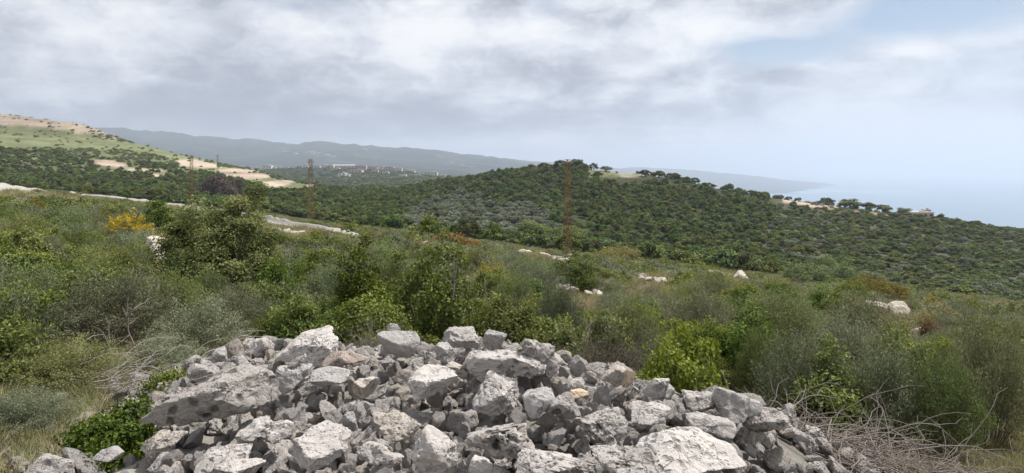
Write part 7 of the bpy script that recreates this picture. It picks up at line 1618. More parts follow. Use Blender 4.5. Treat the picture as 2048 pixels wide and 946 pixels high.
put('yellow_m', mk_broom(62, M_broomg, fl=420, fs=.05, stems=170, twigs=44, leaf=.06, wid=.014, h=1.2), 'flowering_broom', 985, 586, 104, 66, 'green broom with bright yellow flowers behind the glossy oak bush', 'shrub')
put('yellow_n', mk_broom(63, M_broomg, fl=90, stems=170, twigs=50, leaf=.07, wid=.014, h=1.2), 'flowering_broom', 1428, 592, 100, 62, 'fresh green broom with few yellow flowers beside pale outcrop', 'shrub')
oak('ochre_r', 64, M_ochre, 1742, 600, 120, 46, 'ochre-yellow bush among pale rocks on the right', name='ochre_shrub', spread=.3, dens=.7)
oak('ochre_s', 71, M_ochre, 1235, 522, 90, 24, 'ochre-green bush just right of the tall lattice pole foot', name='ochre_shrub', spread=.4, dens=.7)
oak('ochre_t', 72, M_ochre, 1862, 640, 50, 46, 'ochre bush at the far right of the scrub beside outcrop', name='ochre_shrub', spread=.25, dens=.7)
oak('fig', 65, M_fig, 1612, 574, 84, 42, 'pale green big-leaved bush on the right scrub edge, left of two', leaf=.16, spread=.36, lump=.5, name='fig_shrub', dens=.8)
oak('fig2', 73, M_fig, 1668, 568, 74, 46, 'pale green big-leaved bush on the right scrub edge, right of two', leaf=.16, spread=.36, lump=.5, name='fig_shrub', dens=.8)
put('thorn_b', mk_thorn(66, M_thorn, stems=420, h=1.0, r=.008), 'thorn_bush', 1196, 742, 150, 88, 'tangled brown leafless thorn bush behind the right of the heap', 'shrub', Y=7.3)
put('thorn_g', mk_thorn(67, M_thorn, stems=300, h=1.0, r=.012), 'thorn_bush', 1090, 552, 54, 38, 'dark grey-brown bare bush between broom and pale stones', 'shrub')
put('thorn_c', mk_thorn(68, M_dead, stems=260, h=1.0, r=.008), 'thorn_bush', 755, 682, 120, 34, 'mat of dry brown twigs behind the pointed fin on the crest', 'shrub', Y=6.9)
oak('purple', 69, M_purple, 440, 404, 84, 62, 'purplish brown leafless tree above the gravel path', name='bare_tree', spread=.9, dens=.8, lump=.3, low=.2)
oak('rustr', 70, M_red, 1862, 680, 40, 44, 'red-brown leafy bush at the right edge of the slope', name='leafy_shrub', dens=.6)

oak('oak_x1', 74, M_oak, 1660, 815, 150, 100, 'green leafy bush between the two big brooms above the brown twigs', Y=6.9, dens=.7, lump=.5, name='leafy_shrub')
oak('oak_x2', 75, M_oakb, 1800, 735, 120, 70, 'yellow-green leafy bush in the middle of the right broom mass', Y=8.6, dens=.7, lump=.5, name='leafy_shrub')
oak('oak_x3', 76, M_oak, 1500, 700, 120, 80, 'dark leafy bush right behind the bright rounded bush', Y=9.4, dens=.8, lump=.5, name='leafy_shrub')
oak('oak_x4', 77, M_oakb, 1700, 615, 110, 56, 'light green leafy bush above the stump-like stone', dens=.8, lump=.5, name='leafy_shrub')
oak('oak_x5', 78, M_oakb, 640, 560, 110, 80, 'yellow-green leafy bush right of the big bright oak bush', Y=13, dens=.8, lump=.5, name='leafy_shrub')
oak('oak_x6', 79, M_oak, 1150, 565, 90, 60, 'rounded dark bush just left of the small stone heap in the scrub', Y=24, dens=.8, lump=.4, name='leafy_shrub')

# the grey-green broom thicket in the left foreground
for n, (u, vf, wp, hp, Y, lb) in enumerate([
        (235, 740, 250, 215, 7.6, 'tall grey-green broom thicket on the left edge with bare stems beneath'),
        (400, 735, 230, 150, 7.4, 'grey-green broom shrub leaning on the lone rounded boulder'),
        (330, 700, 200, 170, 8.6, 'feathery grey-green broom between the left thicket and oak bush'),
        (470, 680, 170, 110, 8.9, 'feathery broom shrub in front of the big bright oak bush'),
        (215, 610, 190, 130, 11.5, 'soft grey broom shrub below the yellow-flowered shrub'),
        (190, 545, 120, 60, 16, 'grey broom shrub below left of the yellow-flowered shrub'),
        (420, 600, 120, 70, 10.5, 'pale feathery broom below the left skirt of the oak bush'),
        (1600, 800, 220, 135, 7.2, 'big dark green-grey broom right of the perched boulder'),
        (1775, 800, 240, 145, 7.0, 'biggest broom mass on the right, above the brown twigs'),
        (1885, 830, 180, 150, 6.6, 'tall broom cut by the right edge above the brown twigs'),
        (1690, 720, 210, 100, 9.2, 'grey-green broom behind the biggest broom on the right'),
        (1530, 735, 150, 95, 8.4, 'olive broom between the bright rounded bush and the stump-like stone'),
        (1335, 735, 170, 95, 8.2, 'dull green feathery broom left of the bright rounded bush'),
        (1250, 660, 190, 76, 10.5, 'brownish grey broom above the brown thorn bush'),
        (1120, 640, 120, 85, 10.5, 'upright grey broom right of the glossy oak bush'),
        (1390, 640, 190, 66, 12.5, 'grey broom above the bright rounded bush'),
        (1560, 640, 220, 66, 12.5, 'wide brown-green broom below the fresh green broom'),
        (1720, 660, 200, 80, 13.5, 'grey broom below the ochre-yellow bush'),
        (1030, 600, 120, 70, 13, 'grey-green broom in front of the yellow-flowered broom'),
        (660, 600, 150, 100, 11.5, 'brownish broom left of the slim dark shrub'),
        (790, 590, 130, 90, 12.5, 'rusty-tinged broom between the slim and the leafy shrub'),
        (1975, 760, 200, 150, 7.4, 'tall grey-green broom beyond the right edge of the brown twigs'),
        (330, 745, 190, 75, 6.5, 'low grey-green broom over the bleached branches on the left'),
        (120, 800, 230, 130, 5.8, 'leafless-footed broom left of the dark corner bush'),
        (40, 920, 200, 150, 4.6, 'green broom in the bottom left beyond the dark corner bush'),
        (70, 700, 220, 180, 7.8, 'tall grey-green broom farthest left')]):
    put('bl%d' % (n % 7), mk_broom(80 + n, (M_broom, M_broom, M_broomg, M_broom, M_broomg, M_broom, M_broomg)[n % 7], stems=230, twigs=72, leaf=.042, wid=.013, h=1.15), 'broom_shrub', u, vf, wp, hp, lb, 'shrub', rz=n * 1.3, Y=Y)

# ---------------------------------------------------------------- the scrub of the slope
BR = [mk_broom(200 + k, M_broom if k % 3 else M_broomg, stems=150, twigs=46, leaf=.060, wid=.0135, lean=.5 + .12 * k) for k in range(6)]
OK_ = [mk_oak(220 + k, (M_oak, M_oakb)[k % 2], clumps=62, per=95, leaf=.068, spread=.22, lump=.4) for k in range(4)]
TH = [mk_thorn(240 + k, (M_thorn, M_dead)[k], stems=170, h=.9, r=.009) for k in range(2)]
LOW_BR, LOW_OK = [], []
for k in range(5):
    lv, LR, fl = broom_parts(300 + k, stems=60, twigs=20, leaf=.13, wid=.045, fl=0)
    LOW_BR.append(joined('low_broom', [('leaf', lv, (M_broom, M_broomg, M_broom, M_ochre, M_grass)[k])]))
for k in range(4):
    lv, c = oak_crown(320 + k, clumps=26, per=34, leaf=.15, spread=.28, lump=.4)
    LOW_OK.append(joined('low_oak', [('leaf', lv, (M_oak, M_oakb, M_oak, M_olive)[k])]))
lv, LR, fl = broom_parts(340, stems=60, twigs=14, leaf=.13, wid=.05, fl=90)
LOW_FL = joined('low_flowering', [('leaf', lv, M_broomg), ('leaf', fl, M_flower)])
tuft = []
for k in range(4):
    rs_ = np.random.RandomState(350 + k)
    nb = 70
    a = rs_.uniform(0, 6.28, nb)
    Pb = np.stack([np.cos(a), np.sin(a), 0 * a], 1) * (rs_.rand(nb) ** .5)[:, None] * .5
    tuft.append(joined('grass_tuft', [('leaf', leaves(Pb, unit(np.stack([np.cos(a) * .45, np.sin(a) * .45, np.ones(nb)], 1) + rs_.normal(size=(nb, 3)) * .22), rs_.uniform(.5, 1.1, nb), .035, rs_.rand(nb), rs_, .15), (M_grass, M_straw)[k % 2])]))

PATH[0] = (-260, 372)

PATHW = []
for (u, v) in PATH:
    PATHW.append(ground_at(u, v, 20, 260)[:2])
PATHW = np.array(PATHW)


def path_dist(x, y):
    d = np.full(np.shape(x), 1e9)
    for (ax, ay), (bx, by) in zip(PATHW[:-1], PATHW[1:]):
        ex, ey = bx - ax, by - ay
        t = np.clip(((x - ax) * ex + (y - ay) * ey) / (ex * ex + ey * ey), 0, 1)
        d = np.minimum(d, np.hypot(x - ax - t * ex, y - ay - t * ey))
    return d


OUTCROPS = [  # column, row, width px, height px, how many stones, label
    (320, 502, 44, 44, 3, 'pale sunlit rock slabs below the dark little tree'),
    (1142, 578, 60, 26, 9, 'small heap of pale stones in the scrub beyond the glossy oak bush'),
    (1180, 588, 34, 12, 4, 'low string of pale stones right of the small stone heap'),
    (1312, 562, 70, 18, 10, 'scattered cream rubble among grey broom in the middle right'),
    (1442, 552, 38, 18, 2, 'smooth white boulder beside the fresh green broom'),
    (1478, 553, 26, 16, 2, 'cream block right of the smooth white boulder'),
    (1475, 536, 30, 12, 3, 'pale little rocks above the cream block'),
    (1785, 622, 52, 24, 4, 'large pale rocks in the scrub on the right'),
    (1800, 598, 40, 10, 2, 'flat pale ledge above the large pale rocks'),
    (1718, 582, 30, 12, 2, 'pale rock in front of the ochre-yellow bush'),
    (1690, 556, 34, 8, 2, 'flat whitish rock behind the pale green big-leaved bushes'),
    (1765, 645, 22, 10, 2, 'small pale stones below the large pale rocks'),
    (1845, 665, 30, 22, 2, 'tan rock beside the red-brown bush on the right edge'),
    (1112, 522, 50, 8, 5, 'row of small pale stones at the foot of the tall pole'),
    (1065, 508, 60, 6, 4, 'thin pale ledge left of the tall pole foot'),
    (840, 487, 26, 5, 2, 'pale streak of rock at the edge of the wood'),
    (905, 505, 24, 6, 2, 'pale stones below the rusty dry shrubs'),
    (575, 465, 60, 8, 6, 'row of pale stones along the near side of the path'),
    (770, 413, 14, 4, 1, 'pale rock in a clearing of the wood'),
    (860, 455, 14, 5, 1, 'pale rock in the lower wood'),
    (1600, 745, 26, 26, 2, 'pale weathered stump-like stone in broom on the right'),
]


def in_outcrop(u, v):
    m = np.zeros(np.shape(u), bool)
    for (a, b, w_, h_, n_, _l) in OUTCROPS:
        m |= (np.abs(u - a) < w_ * .55) & (v > b - h_ * .6) & (v < b + h_ * 1.6 + 6)
    return m


rs = np.random.RandomState(17)
rows = []
# bands of distance with their own spacing
for (y0, y1, per_m2, slo, shi) in [(5.0, 11, 3.4, .32, .66), (11, 20, 2.0, .36, .80), (20, 40, .85, .42, 1.05), (40, 75, .5, .45, 1.1), (75, 240, .42, .5, 1.1)]:
    area = 1.7 * (y1 ** 2 - y0 ** 2) / 2
    n = int(area * per_m2)
    y = np.sqrt(rs.uniform(y0 ** 2, y1 ** 2, n)); s = rs.uniform(-.87, .87, n)
    x = s * y
    sz = rs.uniform(slo, shi, n)
    rows.append(np.stack([x, y, sz], 1))
Q = np.vstack(rows)
x, y, sz = Q.T
z = ground_z(x, y)
u, v = to_px(x, y, z)
limit = np.interp(u, [0, 183, 420, 610, 800, 1000, 1137, 1500, 1865, 2250], [212, 218, 200, 165, 140, 112, 102, 100, 94, 90])
ok = (y < limit * 1.03) & (path_dist(x, y) > .9 + sz * .9 + .01 * y) & (poly_sd(x, y, PLAT) > .5 + sz * .8) & ~in_outcrop(u, v)
# keep the neighbourhood of the hand-placed shrubs and the brushwood open
for o in list(_hold.values()):
    pass
HANDS = [(ob.location.x, ob.location.y, ob.scale.x) for ob in COL.objects if ob.type == 'EMPTY' and ob.get('category') in ('shrub', 'tree')]
for (hx, hy, hs_) in HANDS:
    ok &= np.hypot(x - hx, y - hy) > hs_ * .75 + sz * .2
# nothing may stand between the eye and the hand-placed front plants or the near brushwood
ok &= ~((y < 7.6) & (u > 60) & (u < 1330)) & ~((u > 1380) & (v > 835)) & ~((u > 140) & (u < 520) & (v > 700))
x, y, sz, z, u, v = (q[ok] for q in (x, y, sz, z, u, v))
n1 = fbm(x / 9, y / 9, seed=41, octaves=3); n2 = fbm(x / 5 + 50, y / 5, seed=42, octaves=3)
r = rs.rand(len(x))
kind = np.where(n1 + (r - .5) * .9 > .02, 1, 0)
kind = np.where((n2 > .30) & (r < .5) & (y < 60), 2, kind)
kind = np.where((rs.rand(len(x)) < .07) & (y > 12), 3, kind)
kind = np.where((kind == 3) & (y < 24), 1, kind)
hh = sz * rs.uniform(.75, 1.2, len(x)) * np.interp(y, [8, 20, 60, 110], [1.15, 1.0, .8, .7])
kk = visible(x, y, z + hh, 4.0)
x, y, sz, z, u, v, kind, hh = (q[kk] for q in (x, y, sz, z, u, v, kind, hh))
# leave lines of sight to pale outcrops open
for (a, b, w_, h_, n_, _l) in OUTCROPS:
    X_, Y_, Z_ = ground_at(a, b + h_ / 2)
    vt = V0 - F * (z + hh) / y
    bad = (y < Y_) & (y > Y_ * .60) & (np.abs(u - a) < w_ * .5 + sz / y * F * .6) & (vt < b + h_ * .3 + 2)
    x, y, sz, z, u, v, kind, hh = (q[~bad] for q in (x, y, sz, z, u, v, kind, hh))
bad = np.zeros(len(x), bool)
SIGHT = np.concatenate([np.linspace(-60, 285, 36), np.linspace(342, 372, 5), np.linspace(522, 690, 24)])
for (a, b) in zip(SIGHT, np.interp(SIGHT, [p[0] for p in PATH], [p[1] for p in PATH])):
    X_, Y_, Z_ = ground_at(a, b, 20, 260)
    vt = V0 - F * (z + hh) / y
    bad |= (y < Y_ + 1) & (y > Y_ * .5) & (np.abs(u - a) < 6 + sz / y * F * .8) & (vt < b + 3) & (rs.rand(len(x)) < .88)
x, y, sz, z, u, v, kind, hh = (q[~bad] for q in (x, y, sz, z, u, v, kind, hh))
app = sz / y
order = np.argsort(-app)
inview = (u > -260) & (u < 2300)
SIDE = ['on the left slope', 'left of the middle', 'in the middle of the slope', 'right of the middle', 'on the right slope']


def where(u, v):
    MK = [(255, 470, 'the flower-covered shrub'), (452, 520, 'the big oak'), (722, 560, 'the slim oak'), (868, 580, 'the leafy oak'), (985, 560, 'the yellow-flowered broom'), (1005, 650, 'the glossy oak'),
          (1142, 578, 'the little stone heap'), (1196, 700, 'the brown thorn'), (1425, 690, 'the rounded oak'), (1312, 562, 'the cream rubble'), (1442, 552, 'the white boulder'),
          (1612, 550, 'the fig bush'), (1742, 590, 'the ochre bush'), (1785, 622, 'the pale rocks'), (1137, 505, 'the tallest pole'), (620, 440, 'the second pole'), (1600, 745, 'the stump-like stone'),
          (1472, 808, 'the perched boulder'), (560, 450, 'the path bend'), (300, 407, 'the far path'), (900, 490, 'the rusty shrubs'), (1860, 660, 'the tan rock'), (318, 440, 'the little dark tree'), (320, 502, 'the sunlit slabs'),
          (440, 380, 'the purplish tree'), (1235, 515, 'the ochre-green bush'), (1690, 556, 'the flat whitish rock'), (1090, 540, 'the dark thorn'), (1775, 760, 'the biggest broom')]
    ds = sorted((math.hypot(u - a, (v - b) * 1.5), a, b, t) for a, b, t in MK)
    return [(rel(u, v, a, b), t, d) for d, a, b, t in ds[:9]]


NAMES = {0: ('broom_shrub', 'wispy grey-green broom shrub'), 1: ('oak_shrub', 'leafy green oak shrub'), 2: ('thorn_bush', 'bare brown thorn bush'), 3: ('oak_shrub', 'leafy green oak shrub')}
GRP = {0: 'wispy broom shrubs of the slope', 1: 'leafy oak shrubs of the slope', 2: 'bare thorn bushes of the slope', 3: 'leafy oak shrubs of the slope'}
cnt = {0: 0, 1: 0, 2: 0}
P, Rr, Sc, Ix = [], [], [], []
LOWSET = LOW_BR + LOW_OK + [LOW_FL] + tuft
for i in order:
    kd = int(kind[i])
    ka = 1 if kd == 3 and y[i] < 14 else kd
    if kd == 3: ka = 0 if y[i] >= 14 else 1
    cap = {0: 270, 1: 270, 2: 60}[ka]
    if cnt[ka] < cap and inview[i] and kd != 3:
        cnt[ka] += 1
        j = cnt[ka]
        if ka == 0: key, mk = 'br%d' % (j % 6), BR[j % 6]
        elif ka == 1: key, mk = 'ok%d' % (j % 4), OK_[j % 4]
        else: key, mk = 'th%d' % (j % 2), TH[j % 2]
        size = 'big' if sz[i] > 1.0 else 'medium' if sz[i] > .6 else 'small'
        tall = 'tall' if hh[i] > sz[i] * 1.0 else 'low'
        col = ''
        if ka == 0: base = '%s %s broom shrub' % (size, 'grey-green' if (j % 6) % 3 else 'green')
        elif ka == 1: base = '%s %s oak shrub' % (size, 'bright green' if (j % 4) % 2 else 'dark green')
        else: base = '%s bare %s thorn bush' % (size, 'dark' if j % 2 == 0 else 'brown')
        wh = where(u[i], v[i])
        opts = [base + ' %s %s' % w0 for w0 in [(q_[0], q_[1]) for q_ in wh[:1]]] + [base + ' %s %s, %s %s' % (wh[i0][0], wh[i0][1], wh[j0][0], wh[j0][1]) for i0 in range(5) for j0 in range(i0 + 1, 9)]
        opts = opts + [o_.replace(base, tall + ' ' + base, 1) for o_ in opts]
        opts = [o_ for o_ in opts if len(o_.split()) <= 16]
        lb = next((o_ for o_ in opts if o_ not in used_labels), opts[0])
        used_labels.add(lb)
        plant(key, mk, NAMES[ka][0], (x[i], y[i], z[i] - .04), rs.uniform(0, 6.28), (sz[i], sz[i] * rs.uniform(.85, 1.1), hh[i]), lb, 'shrub', GRP[ka])
    else:
        if kd == 3: ix = 9 if rs.rand() < .12 else (3 if rs.rand() < .10 else 4)
        elif kd == 1: ix = 5 + rs.randint(4)
        elif kd == 2: ix = rs.choice([0, 1, 2, 4])
        else: ix = rs.choice([0, 1, 2, 4, 0, 2, 4])
        P.append((x[i], y[i], z[i] - .05)); Rr.append((0, 0, rs.uniform(0, 6.28))); Sc.append((sz[i], sz[i], hh[i])); Ix.append(ix)
mass('scrub', LOWSET, P, Rr, Sc, Ix, 'grey-green scrub covering the slope between the single shrubs')
print('scrub', cnt, len(P))

# grass and herbs between the shrubs
P, Rr, Sc, Ix = [], [], [], []
for (y0, y1, n, s0, s1) in [(3.0, 9, 4200, .07, .17), (9, 25, 7000, .12, .28), (25, 70, 9000, .25, .55), (70, 215, 9000, .4, .9)]:
    yy = np.sqrt(rs.uniform(y0 ** 2, y1 ** 2, n)); ss = rs.uniform(-.87, .87, n); xx = ss * yy
    s = rs.uniform(s0, s1, n)
    zz_ = ground_z(xx, yy); uu, vv = to_px(xx, yy, zz_)
    lim = np.interp(uu, [0, 183, 420, 610, 800, 1000, 1137, 1500, 1865, 2250], [212, 218, 200, 165, 140, 112, 102, 100, 94, 90])
    g = (poly_sd(xx, yy, PLAT) > .75) & (yy < lim * 1.02) & (path_dist(xx, yy) > 1.7) & visible(xx, yy, zz_ + s, 3)
    for i in np.nonzero(g)[0]:
        P.append((xx[i], yy[i], zz_[i] - .01)); Rr.append((0, 0, rs.uniform(0, 6.28))); Sc.append(s[i]); Ix.append(rs.choice([0, 2, 0, 2, 0, 2, 0, 1, 3]))
mass('grass', tuft, P, Rr, Sc, Ix, 'short green and dry grass between the shrubs')
print('grass', len(P))
# ---------------------------------------------------------------- the wooded hill and the trees beyond the scrub
def tree_parts(seed, clumps=15, per=120, leaf=.185, spread=.33, lump=.3, m=None, trunk=True, inner=.62, low=.05, frac=.16):
    """tree of unit crown radius 1 and height 2, with trunk and limbs"""
    lv, c = oak_crown(seed, rx=1.0, h=1.55, clumps=clumps, per=per, leaf=leaf, spread=spread, lump=lump, low=low, inner=inner, base_frac=frac)
    lv = (lv[0] + np.array([0, 0, .30]), lv[1], lv[2])
    rs = np.random.RandomState(seed + 5)
    L, R = stems_to(c + np.array([0, 0, .25]), rs, root=(0, 0, .35), r0=.05, every=4)
    L.append(np.array([[0, 0, -.3], [.02, 0, .1], [0, .02, .45], [.03, 0, .9]])); R.append(np.array([.13, .10, .08, .05]))
    return lv, (L, R)


TREE_MATS = [M_wood, M_wood, M_wood, M_oak, M_wood, M_olive, M_olive, M_wood]
TREE_MESH, TREE_JOIN = [], []
for k in range(8):
    lv, LR = tree_parts(400 + k, clumps=15 + k % 3 * 3, lump=.25 + .04 * (k % 4), m=TREE_MATS[k])
    TREE_MESH.append((leaf_mesh('tree_crown', lv, TREE_MATS[k]), stick_mesh('tree_trunk', LR, M_bark, 4)))
    TREE_JOIN.append(TREE_MESH[-1][0])
LOWB = []
for k in range(4):
    lv, c = oak_crown(440 + k, clumps=14, per=30, leaf=.22, spread=.32, lump=.35)
    LOWB.append(joined('far_bush', [('leaf', lv, (M_wood, M_olive, M_broomg, M_wood)[k])]))


def add_tree(k, x, y, z, r, h, rz, label, group, name='oak_tree', cat='tree'):
    root = bpy.data.objects.new(name, None); COL.objects.link(root)
    root.location = (x, y, z); root.rotation_euler = (0, 0, rz); root.scale = (r, r, h / 2)
    link('crown', TREE_MESH[k][0], root); link('trunk', TREE_MESH[k][1], root)
    tag(root, label, cat, group)
    return root


# trees standing out on the skyline and at the foot of the hill: column, row of the crown foot, width px, height px, kind, label
SKY_TREES = [
    (1150, 336, 46, 22, 0, 'broad tree at the very top of the wooded hill right of the pole top'), (1120, 337, 36, 19, 3, 'tree on the hill top left of the tall pole'),
    (1090, 338, 30, 19, 0, 'dark tree on the hill top, second left of the tall pole'), (1062, 342, 32, 18, 4, 'tree on the left shoulder of the hill top'),
    (1020, 345, 28, 15, 0, 'tree on the skyline where the hill meets the far mountain'), (1188, 336, 20, 15, 3, 'forked dark tree standing apart right of the hill-top trees'),
    (1212, 336, 24, 12, 5, 'pale olive tree right of the forked dark tree'), (1275, 338, 10, 8, 3, 'tiny lone round tree on the bare hill top'),
    (1291, 353, 24, 16, 0, 'dark tree below the little white dome'), (1318, 352, 30, 14, 4, 'round tree on the ridge right of the little dome'), (1346, 356, 30, 14, 0, 'wide dark tree on the ridge, second right of the dome'),
    (1355, 344, 14, 9, 3, 'small tree behind the wide dark ridge tree'), (1372, 350, 24, 12, 0, 'left of two dark rounded trees on the ridge'), (1390, 351, 22, 13, 3, 'right of two dark rounded trees on the ridge'),
    (1407, 353, 8, 6, 3, 'tiny tree on the ridge skyline'), (1428, 360, 14, 9, 0, 'small dark tree on the falling ridge'), (1446, 364, 11, 9, 4, 'little tree where the ridge starts falling right'),
    (1478, 374, 16, 10, 3, 'bush-like tree beside the bare patch on the ridge'), (1500, 382, 24, 9, 0, 'low tree left of the orange bare bank'), (1562, 388, 12, 9, 3, 'first of the little trees above the long bare bank'),
    (1578, 391, 14, 9, 0, 'second of the little trees above the long bare bank'), (1597, 395, 16, 8, 3, 'third of the little trees above the long bare bank'),
    (1654, 407, 30, 17, 0, 'round dark tree at the right end of the long bare bank'), (1700, 414, 44, 20, 4, 'broad dark tree group right of the round dark tree, left part'), (1732, 416, 40, 18, 0, 'broad dark tree beside the group on the right skyline'),
    (1765, 418, 36, 16, 3, 'dark tree at the right end of the skyline group'), (1810, 424, 34, 18, 6, 'brownish tree before the flat-roofed house on the right edge')]
for q, (u, vf, wp, hp, k, lb) in enumerate(SKY_TREES):
    ys = np.arange(250, 480, 2.0)
    gz = ground_z(ys * (u - 1024) / F, ys); vv = V0 - F * gz / ys
    # stand on the ground nearest to this row, on the near side of the crest
    c = int(np.argmin(vv)); j = int(np.argmin(np.abs(vv[:c + 1] - vf))) if vv[c] < vf else c
    Y = ys[j]
    add_tree(k, Y * (u - 1024) / F, Y, gz[j] - .1, wp / F * Y / 2 * .95, hp / F * Y, q, lb, None)

rs = np.random.RandomState(23)
n = 26000
y = np.sqrt(rs.uniform(88 ** 2, 520 ** 2, n)); s = rs.uniform(-.9, .9, n); x = s * y
z = ground_z(x, y); u, v = to_px(x, y, z)
lim = np.interp(u, [0, 183, 420, 610, 800, 1000, 1137, 1500, 1865, 2250], [222, 226, 205, 172, 146, 118, 106, 104, 98, 94])
dn = np.full(n, .95)
nzz = fbm(x / 30, y / 30, seed=51, octaves=3)
dn *= sstep(nzz, -.55, -.2) * .35 + .65
# left hill: grass above the gully woods
hillgrass = in_px(u, v, GREENH, 3)
dn *= 1 - hillgrass * .985
for p in TERR: dn *= (1 - in_px(u, v, p, 3)) * (1 - in_px(u, v - 7, p, 3))
for p in RIDGE: dn *= 1 - in_px(u, v, p, 2)
dn *= 1 - in_px(u, v, [(1172, 320), (1295, 322), (1306, 356), (1290, 372), (1240, 376), (1215, 362), (1176, 354)], 2) * .98
dn *= 1 - .92 * in_px(u, v, [(1290, 330), (1400, 335), (1520, 370), (1570, 385), (1700, 400), (1700, 430), (1560, 412), (1480, 398), (1380, 380), (1290, 370)], 3)
dn *= 1 - in_px(u, v, KNOLL, 3) * .97
# open scrub on the right slope and upper ridge
openr = in_px(u, v, [(1590, 402), (1700, 408), (2300, 430), (2400, 760), (1900, 640), (1640, 570), (1540, 500), (1560, 430)], 30)
dn *= 1 - openr * .30
dn *= 1 - in_px(u, v, [(1380, 350), (1480, 366), (1570, 392), (1560, 400), (1460, 384), (1370, 366)], 3) * .6
# left of the gully: woods only between rows 345 and 392
leftup = (u < 640) & (v < 352)
dn = np.where(leftup, dn * .22, dn)
dn = np.where((u < 640) & (v >= 352) & (v < 395), dn * .75, dn)
keepm = (rs.rand(n) < dn) & (y > lim) & (y < 490)
x, y, z, u, v, openr = (q[keepm] for q in (x, y, z, u, v, openr))
n = len(x)
r = 1.5 + 1.4 * rs.rand(n) * np.where(openr > .4, .72, 1.0) * np.where((u < 640) & (v < 352), .6, 1.0)
r *= np.where(v < 345, .9, 1)
h = r * rs.uniform(1.3, 1.9, n) * np.where(openr > .4, .8, 1.0)
# thin out: no two crowns closer than their size allows
cell = {}
sel = []
for i in rs.permutation(n):
    cx, cy_ = int(x[i] // 4), int(y[i] // 4)
    hit = False
    for a in (-1, 0, 1):
        for b in (-1, 0, 1):
            for j in cell.get((cx + a, cy_ + b), ()):
                if (x[i] - x[j]) ** 2 + (y[i] - y[j]) ** 2 < (.70 * (r[i] + r[j])) ** 2: hit = True
    if not hit:
        cell.setdefault((cx, cy_), []).append(i); sel.append(i)
sel = np.array(sel)
x, y, z, u, v, r, h, openr = (q[sel] for q in (x, y, z, u, v, r, h, openr))
kv = visible(x, y, z + h, 3)
# keep the sight of the path and of pale clearings
x, y, z, u, v, r, h, openr = (q[kv] for q in (x, y, z, u, v, r, h, openr))
olive = in_px(u, v, [(870, 400), (950, 402), (1000, 420), (1090, 430), (1110, 460), (1000, 478), (900, 470), (800, 462), (840, 430)], 12)
pick = np.where(rs.rand(len(x)) < olive * .8, rs.choice([5, 6], len(x)), rs.choice([0, 1, 2, 3, 4, 7, 0, 2], len(x)))
pick = np.where((openr > .4) & (rs.rand(len(x)) < .12), rs.choice([5, 6], len(x)), pick)
app = r / y
order = np.argsort(-app - .0008 * rs.rand(len(app)))
TMK = [(1137, 420, 'the tallest pole'), (620, 400, 'the second pole'), (383, 380, 'the third pole'), (440, 380, 'the purplish tree'), (910, 485, 'the rusty shrubs'),
       (1062, 460, 'the round bush'), (930, 425, 'the silvery grove'), (1600, 400, 'the bare bank'), (1640, 540, 'the fig bushes'), (1430, 520, 'the white boulder'),
       (560, 370, 'the lowest terrace'), (1840, 425, 'the unfinished house'), (1262, 345, 'the domed hut'), (770, 413, 'the pale clearing'), (690, 340, 'the white-roofed hall'), (1865, 520, 'the slope end'),
       (300, 407, 'the far path'), (560, 450, 'the path bend'), (1235, 515, 'the ochre-green bush'), (1742, 580, 'the ochre bush'), (1128, 480, 'the wide bush'), (840, 487, 'the pale streak')]
used_t = set()
P, Rr, Sc, Ix = [], [], [], []
got = 0
for i in order:
    if got < 262 and -20 < u[i] < 2070:
        got += 1
        ds = sorted((math.hypot(u[i] - a, (v[i] - b) * 1.5), a, b, t) for a, b, t in TMK)
        sz_ = 'large' if r[i] > 2.2 else 'middling' if r[i] > 1.75 else 'small'
        hgt = 'tall' if h[i] > r[i] * 1.6 else 'low'
        cc = 'silvery' if pick[i] in (5, 6) else 'dark green' if pick[i] == 3 else 'green'
        base = '%s %s tree' % (sz_, cc)
        rl = [(rel(u[i], v[i], q_[1], q_[2]), q_[3]) for q_ in ds[:9]]
        opts = [base + ' %s %s' % rl[0]] + [base + ' %s %s, %s %s' % (rl[i0] + rl[j0]) for i0 in range(3) for j0 in range(i0 + 1, 9)]
        opts = opts + [o_.replace(base, hgt + ' ' + base, 1) for o_ in opts]
        opts = [o_ for o_ in opts if len(o_.split()) <= 16]
        lb = next((o_ for o_ in opts if o_ not in used_t), opts[0])
        used_t.add(lb)
        add_tree(int(pick[i]), x[i], y[i], z[i] - .1, r[i], h[i], rs.uniform(0, 6.28), lb, 'trees of the wooded hillside')
    else:
        P.append((x[i], y[i], z[i] - .1)); Rr.append((0, 0, rs.uniform(0, 6.28))); Sc.append((r[i], r[i], h[i] / 2)); Ix.append(int(pick[i]))
mass('woods', TREE_JOIN, P, Rr, Sc, Ix, 'dense low oak wood covering the hillside')
print('trees', got, len(P))

# low bushes: between the trees, and in dark strips over the left hill
n = 26000
y = np.sqrt(rs.uniform(95 ** 2, 780 ** 2, n)); s = rs.uniform(-.9, .9, n); x = s * y
z = ground_z(x, y); u, v = to_px(x, y, z)
lim = np.interp(u, [0, 183, 420, 610, 800, 1000, 1137, 1500, 1865, 2250], [215, 222, 205, 168, 144, 116, 105, 100, 94, 90])
dk = np.zeros(n)
for p in [[(-200, 296), (183, 300), (260, 304), (340, 318), (380, 330), (340, 332), (250, 322), (183, 322), (-200, 325)], [(283, 333), (350, 333), (360, 338), (300, 341)],
          [(-100, 322), (183, 330), (240, 345), (183, 352), (-100, 352)], [(183, 268), (240, 277), (300, 288), (250, 284), (183, 276)], [(380, 318), (620, 362), (615, 368), (500, 346), (380, 324)]]:
    dk = np.maximum(dk, in_px(u, v, p, 3))
lefth = (u < 660) & (v < 385) & (y > 240)
dens = np.where(lefth, .10 + .80 * dk, .30)
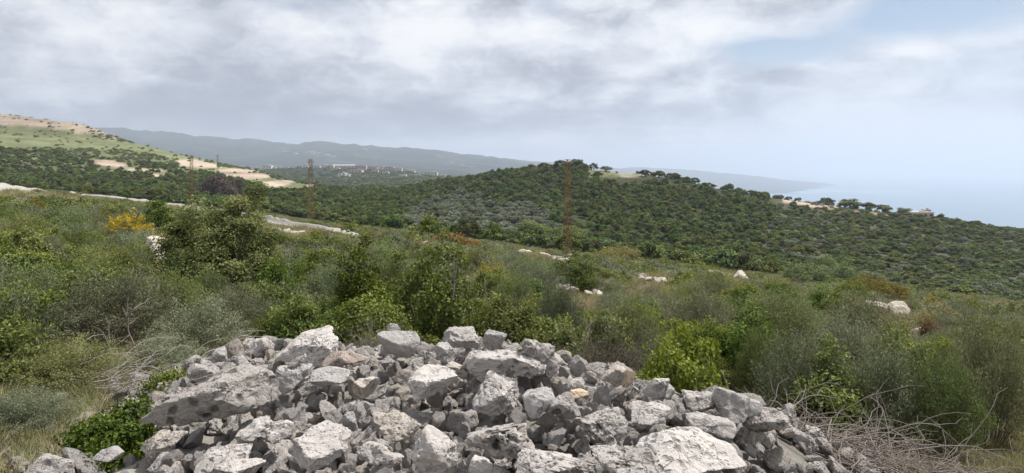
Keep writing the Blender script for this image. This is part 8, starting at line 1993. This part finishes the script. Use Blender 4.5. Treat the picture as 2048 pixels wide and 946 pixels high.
dens = np.where(lefth & (in_px(u, v, GREENH, 3) > .5), .05 + .8 * dk, dens)
for p in TERR: dens = dens * (1 - in_px(u, v, p, 1.5) * .96)
for p in RIDGE: dens = dens * (1 - in_px(u, v, p, 1.5) * .93)
opr = in_px(u, v, [(1590, 402), (1700, 408), (2300, 430), (2400, 760), (1900, 640), (1640, 570), (1540, 500), (1560, 430)], 30)
dens = np.where(opr > .4, 1.0, dens)
kb = (rs.rand(n) < dens) & (y > lim) & ((y < 500) | (u < 660))
x, y, z, u, v = (q[kb] for q in (x, y, z, u, v))
rb = rs.uniform(.5, 1.25, len(x)) * np.where(y > 450, 1.5, 1.0)
rb = rb * np.where(u > 1500, 1.4, 1.0)
hb = rb * rs.uniform(.7, 1.3, len(x))
kv = visible(x, y, z + hb, 2)
P, Rr, Sc, Ix = [], [], [], []
for i in np.nonzero(kv)[0]:
    P.append((x[i], y[i], z[i] - .05)); Rr.append((0, 0, rs.uniform(0, 6.28))); Sc.append((rb[i], rb[i], hb[i])); Ix.append(rs.choice([0, 3, 0, 1, 2]))
mass('far_scrub', LOWB, P, Rr, Sc, Ix, 'low bushes scattered over the hills')
print('far bushes', len(P))

# dark woods on the village rise and in front of it
n = 5200
y = rs.uniform(900, 1750, n); uu = rs.uniform(500, 1020, n); x = y * (uu - 1024) / F
z = ground_z(x, y); u, v = to_px(x, y, z)
nz_ = fbm(x / 60, y / 60, seed=71, octaves=3)
kb = visible(x, y, z + 4, 2) & (rs.rand(n) < sstep(nz_, -.35, .25) * .8 + .15)
P, Rr, Sc, Ix = [], [], [], []
for i in np.nonzero(kb)[0]:
    r_ = rs.uniform(2.5, 5.5)
    P.append((x[i], y[i], z[i] - .3)); Rr.append((0, 0, rs.uniform(0, 6.28))); Sc.append((r_, r_, r_ * rs.uniform(.6, .95))); Ix.append(rs.choice([0, 3, 1]))
mass('village_woods', LOWB, P, Rr, Sc, Ix, 'dark trees round the distant village')
# ---------------------------------------------------------------- gravel path
M_path = plain_material('gravel_path', (.37, .345, .31), .95, .45, 1.6)


def build_path():
    pts = PATHW
    # resample
    d = np.concatenate([[0], np.cumsum(np.hypot(*np.diff(pts, axis=0).T))])
    t = np.arange(0, d[-1], .8)
    px = np.interp(t, d, pts[:, 0]); py = np.interp(t, d, pts[:, 1])
    g = np.exp(-np.linspace(-2, 2, 21) ** 2); g /= g.sum()
    px = np.convolve(np.pad(px, 10, 'edge'), g, 'valid'); py = np.convolve(np.pad(py, 10, 'edge'), g, 'valid')
    tx, ty = np.gradient(px), np.gradient(py); ln = np.hypot(tx, ty); nx_, ny_ = -ty / ln, tx / ln
    ws = np.array([-1, -.9, -.6, -.3, 0, .3, .55, .75, .88, 1.0])
    if np.mean(nx_ * px + ny_ * py) < 0: ws = -ws[::-1]
    wd = (2.3 + .5 * fbm(t / 7, t * 0, seed=81, octaves=2)) * np.interp(t, [0, t[-1] * .55, t[-1] * .75], [1, 1, .3])
    X = px[:, None] + nx_[:, None] * ws * wd[:, None]; Y = py[:, None] + ny_[:, None] * ws * wd[:, None]
    far = np.sign(nx_ * px + ny_ * py)[:, None] * ws          # the side away from the camera is a low bank of spoil
    Z = ground_z(X, Y) + .12 + (np.clip(far + .35, 0, 1) ** 1.5 * .70 * (1 + .3 * fbm(t / 3, t * 0, seed=82, octaves=2))[:, None]) * sstep(py, 60, 90)[:, None] - np.where(far > .9, 1.3, 0) * sstep(py, 60, 90)[:, None]
    Z = np.where(np.abs(ws) > .95, Z - .15, Z)
    V = np.stack([X, Y, Z], -1).reshape(-1, 3)
    n, m = X.shape
    i = np.arange(n - 1)[:, None] * m; j = np.arange(m - 1)[None, :]
    fa = np.stack(np.broadcast_arrays(i + j, i + j + 1, i + m + j + 1, i + m + j), -1).reshape(-1, 4)
    o = link('path', np_mesh('path', V, fa, [M_path], smooth=True)); tag(o, kind='structure')


build_path()

# ---------------------------------------------------------------- pale rocks standing in the scrub
M_cream = rock_material('cream_outcrop_limestone', (.40, .365, .31), (.62, .58, .51), .2)
OUTM = []
for k in range(6):
    OUTM.append(rock_mesh('outcrop_rock', 8000 + k, M_cream, sub=4, dims=(1, .8, (.45, .6, .35)[k % 3]), cuts=9, sharp=16, rough=.8))
rs = np.random.RandomState(91)
for (u, v, wp, hp, n, lb) in OUTCROPS:
    x, y, z = ground_at(u, v + hp * .5)
    W = wp / F * y
    root = bpy.data.objects.new('outcrop', None); COL.objects.link(root); root.location = (x, y, z)
    tag(root, lb, 'rocks')
    H_ = max(hp / F * y * 1.7, .16)
    for k in range(n):
        s = W / max(1.0, n ** .62) * rs.uniform(.7, 1.25)
        s = max(s, H_ * 1.1) if n <= 4 else s
        px_ = x + (rs.uniform(-.5, .5) * W if n > 1 else 0); py_ = y + rs.uniform(-.3, .5) * min(W, 2.0)
        o = link('stone', OUTM[rs.randint(6)], root)
        zz0 = float(ground_z(np.array([px_]), np.array([py_]))[0])
        o.location = (px_ - x, py_ - y, zz0 - z + H_ * .30)
        o.scale = (s, s, min(s * 1.3, H_ * 2.0)); o.rotation_euler = (rs.uniform(-.2, .2), rs.uniform(-.2, .2), rs.uniform(0, 6.28))

# ---------------------------------------------------------------- lattice poles
M_rustm = plain_material('rusty_orange_steel', (.20, .12, .05), .8, .45, 3.0, .3)
M_rustd = plain_material('brown_rusted_steel', (.15, .075, .045), .85, .35, 3.0, .3)
M_conc = plain_material('pale_concrete', (.48, .46, .43), .9, .15, 4)
M_glass_i = plain_material('porcelain_insulator', (.35, .33, .32), .3, .1, 4, .6)
_bar = {}


def bar_mesh(r, m):
    key = (r, m.name)
    if key not in _bar:
        _bar[key] = stick_mesh('steel_bar', ([np.array([[0, 0, 0], [0, 0, .5], [0, 0, 1.0]])], [r]), m, 4)
    return _bar[key]


def bar(name, a, b, r, m, parent):
    a, b = Vector(a), Vector(b); d = b - a
    o = link(name, bar_mesh(r, m), parent)
    o.location = a; o.rotation_mode = 'QUATERNION'; o.rotation_quaternion = d.to_track_quat('Z', 'Y'); o.scale = (1, 1, d.length)
    return o


def lattice_pole(u, Y, H, w0, w1, bays, label, m, split=True, rz=.5, z=None):
    x, y, zg = on_ray(u, Y)
    if z is not None: zg = z
    root = bpy.data.objects.new('lattice_pole', None); COL.objects.link(root)
    root.location = (x, y, zg); root.rotation_euler = (0, 0, rz)
    tag(root, label, 'pole', 'rusty lattice poles of the power line')
    C = [(-1, -1), (1, -1), (1, 1), (-1, 1)]
    wz = lambda t: (w0 * (1 - t) + w1 * t) / 2
    pt = lambda c, t: (c[0] * wz(t), c[1] * wz(t), t * H)
    for c in C: bar('leg', pt(c, 0), pt(c, 1), .040, m, root)
    L = []
    for b in range(bays):
        t0, t1 = b / bays, (b + 1) / bays
        for k in range(4):
            c, c2 = C[k], C[(k + 1) % 4]
            segs = [(pt(c, t0), pt(c2, t1)) if (b + k) % 2 else (pt(c2, t0), pt(c, t1)), (pt(c, t1), pt(c2, t1))]
            for q, (a, d) in enumerate(segs):
                if split: bar('brace' if q == 0 else 'strut', a, d, .024, m, root)
                else: L.append(np.array([a, (np.array(a) + d) / 2, d]))
    if L:
        o = link('bracing', stick_mesh('bracing', (L, [.026] * len(L)), m, 4), root); o['kind'] = 'stuff'
    # short crossbar with its insulators just under the top
    bar('crossbar', (-.75, 0, H * .955), (.75, 0, H * .955), .04, m, root)
    ins = stick_mesh('insulator', ([np.array([[0, 0, 0], [0, 0, .06], [0, 0, .12], [0, 0, .18], [0, 0, .24]])], [np.array([.03, .07, .04, .06, .02])]), M_glass_i, 6)
    for k in (-.7, 0, .7):
        o = link('insulator', ins, root); o.location = (k, 0, H * .955 + .04)
    ft = bpy.data.meshes.new('footing'); bm = bmesh.new(); bmesh.ops.create_cube(bm, size=1); bmesh.ops.scale(bm, vec=(w0 + .5, w0 + .5, .5), verts=bm.verts)
    bmesh.ops.bevel(bm, geom=list(bm.edges), offset=.04, segments=1, affect='EDGES'); bm.to_mesh(ft); bm.free(); ft.materials.append(M_conc)
    o = link('footing', ft, root); o.location = (0, 0, .02)
    return root


def pole_height(u, vtop, Y, sink=0):
    zg = on_ray(u, Y)[2]
    return (V0 - vtop) / F * Y - zg


lattice_pole(1135, 82, pole_height(1135, 319, 82), .80, .48, 17, 'tall rusty orange lattice pole standing against the wooded hill, nearest pole', M_rustm)
lattice_pole(621, 128, pole_height(621, 318, 128), .85, .5, 15, 'rusty brown lattice pole left of the village, second in size', M_rustm, rz=.7)
lattice_pole(383, 185, pole_height(383, 311, 185), .9, .55, 13, 'brown lattice pole in front of the tan terraces and left of the bare tree', M_rustd, split=False, rz=.9)
lattice_pole(435, 330, pole_height(435, 309, 330), .8, .5, 12, 'thin lattice pole above the purplish bare tree', M_rustd, split=False)
lattice_pole(298, 430, pole_height(298, 301, 430), .9, .5, 9, 'small far lattice pole on the green slope, leftmost', M_rustd, split=False)

# ---------------------------------------------------------------- the distant village and other buildings
M_wallc = plain_material('cream_render', (.62, .57, .50), .9, .08, .3)
M_wallp = plain_material('pinkish_stone_wall', (.55, .45, .40), .9, .08, .3)
M_wallw = plain_material('white_render', (.74, .73, .71), .9, .06, .3)
M_roofr = plain_material('grey_flat_roof', (.45, .43, .40), .9, .1, .4)
M_roofw = plain_material('white_metal_roof', (.62, .66, .70), .5, .05, .4, .5)
M_win = plain_material('dark_window_glass', (.05, .06, .07), .2, .1, 1, .6)


def box_mesh(name, sx, sy, sz, m):
    me = bpy.data.meshes.new(name); bm = bmesh.new(); bmesh.ops.create_cube(bm, size=1)
    bmesh.ops.scale(bm, vec=(sx, sy, sz), verts=bm.verts); bmesh.ops.translate(bm, vec=(0, 0, sz / 2), verts=bm.verts)
    bm.to_mesh(me); bm.free(); me.materials.append(m)
    return me


_wm = {}


def building(u, v, wp, hp, label, wall=None, Y=None, depth=.7, rz=0.0, floors=3, bays=5, roof='flat', cat='building', name='building', win=True, roofm=None):
    """v is the row of its foot"""
    if Y is None:
        ys = np.arange(1150, 1700, 5.0)
        vv = V0 - F * ground_z(ys * (u - 1024) / F, ys) / ys
        c = int(np.argmin(vv)); j = int(np.argmin(np.abs(vv[:c + 1] - v))); Y = float(ys[j])
    x, y, z = on_ray(u, Y)
    if Y > 1000: wp, hp = wp * 1.2, hp * .82
    W, H = wp / F * Y, hp / F * Y; Dp = W * depth
    root = bpy.data.objects.new(name, None); COL.objects.link(root); root.location = (x, y, z); root.rotation_euler = (0, 0, rz)
    tag(root, label, cat)
    m = wall or M_wallc
    dn_ = .10 * H
    o = link('wall', box_mesh('wall', W, Dp, H + dn_, m), root); o.location = (0, 0, -dn_)
    rm = roofm or M_roofr
    if roof == 'flat':
        o = link('roof', box_mesh('roof', W * 1.03, Dp * 1.03, H * .05, rm), root); o.location = (0, 0, H)
        o = link('parapet_house', box_mesh('stair_house', W * .22, Dp * .3, H * .18, m), root); o.location = (W * .2, 0, H * 1.05)
        o.name = 'stair_house'
    elif roof == 'long':
        V = [(-W / 2 * 1.02, -Dp / 2 * 1.05, 0), (W / 2 * 1.02, -Dp / 2 * 1.05, 0), (W / 2 * 1.02, Dp / 2 * 1.05, 0), (-W / 2 * 1.02, Dp / 2 * 1.05, 0), (-W / 2 * 1.02, 0, H * .22), (W / 2 * 1.02, 0, H * .22)]
        me = bpy.data.meshes.new('roof'); me.from_pydata([Vector(q) for q in V], [], [(0, 1, 5, 4), (2, 3, 4, 5), (0, 4, 3), (1, 2, 5), (3, 2, 1, 0)]); me.materials.append(rm)
        o = link('roof', me, root); o.location = (0, 0, H + .02)
    elif roof == 'dome':
        p, f = ico(3); k_ = p[:, 2] > -.01
        me = np_mesh('dome', p * (W * .28, W * .28, W * .30), f, [M_roofw], True)
        o = link('dome', me, root); o.location = (0, 0, H)
    if win:
        ww, wh = W / bays * .42, H / floors * .42
        key = (round(ww, 2), round(wh, 2))
        if key not in _wm: _wm[key] = box_mesh('window', ww, .5, wh, M_win)
        for a in range(bays):
            for b in range(floors):
                o = link('window', _wm[key], root)
                o.location = (-W / 2 + W * (a + .5) / bays, -Dp / 2 - .02, H * (b + .30) / floors)
    return root


building(688, 336, 36, 6.5, 'long hall with a white metal roof in the village', M_wallc, floors=2, bays=8, roof='long', roofm=M_roofw, depth=.4)
building(722, 339, 20, 9, 'pinkish block of many windows right of the white-roofed hall, left wing', M_wallp, floors=3, bays=5)
building(740, 339, 26, 7, 'long pinkish block with window rows, right wing of the village school', M_wallp, floors=3, bays=8, depth=.4)
building(711, 346, 24, 8, 'pale pink house on the slope below the white-roofed hall', M_wallp, floors=2, bays=4)
building(685, 355, 12, 11, 'narrow white house low on the village slope', M_wallw, floors=3, bays=2)
building(692, 354, 14, 7, 'low white annex beside the narrow white house', M_wallw, floors=2, bays=3)
building(764, 336, 14, 7, 'small pale house right of the school, first of three', M_wallw, floors=2, bays=3)
building(780, 338, 14, 8, 'small pinkish house right of the school, second of three', M_wallp, floors=2, bays=3)
building(796, 337, 14, 7, 'small pale house right of the school, third of three', M_wallc, floors=2, bays=3)
building(536, 337, 14, 11, 'white square house at the left end of the village', M_wallw, floors=3, bays=3)
building(547, 338, 9, 6, 'small low house beside the white square house', M_wallc, floors=1, bays=2)
building(612, 331, 9, 7, 'little white house just left of the second lattice pole', M_wallw, floors=2, bays=2)
building(633, 330, 14, 5, 'low pale house just right of the second lattice pole', M_wallc, floors=1, bays=3)
building(648, 328, 12, 7, 'pale house on the village skyline left of the hall', M_wallw, floors=2, bays=3)
building(660, 332, 14, 6, 'cream house touching the left end of the hall', M_wallc, floors=2, bays=3)
building(862, 352, 22, 10, 'large pale apartment block at the right end of the village', M_wallc, floors=3, bays=4, Y=1480)
building(824, 345, 10, 6, 'small white house among trees left of the apartment block', M_wallw, floors=2, bays=2)
building(806, 354, 12, 6, 'whitish house lower right in the village', M_wallw, floors=2, bays=3)
building(835, 352, 10, 4, 'low roof left below the apartment block', M_wallc, floors=1, bays=2)
building(572, 333, 8, 4, 'tiny pale house in the trees left of the pole', M_wallc, floors=1, bays=2)
building(590, 332, 8, 4, 'tiny whitish house in the trees nearer the pole', M_wallw, floors=1, bays=2)
building(558, 336, 10, 5, 'low cream house under dark trees right of the white square house', M_wallc, floors=1, bays=2)
building(600, 334, 10, 5, 'flat cream house left of the little white house by the pole', M_wallc, floors=1, bays=2)
building(671, 340, 16, 6, 'wide cream house just below the hall', M_wallc, floors=2, bays=4)
building(704, 336, 10, 7, 'small white house filling the gap between hall and school', M_wallw, floors=2, bays=2)
building(750, 345, 12, 6, 'cream house below the right wing of the school', M_wallc, floors=2, bays=3)
building(772, 348, 10, 5, 'little white house below the three small houses', M_wallw, floors=1, bays=2)
building(812, 340, 12, 6, 'cream house on the village edge right of the three small houses', M_wallc, floors=2, bays=3)
building(845, 346, 12, 6, 'white house leaning on the left of the apartment block', M_wallw, floors=2, bays=3)
building(884, 348, 12, 6, 'low cream house right of the apartment block', M_wallc, floors=2, bays=3, Y=1490)
Yd = 405
building(1296, 344, 14, 4, 'low stone hut with a little white dome on the bare hill top', M_wallp, Y=Yd, floors=1, bays=3, roof='dome', cat='hut', name='domed_hut')
building(1836, 424, 44, 11, 'flat-roofed unfinished pinkish house at the right end of the ridge', M_wallp, Y=338, floors=1, bays=4, name='house')
building(1852, 422, 14, 16, 'narrow grey tower-like stair block by the flat-roofed house', M_roofr, Y=345, floors=2, bays=1, name='house')

# settlements and greenhouses far up the mountain side
rs = np.random.RandomState(3)
FAR = [(628, 306, 26, 4, 'long pale greenhouse roof on the mountain flank above the pole'), (660, 312, 22, 3, 'second pale greenhouse strip descending right'), (576, 303, 14, 3, 'small pale roof group on the mountain left of the pole'),
       (590, 308, 10, 3, 'pale roofs below the small group on the mountain'), (880, 314, 14, 3, 'pale roofs on the mountain foot above the apartment block'), (905, 325, 12, 3, 'white roofs at the mountain foot, first of three'),
       (925, 330, 12, 3, 'white roofs at the mountain foot, second of three'), (944, 334, 16, 3, 'white roofs at the mountain foot, third of three'), (730, 300, 12, 3, 'faint roofs half way up the mountain'), (372, 268, 8, 3, 'faint white house near the mountain top on the left')]
for (u, v, wp, hp, lb) in FAR:
    ys = np.arange(3000, 7500, 20.0)
    vv = V0 - F * ground_z(ys * (u - 1024) / F, ys) / ys
    oc = _occ[int(np.clip((u - 1024) / F * 200 + 200, 0, 400)), -1]
    run = np.minimum.accumulate(vv)
    ok = vv <= run + .4
    j = int(np.argmin(np.where(ok, np.abs(vv - v), 999))); Y = float(ys[j])
    x, y, z = on_ray(u, Y)
    root = bpy.data.objects.new('distant_roofs', None); COL.objects.link(root); root.location = (x, y, z); tag(root, lb, 'buildings')
    W = wp / F * Y
    nb = max(2, int(wp / 4))
    for k in range(nb):
        o = link('house', box_mesh('house', W / nb * .8, 18, rs.uniform(5, 10), M_wallw if k % 2 else M_wallc), root)
        dx = -W / 2 + W * (k + .5) / nb; dy = rs.uniform(-30, 30)
        o.location = (dx, dy, float(ground_z(np.array([x + dx]), np.array([y + dy]))[0]) - z - 1)

# ---------------------------------------------------------------- dead brushwood
def brushwood(name, cx, cy_, rx, ry, n, hmax, r, m, label, seed, heading=None, ln=(.5, 1.3), arch=.25, cat='brushwood', rise=.5):
    rs = np.random.RandomState(seed)
    L, R = [], []
    for i in range(n):
        a = rs.uniform(0, 6.283); e = rs.rand() ** .5
        px_, py_ = cx + math.cos(a) * e * rx, cy_ + math.sin(a) * e * ry
        gz = float(max(height(np.array([px_]), np.array([py_]))[0], mound(np.array([px_]), np.array([py_]))[0]))
        th_ = rs.uniform(0, 6.283) if heading is None else heading + rs.normal() * .7
        length = rs.uniform(*ln)
        p = np.array([px_, py_, gz + rs.rand() * hmax])
        q = bend(p, (math.cos(th_), math.sin(th_), rs.uniform(-.1, rise)), length, 9, rs, .16, droop=arch)
        g2 = np.maximum(height(q[:, 0], q[:, 1]), mound(q[:, 0], q[:, 1])) + .01
        q[:, 2] = np.maximum(q[:, 2], g2)
        L.append(q); rr_ = r * rs.uniform(.5, 1.5); R.append(np.linspace(rr_, rr_ * .35, 10))
        for _ in range(2):
            if rs.rand() < .6:
                k = rs.randint(2, 8)
                b = bend(q[k], unit(q[k + 1] - q[k]) + rs.normal(size=3) * .6, length * .35, 5, rs, .25)
                L.append(b); R.append(np.linspace(rr_ * .5, rr_ * .2, 6))
    o = link(name, stick_mesh(name, (L, R), m, 4)); tag(o, label, cat)
    return o


x0, y0, z0 = ground_at(1800, 960)
brushwood('brushwood', x0 + .65, y0 + .1, 1.6, .8, 1000, .10, .0042, M_dead, 'wide mat of dry pinkish brown twigs in the lower right corner', 1, ln=(.3, .95), rise=.32)
x1, y1, z1 = ground_at(1850, 790)
brushwood('brushwood', x1 + .4, y1 + .1, 1.0, .6, 110, .25, .0042, M_dead, 'thin arching dry twigs against the green scrub at the right edge', 2, ln=(.5, 1.0), arch=.5)
x2, y2, z2 = ground_at(265, 775)
brushwood('brushwood', x2, y2, .8, .45, 120, .12, .0040, M_bleach, 'bleached grey branches lying over the dark bush on the left', 3, heading=.2, ln=(.3, .8))
x3, y3, z3 = ground_at(330, 830)
brushwood('brushwood', x3 - .1, y3 + .1, .35, .3, 46, .12, .0038, M_bleach, 'pale forked dead twigs hanging at the end of the pitted slab', 4, heading=-1.0, ln=(.3, .6))
x4, y4, z4 = ground_at(1290, 760)
brushwood('brushwood', x4, y4 + .3, 1.0, .45, 200, .12, .0045, M_dead, 'fine dry twigs and straw along the rear right edge of the heap', 5, ln=(.2, .6))
brushwood('brushwood', x1 - 1.2, y1 + .2, 1.2, .5, 150, .12, .0045, M_dead, 'dry brown twigs behind the blocky grey boulder on the right', 6, ln=(.3, .7))


# bare branches sticking out of the bushes
def bare_branch(u, vf, Y, hp, lean, label, seed, r=.016, m=None):
    rs = np.random.RandomState(seed)
    x, y, z = on_ray(u, Y); z = -(vf - V0) / F * Y
    H_ = hp / F * Y
    q = bend((x, y, z), (lean, rs.uniform(-.2, .2), 1), H_ * 1.1, 9, rs, .13)
    L, R = [q], [np.linspace(r, r * .3, 10)]
    for k in range(2, 9):
        b = bend(q[k], unit(q[k] - q[k - 1]) + rs.normal(size=3) * .7, H_ * rs.uniform(.2, .5), 5, rs, .2)
        L.append(b); R.append(np.linspace(r * .5, r * .15, 6))
    o = link('bare_branch', stick_mesh('bare_branch', (L, R), m or M_dead, 4)); tag(o, label, 'branch')


bare_branch(205, 720, 6.6, 130, .35, 'long grey bare branch rising inside the left broom thicket', 11, .013)
bare_branch(268, 690, 6.5, 90, -.25, 'thin bare branch beside the long one in the left thicket', 12, .009)
bare_branch(905, 600, 8.3, 100, .15, 'pale curved bare stem on the right side of the leafy shrub', 13, .010)
bare_branch(1166, 712, 7.0, 70, .15, 'pale forked twig standing over the brown thorn bush', 14, .010)
bare_branch(1290, 770, 6.2, 66, .5, 'pale crooked twig in front of the green broom on the right', 15, .008)
bare_branch(1520, 660, 11, 60, -.3, 'thin pale twig sticking out of the dark broom on the right', 16, .010)
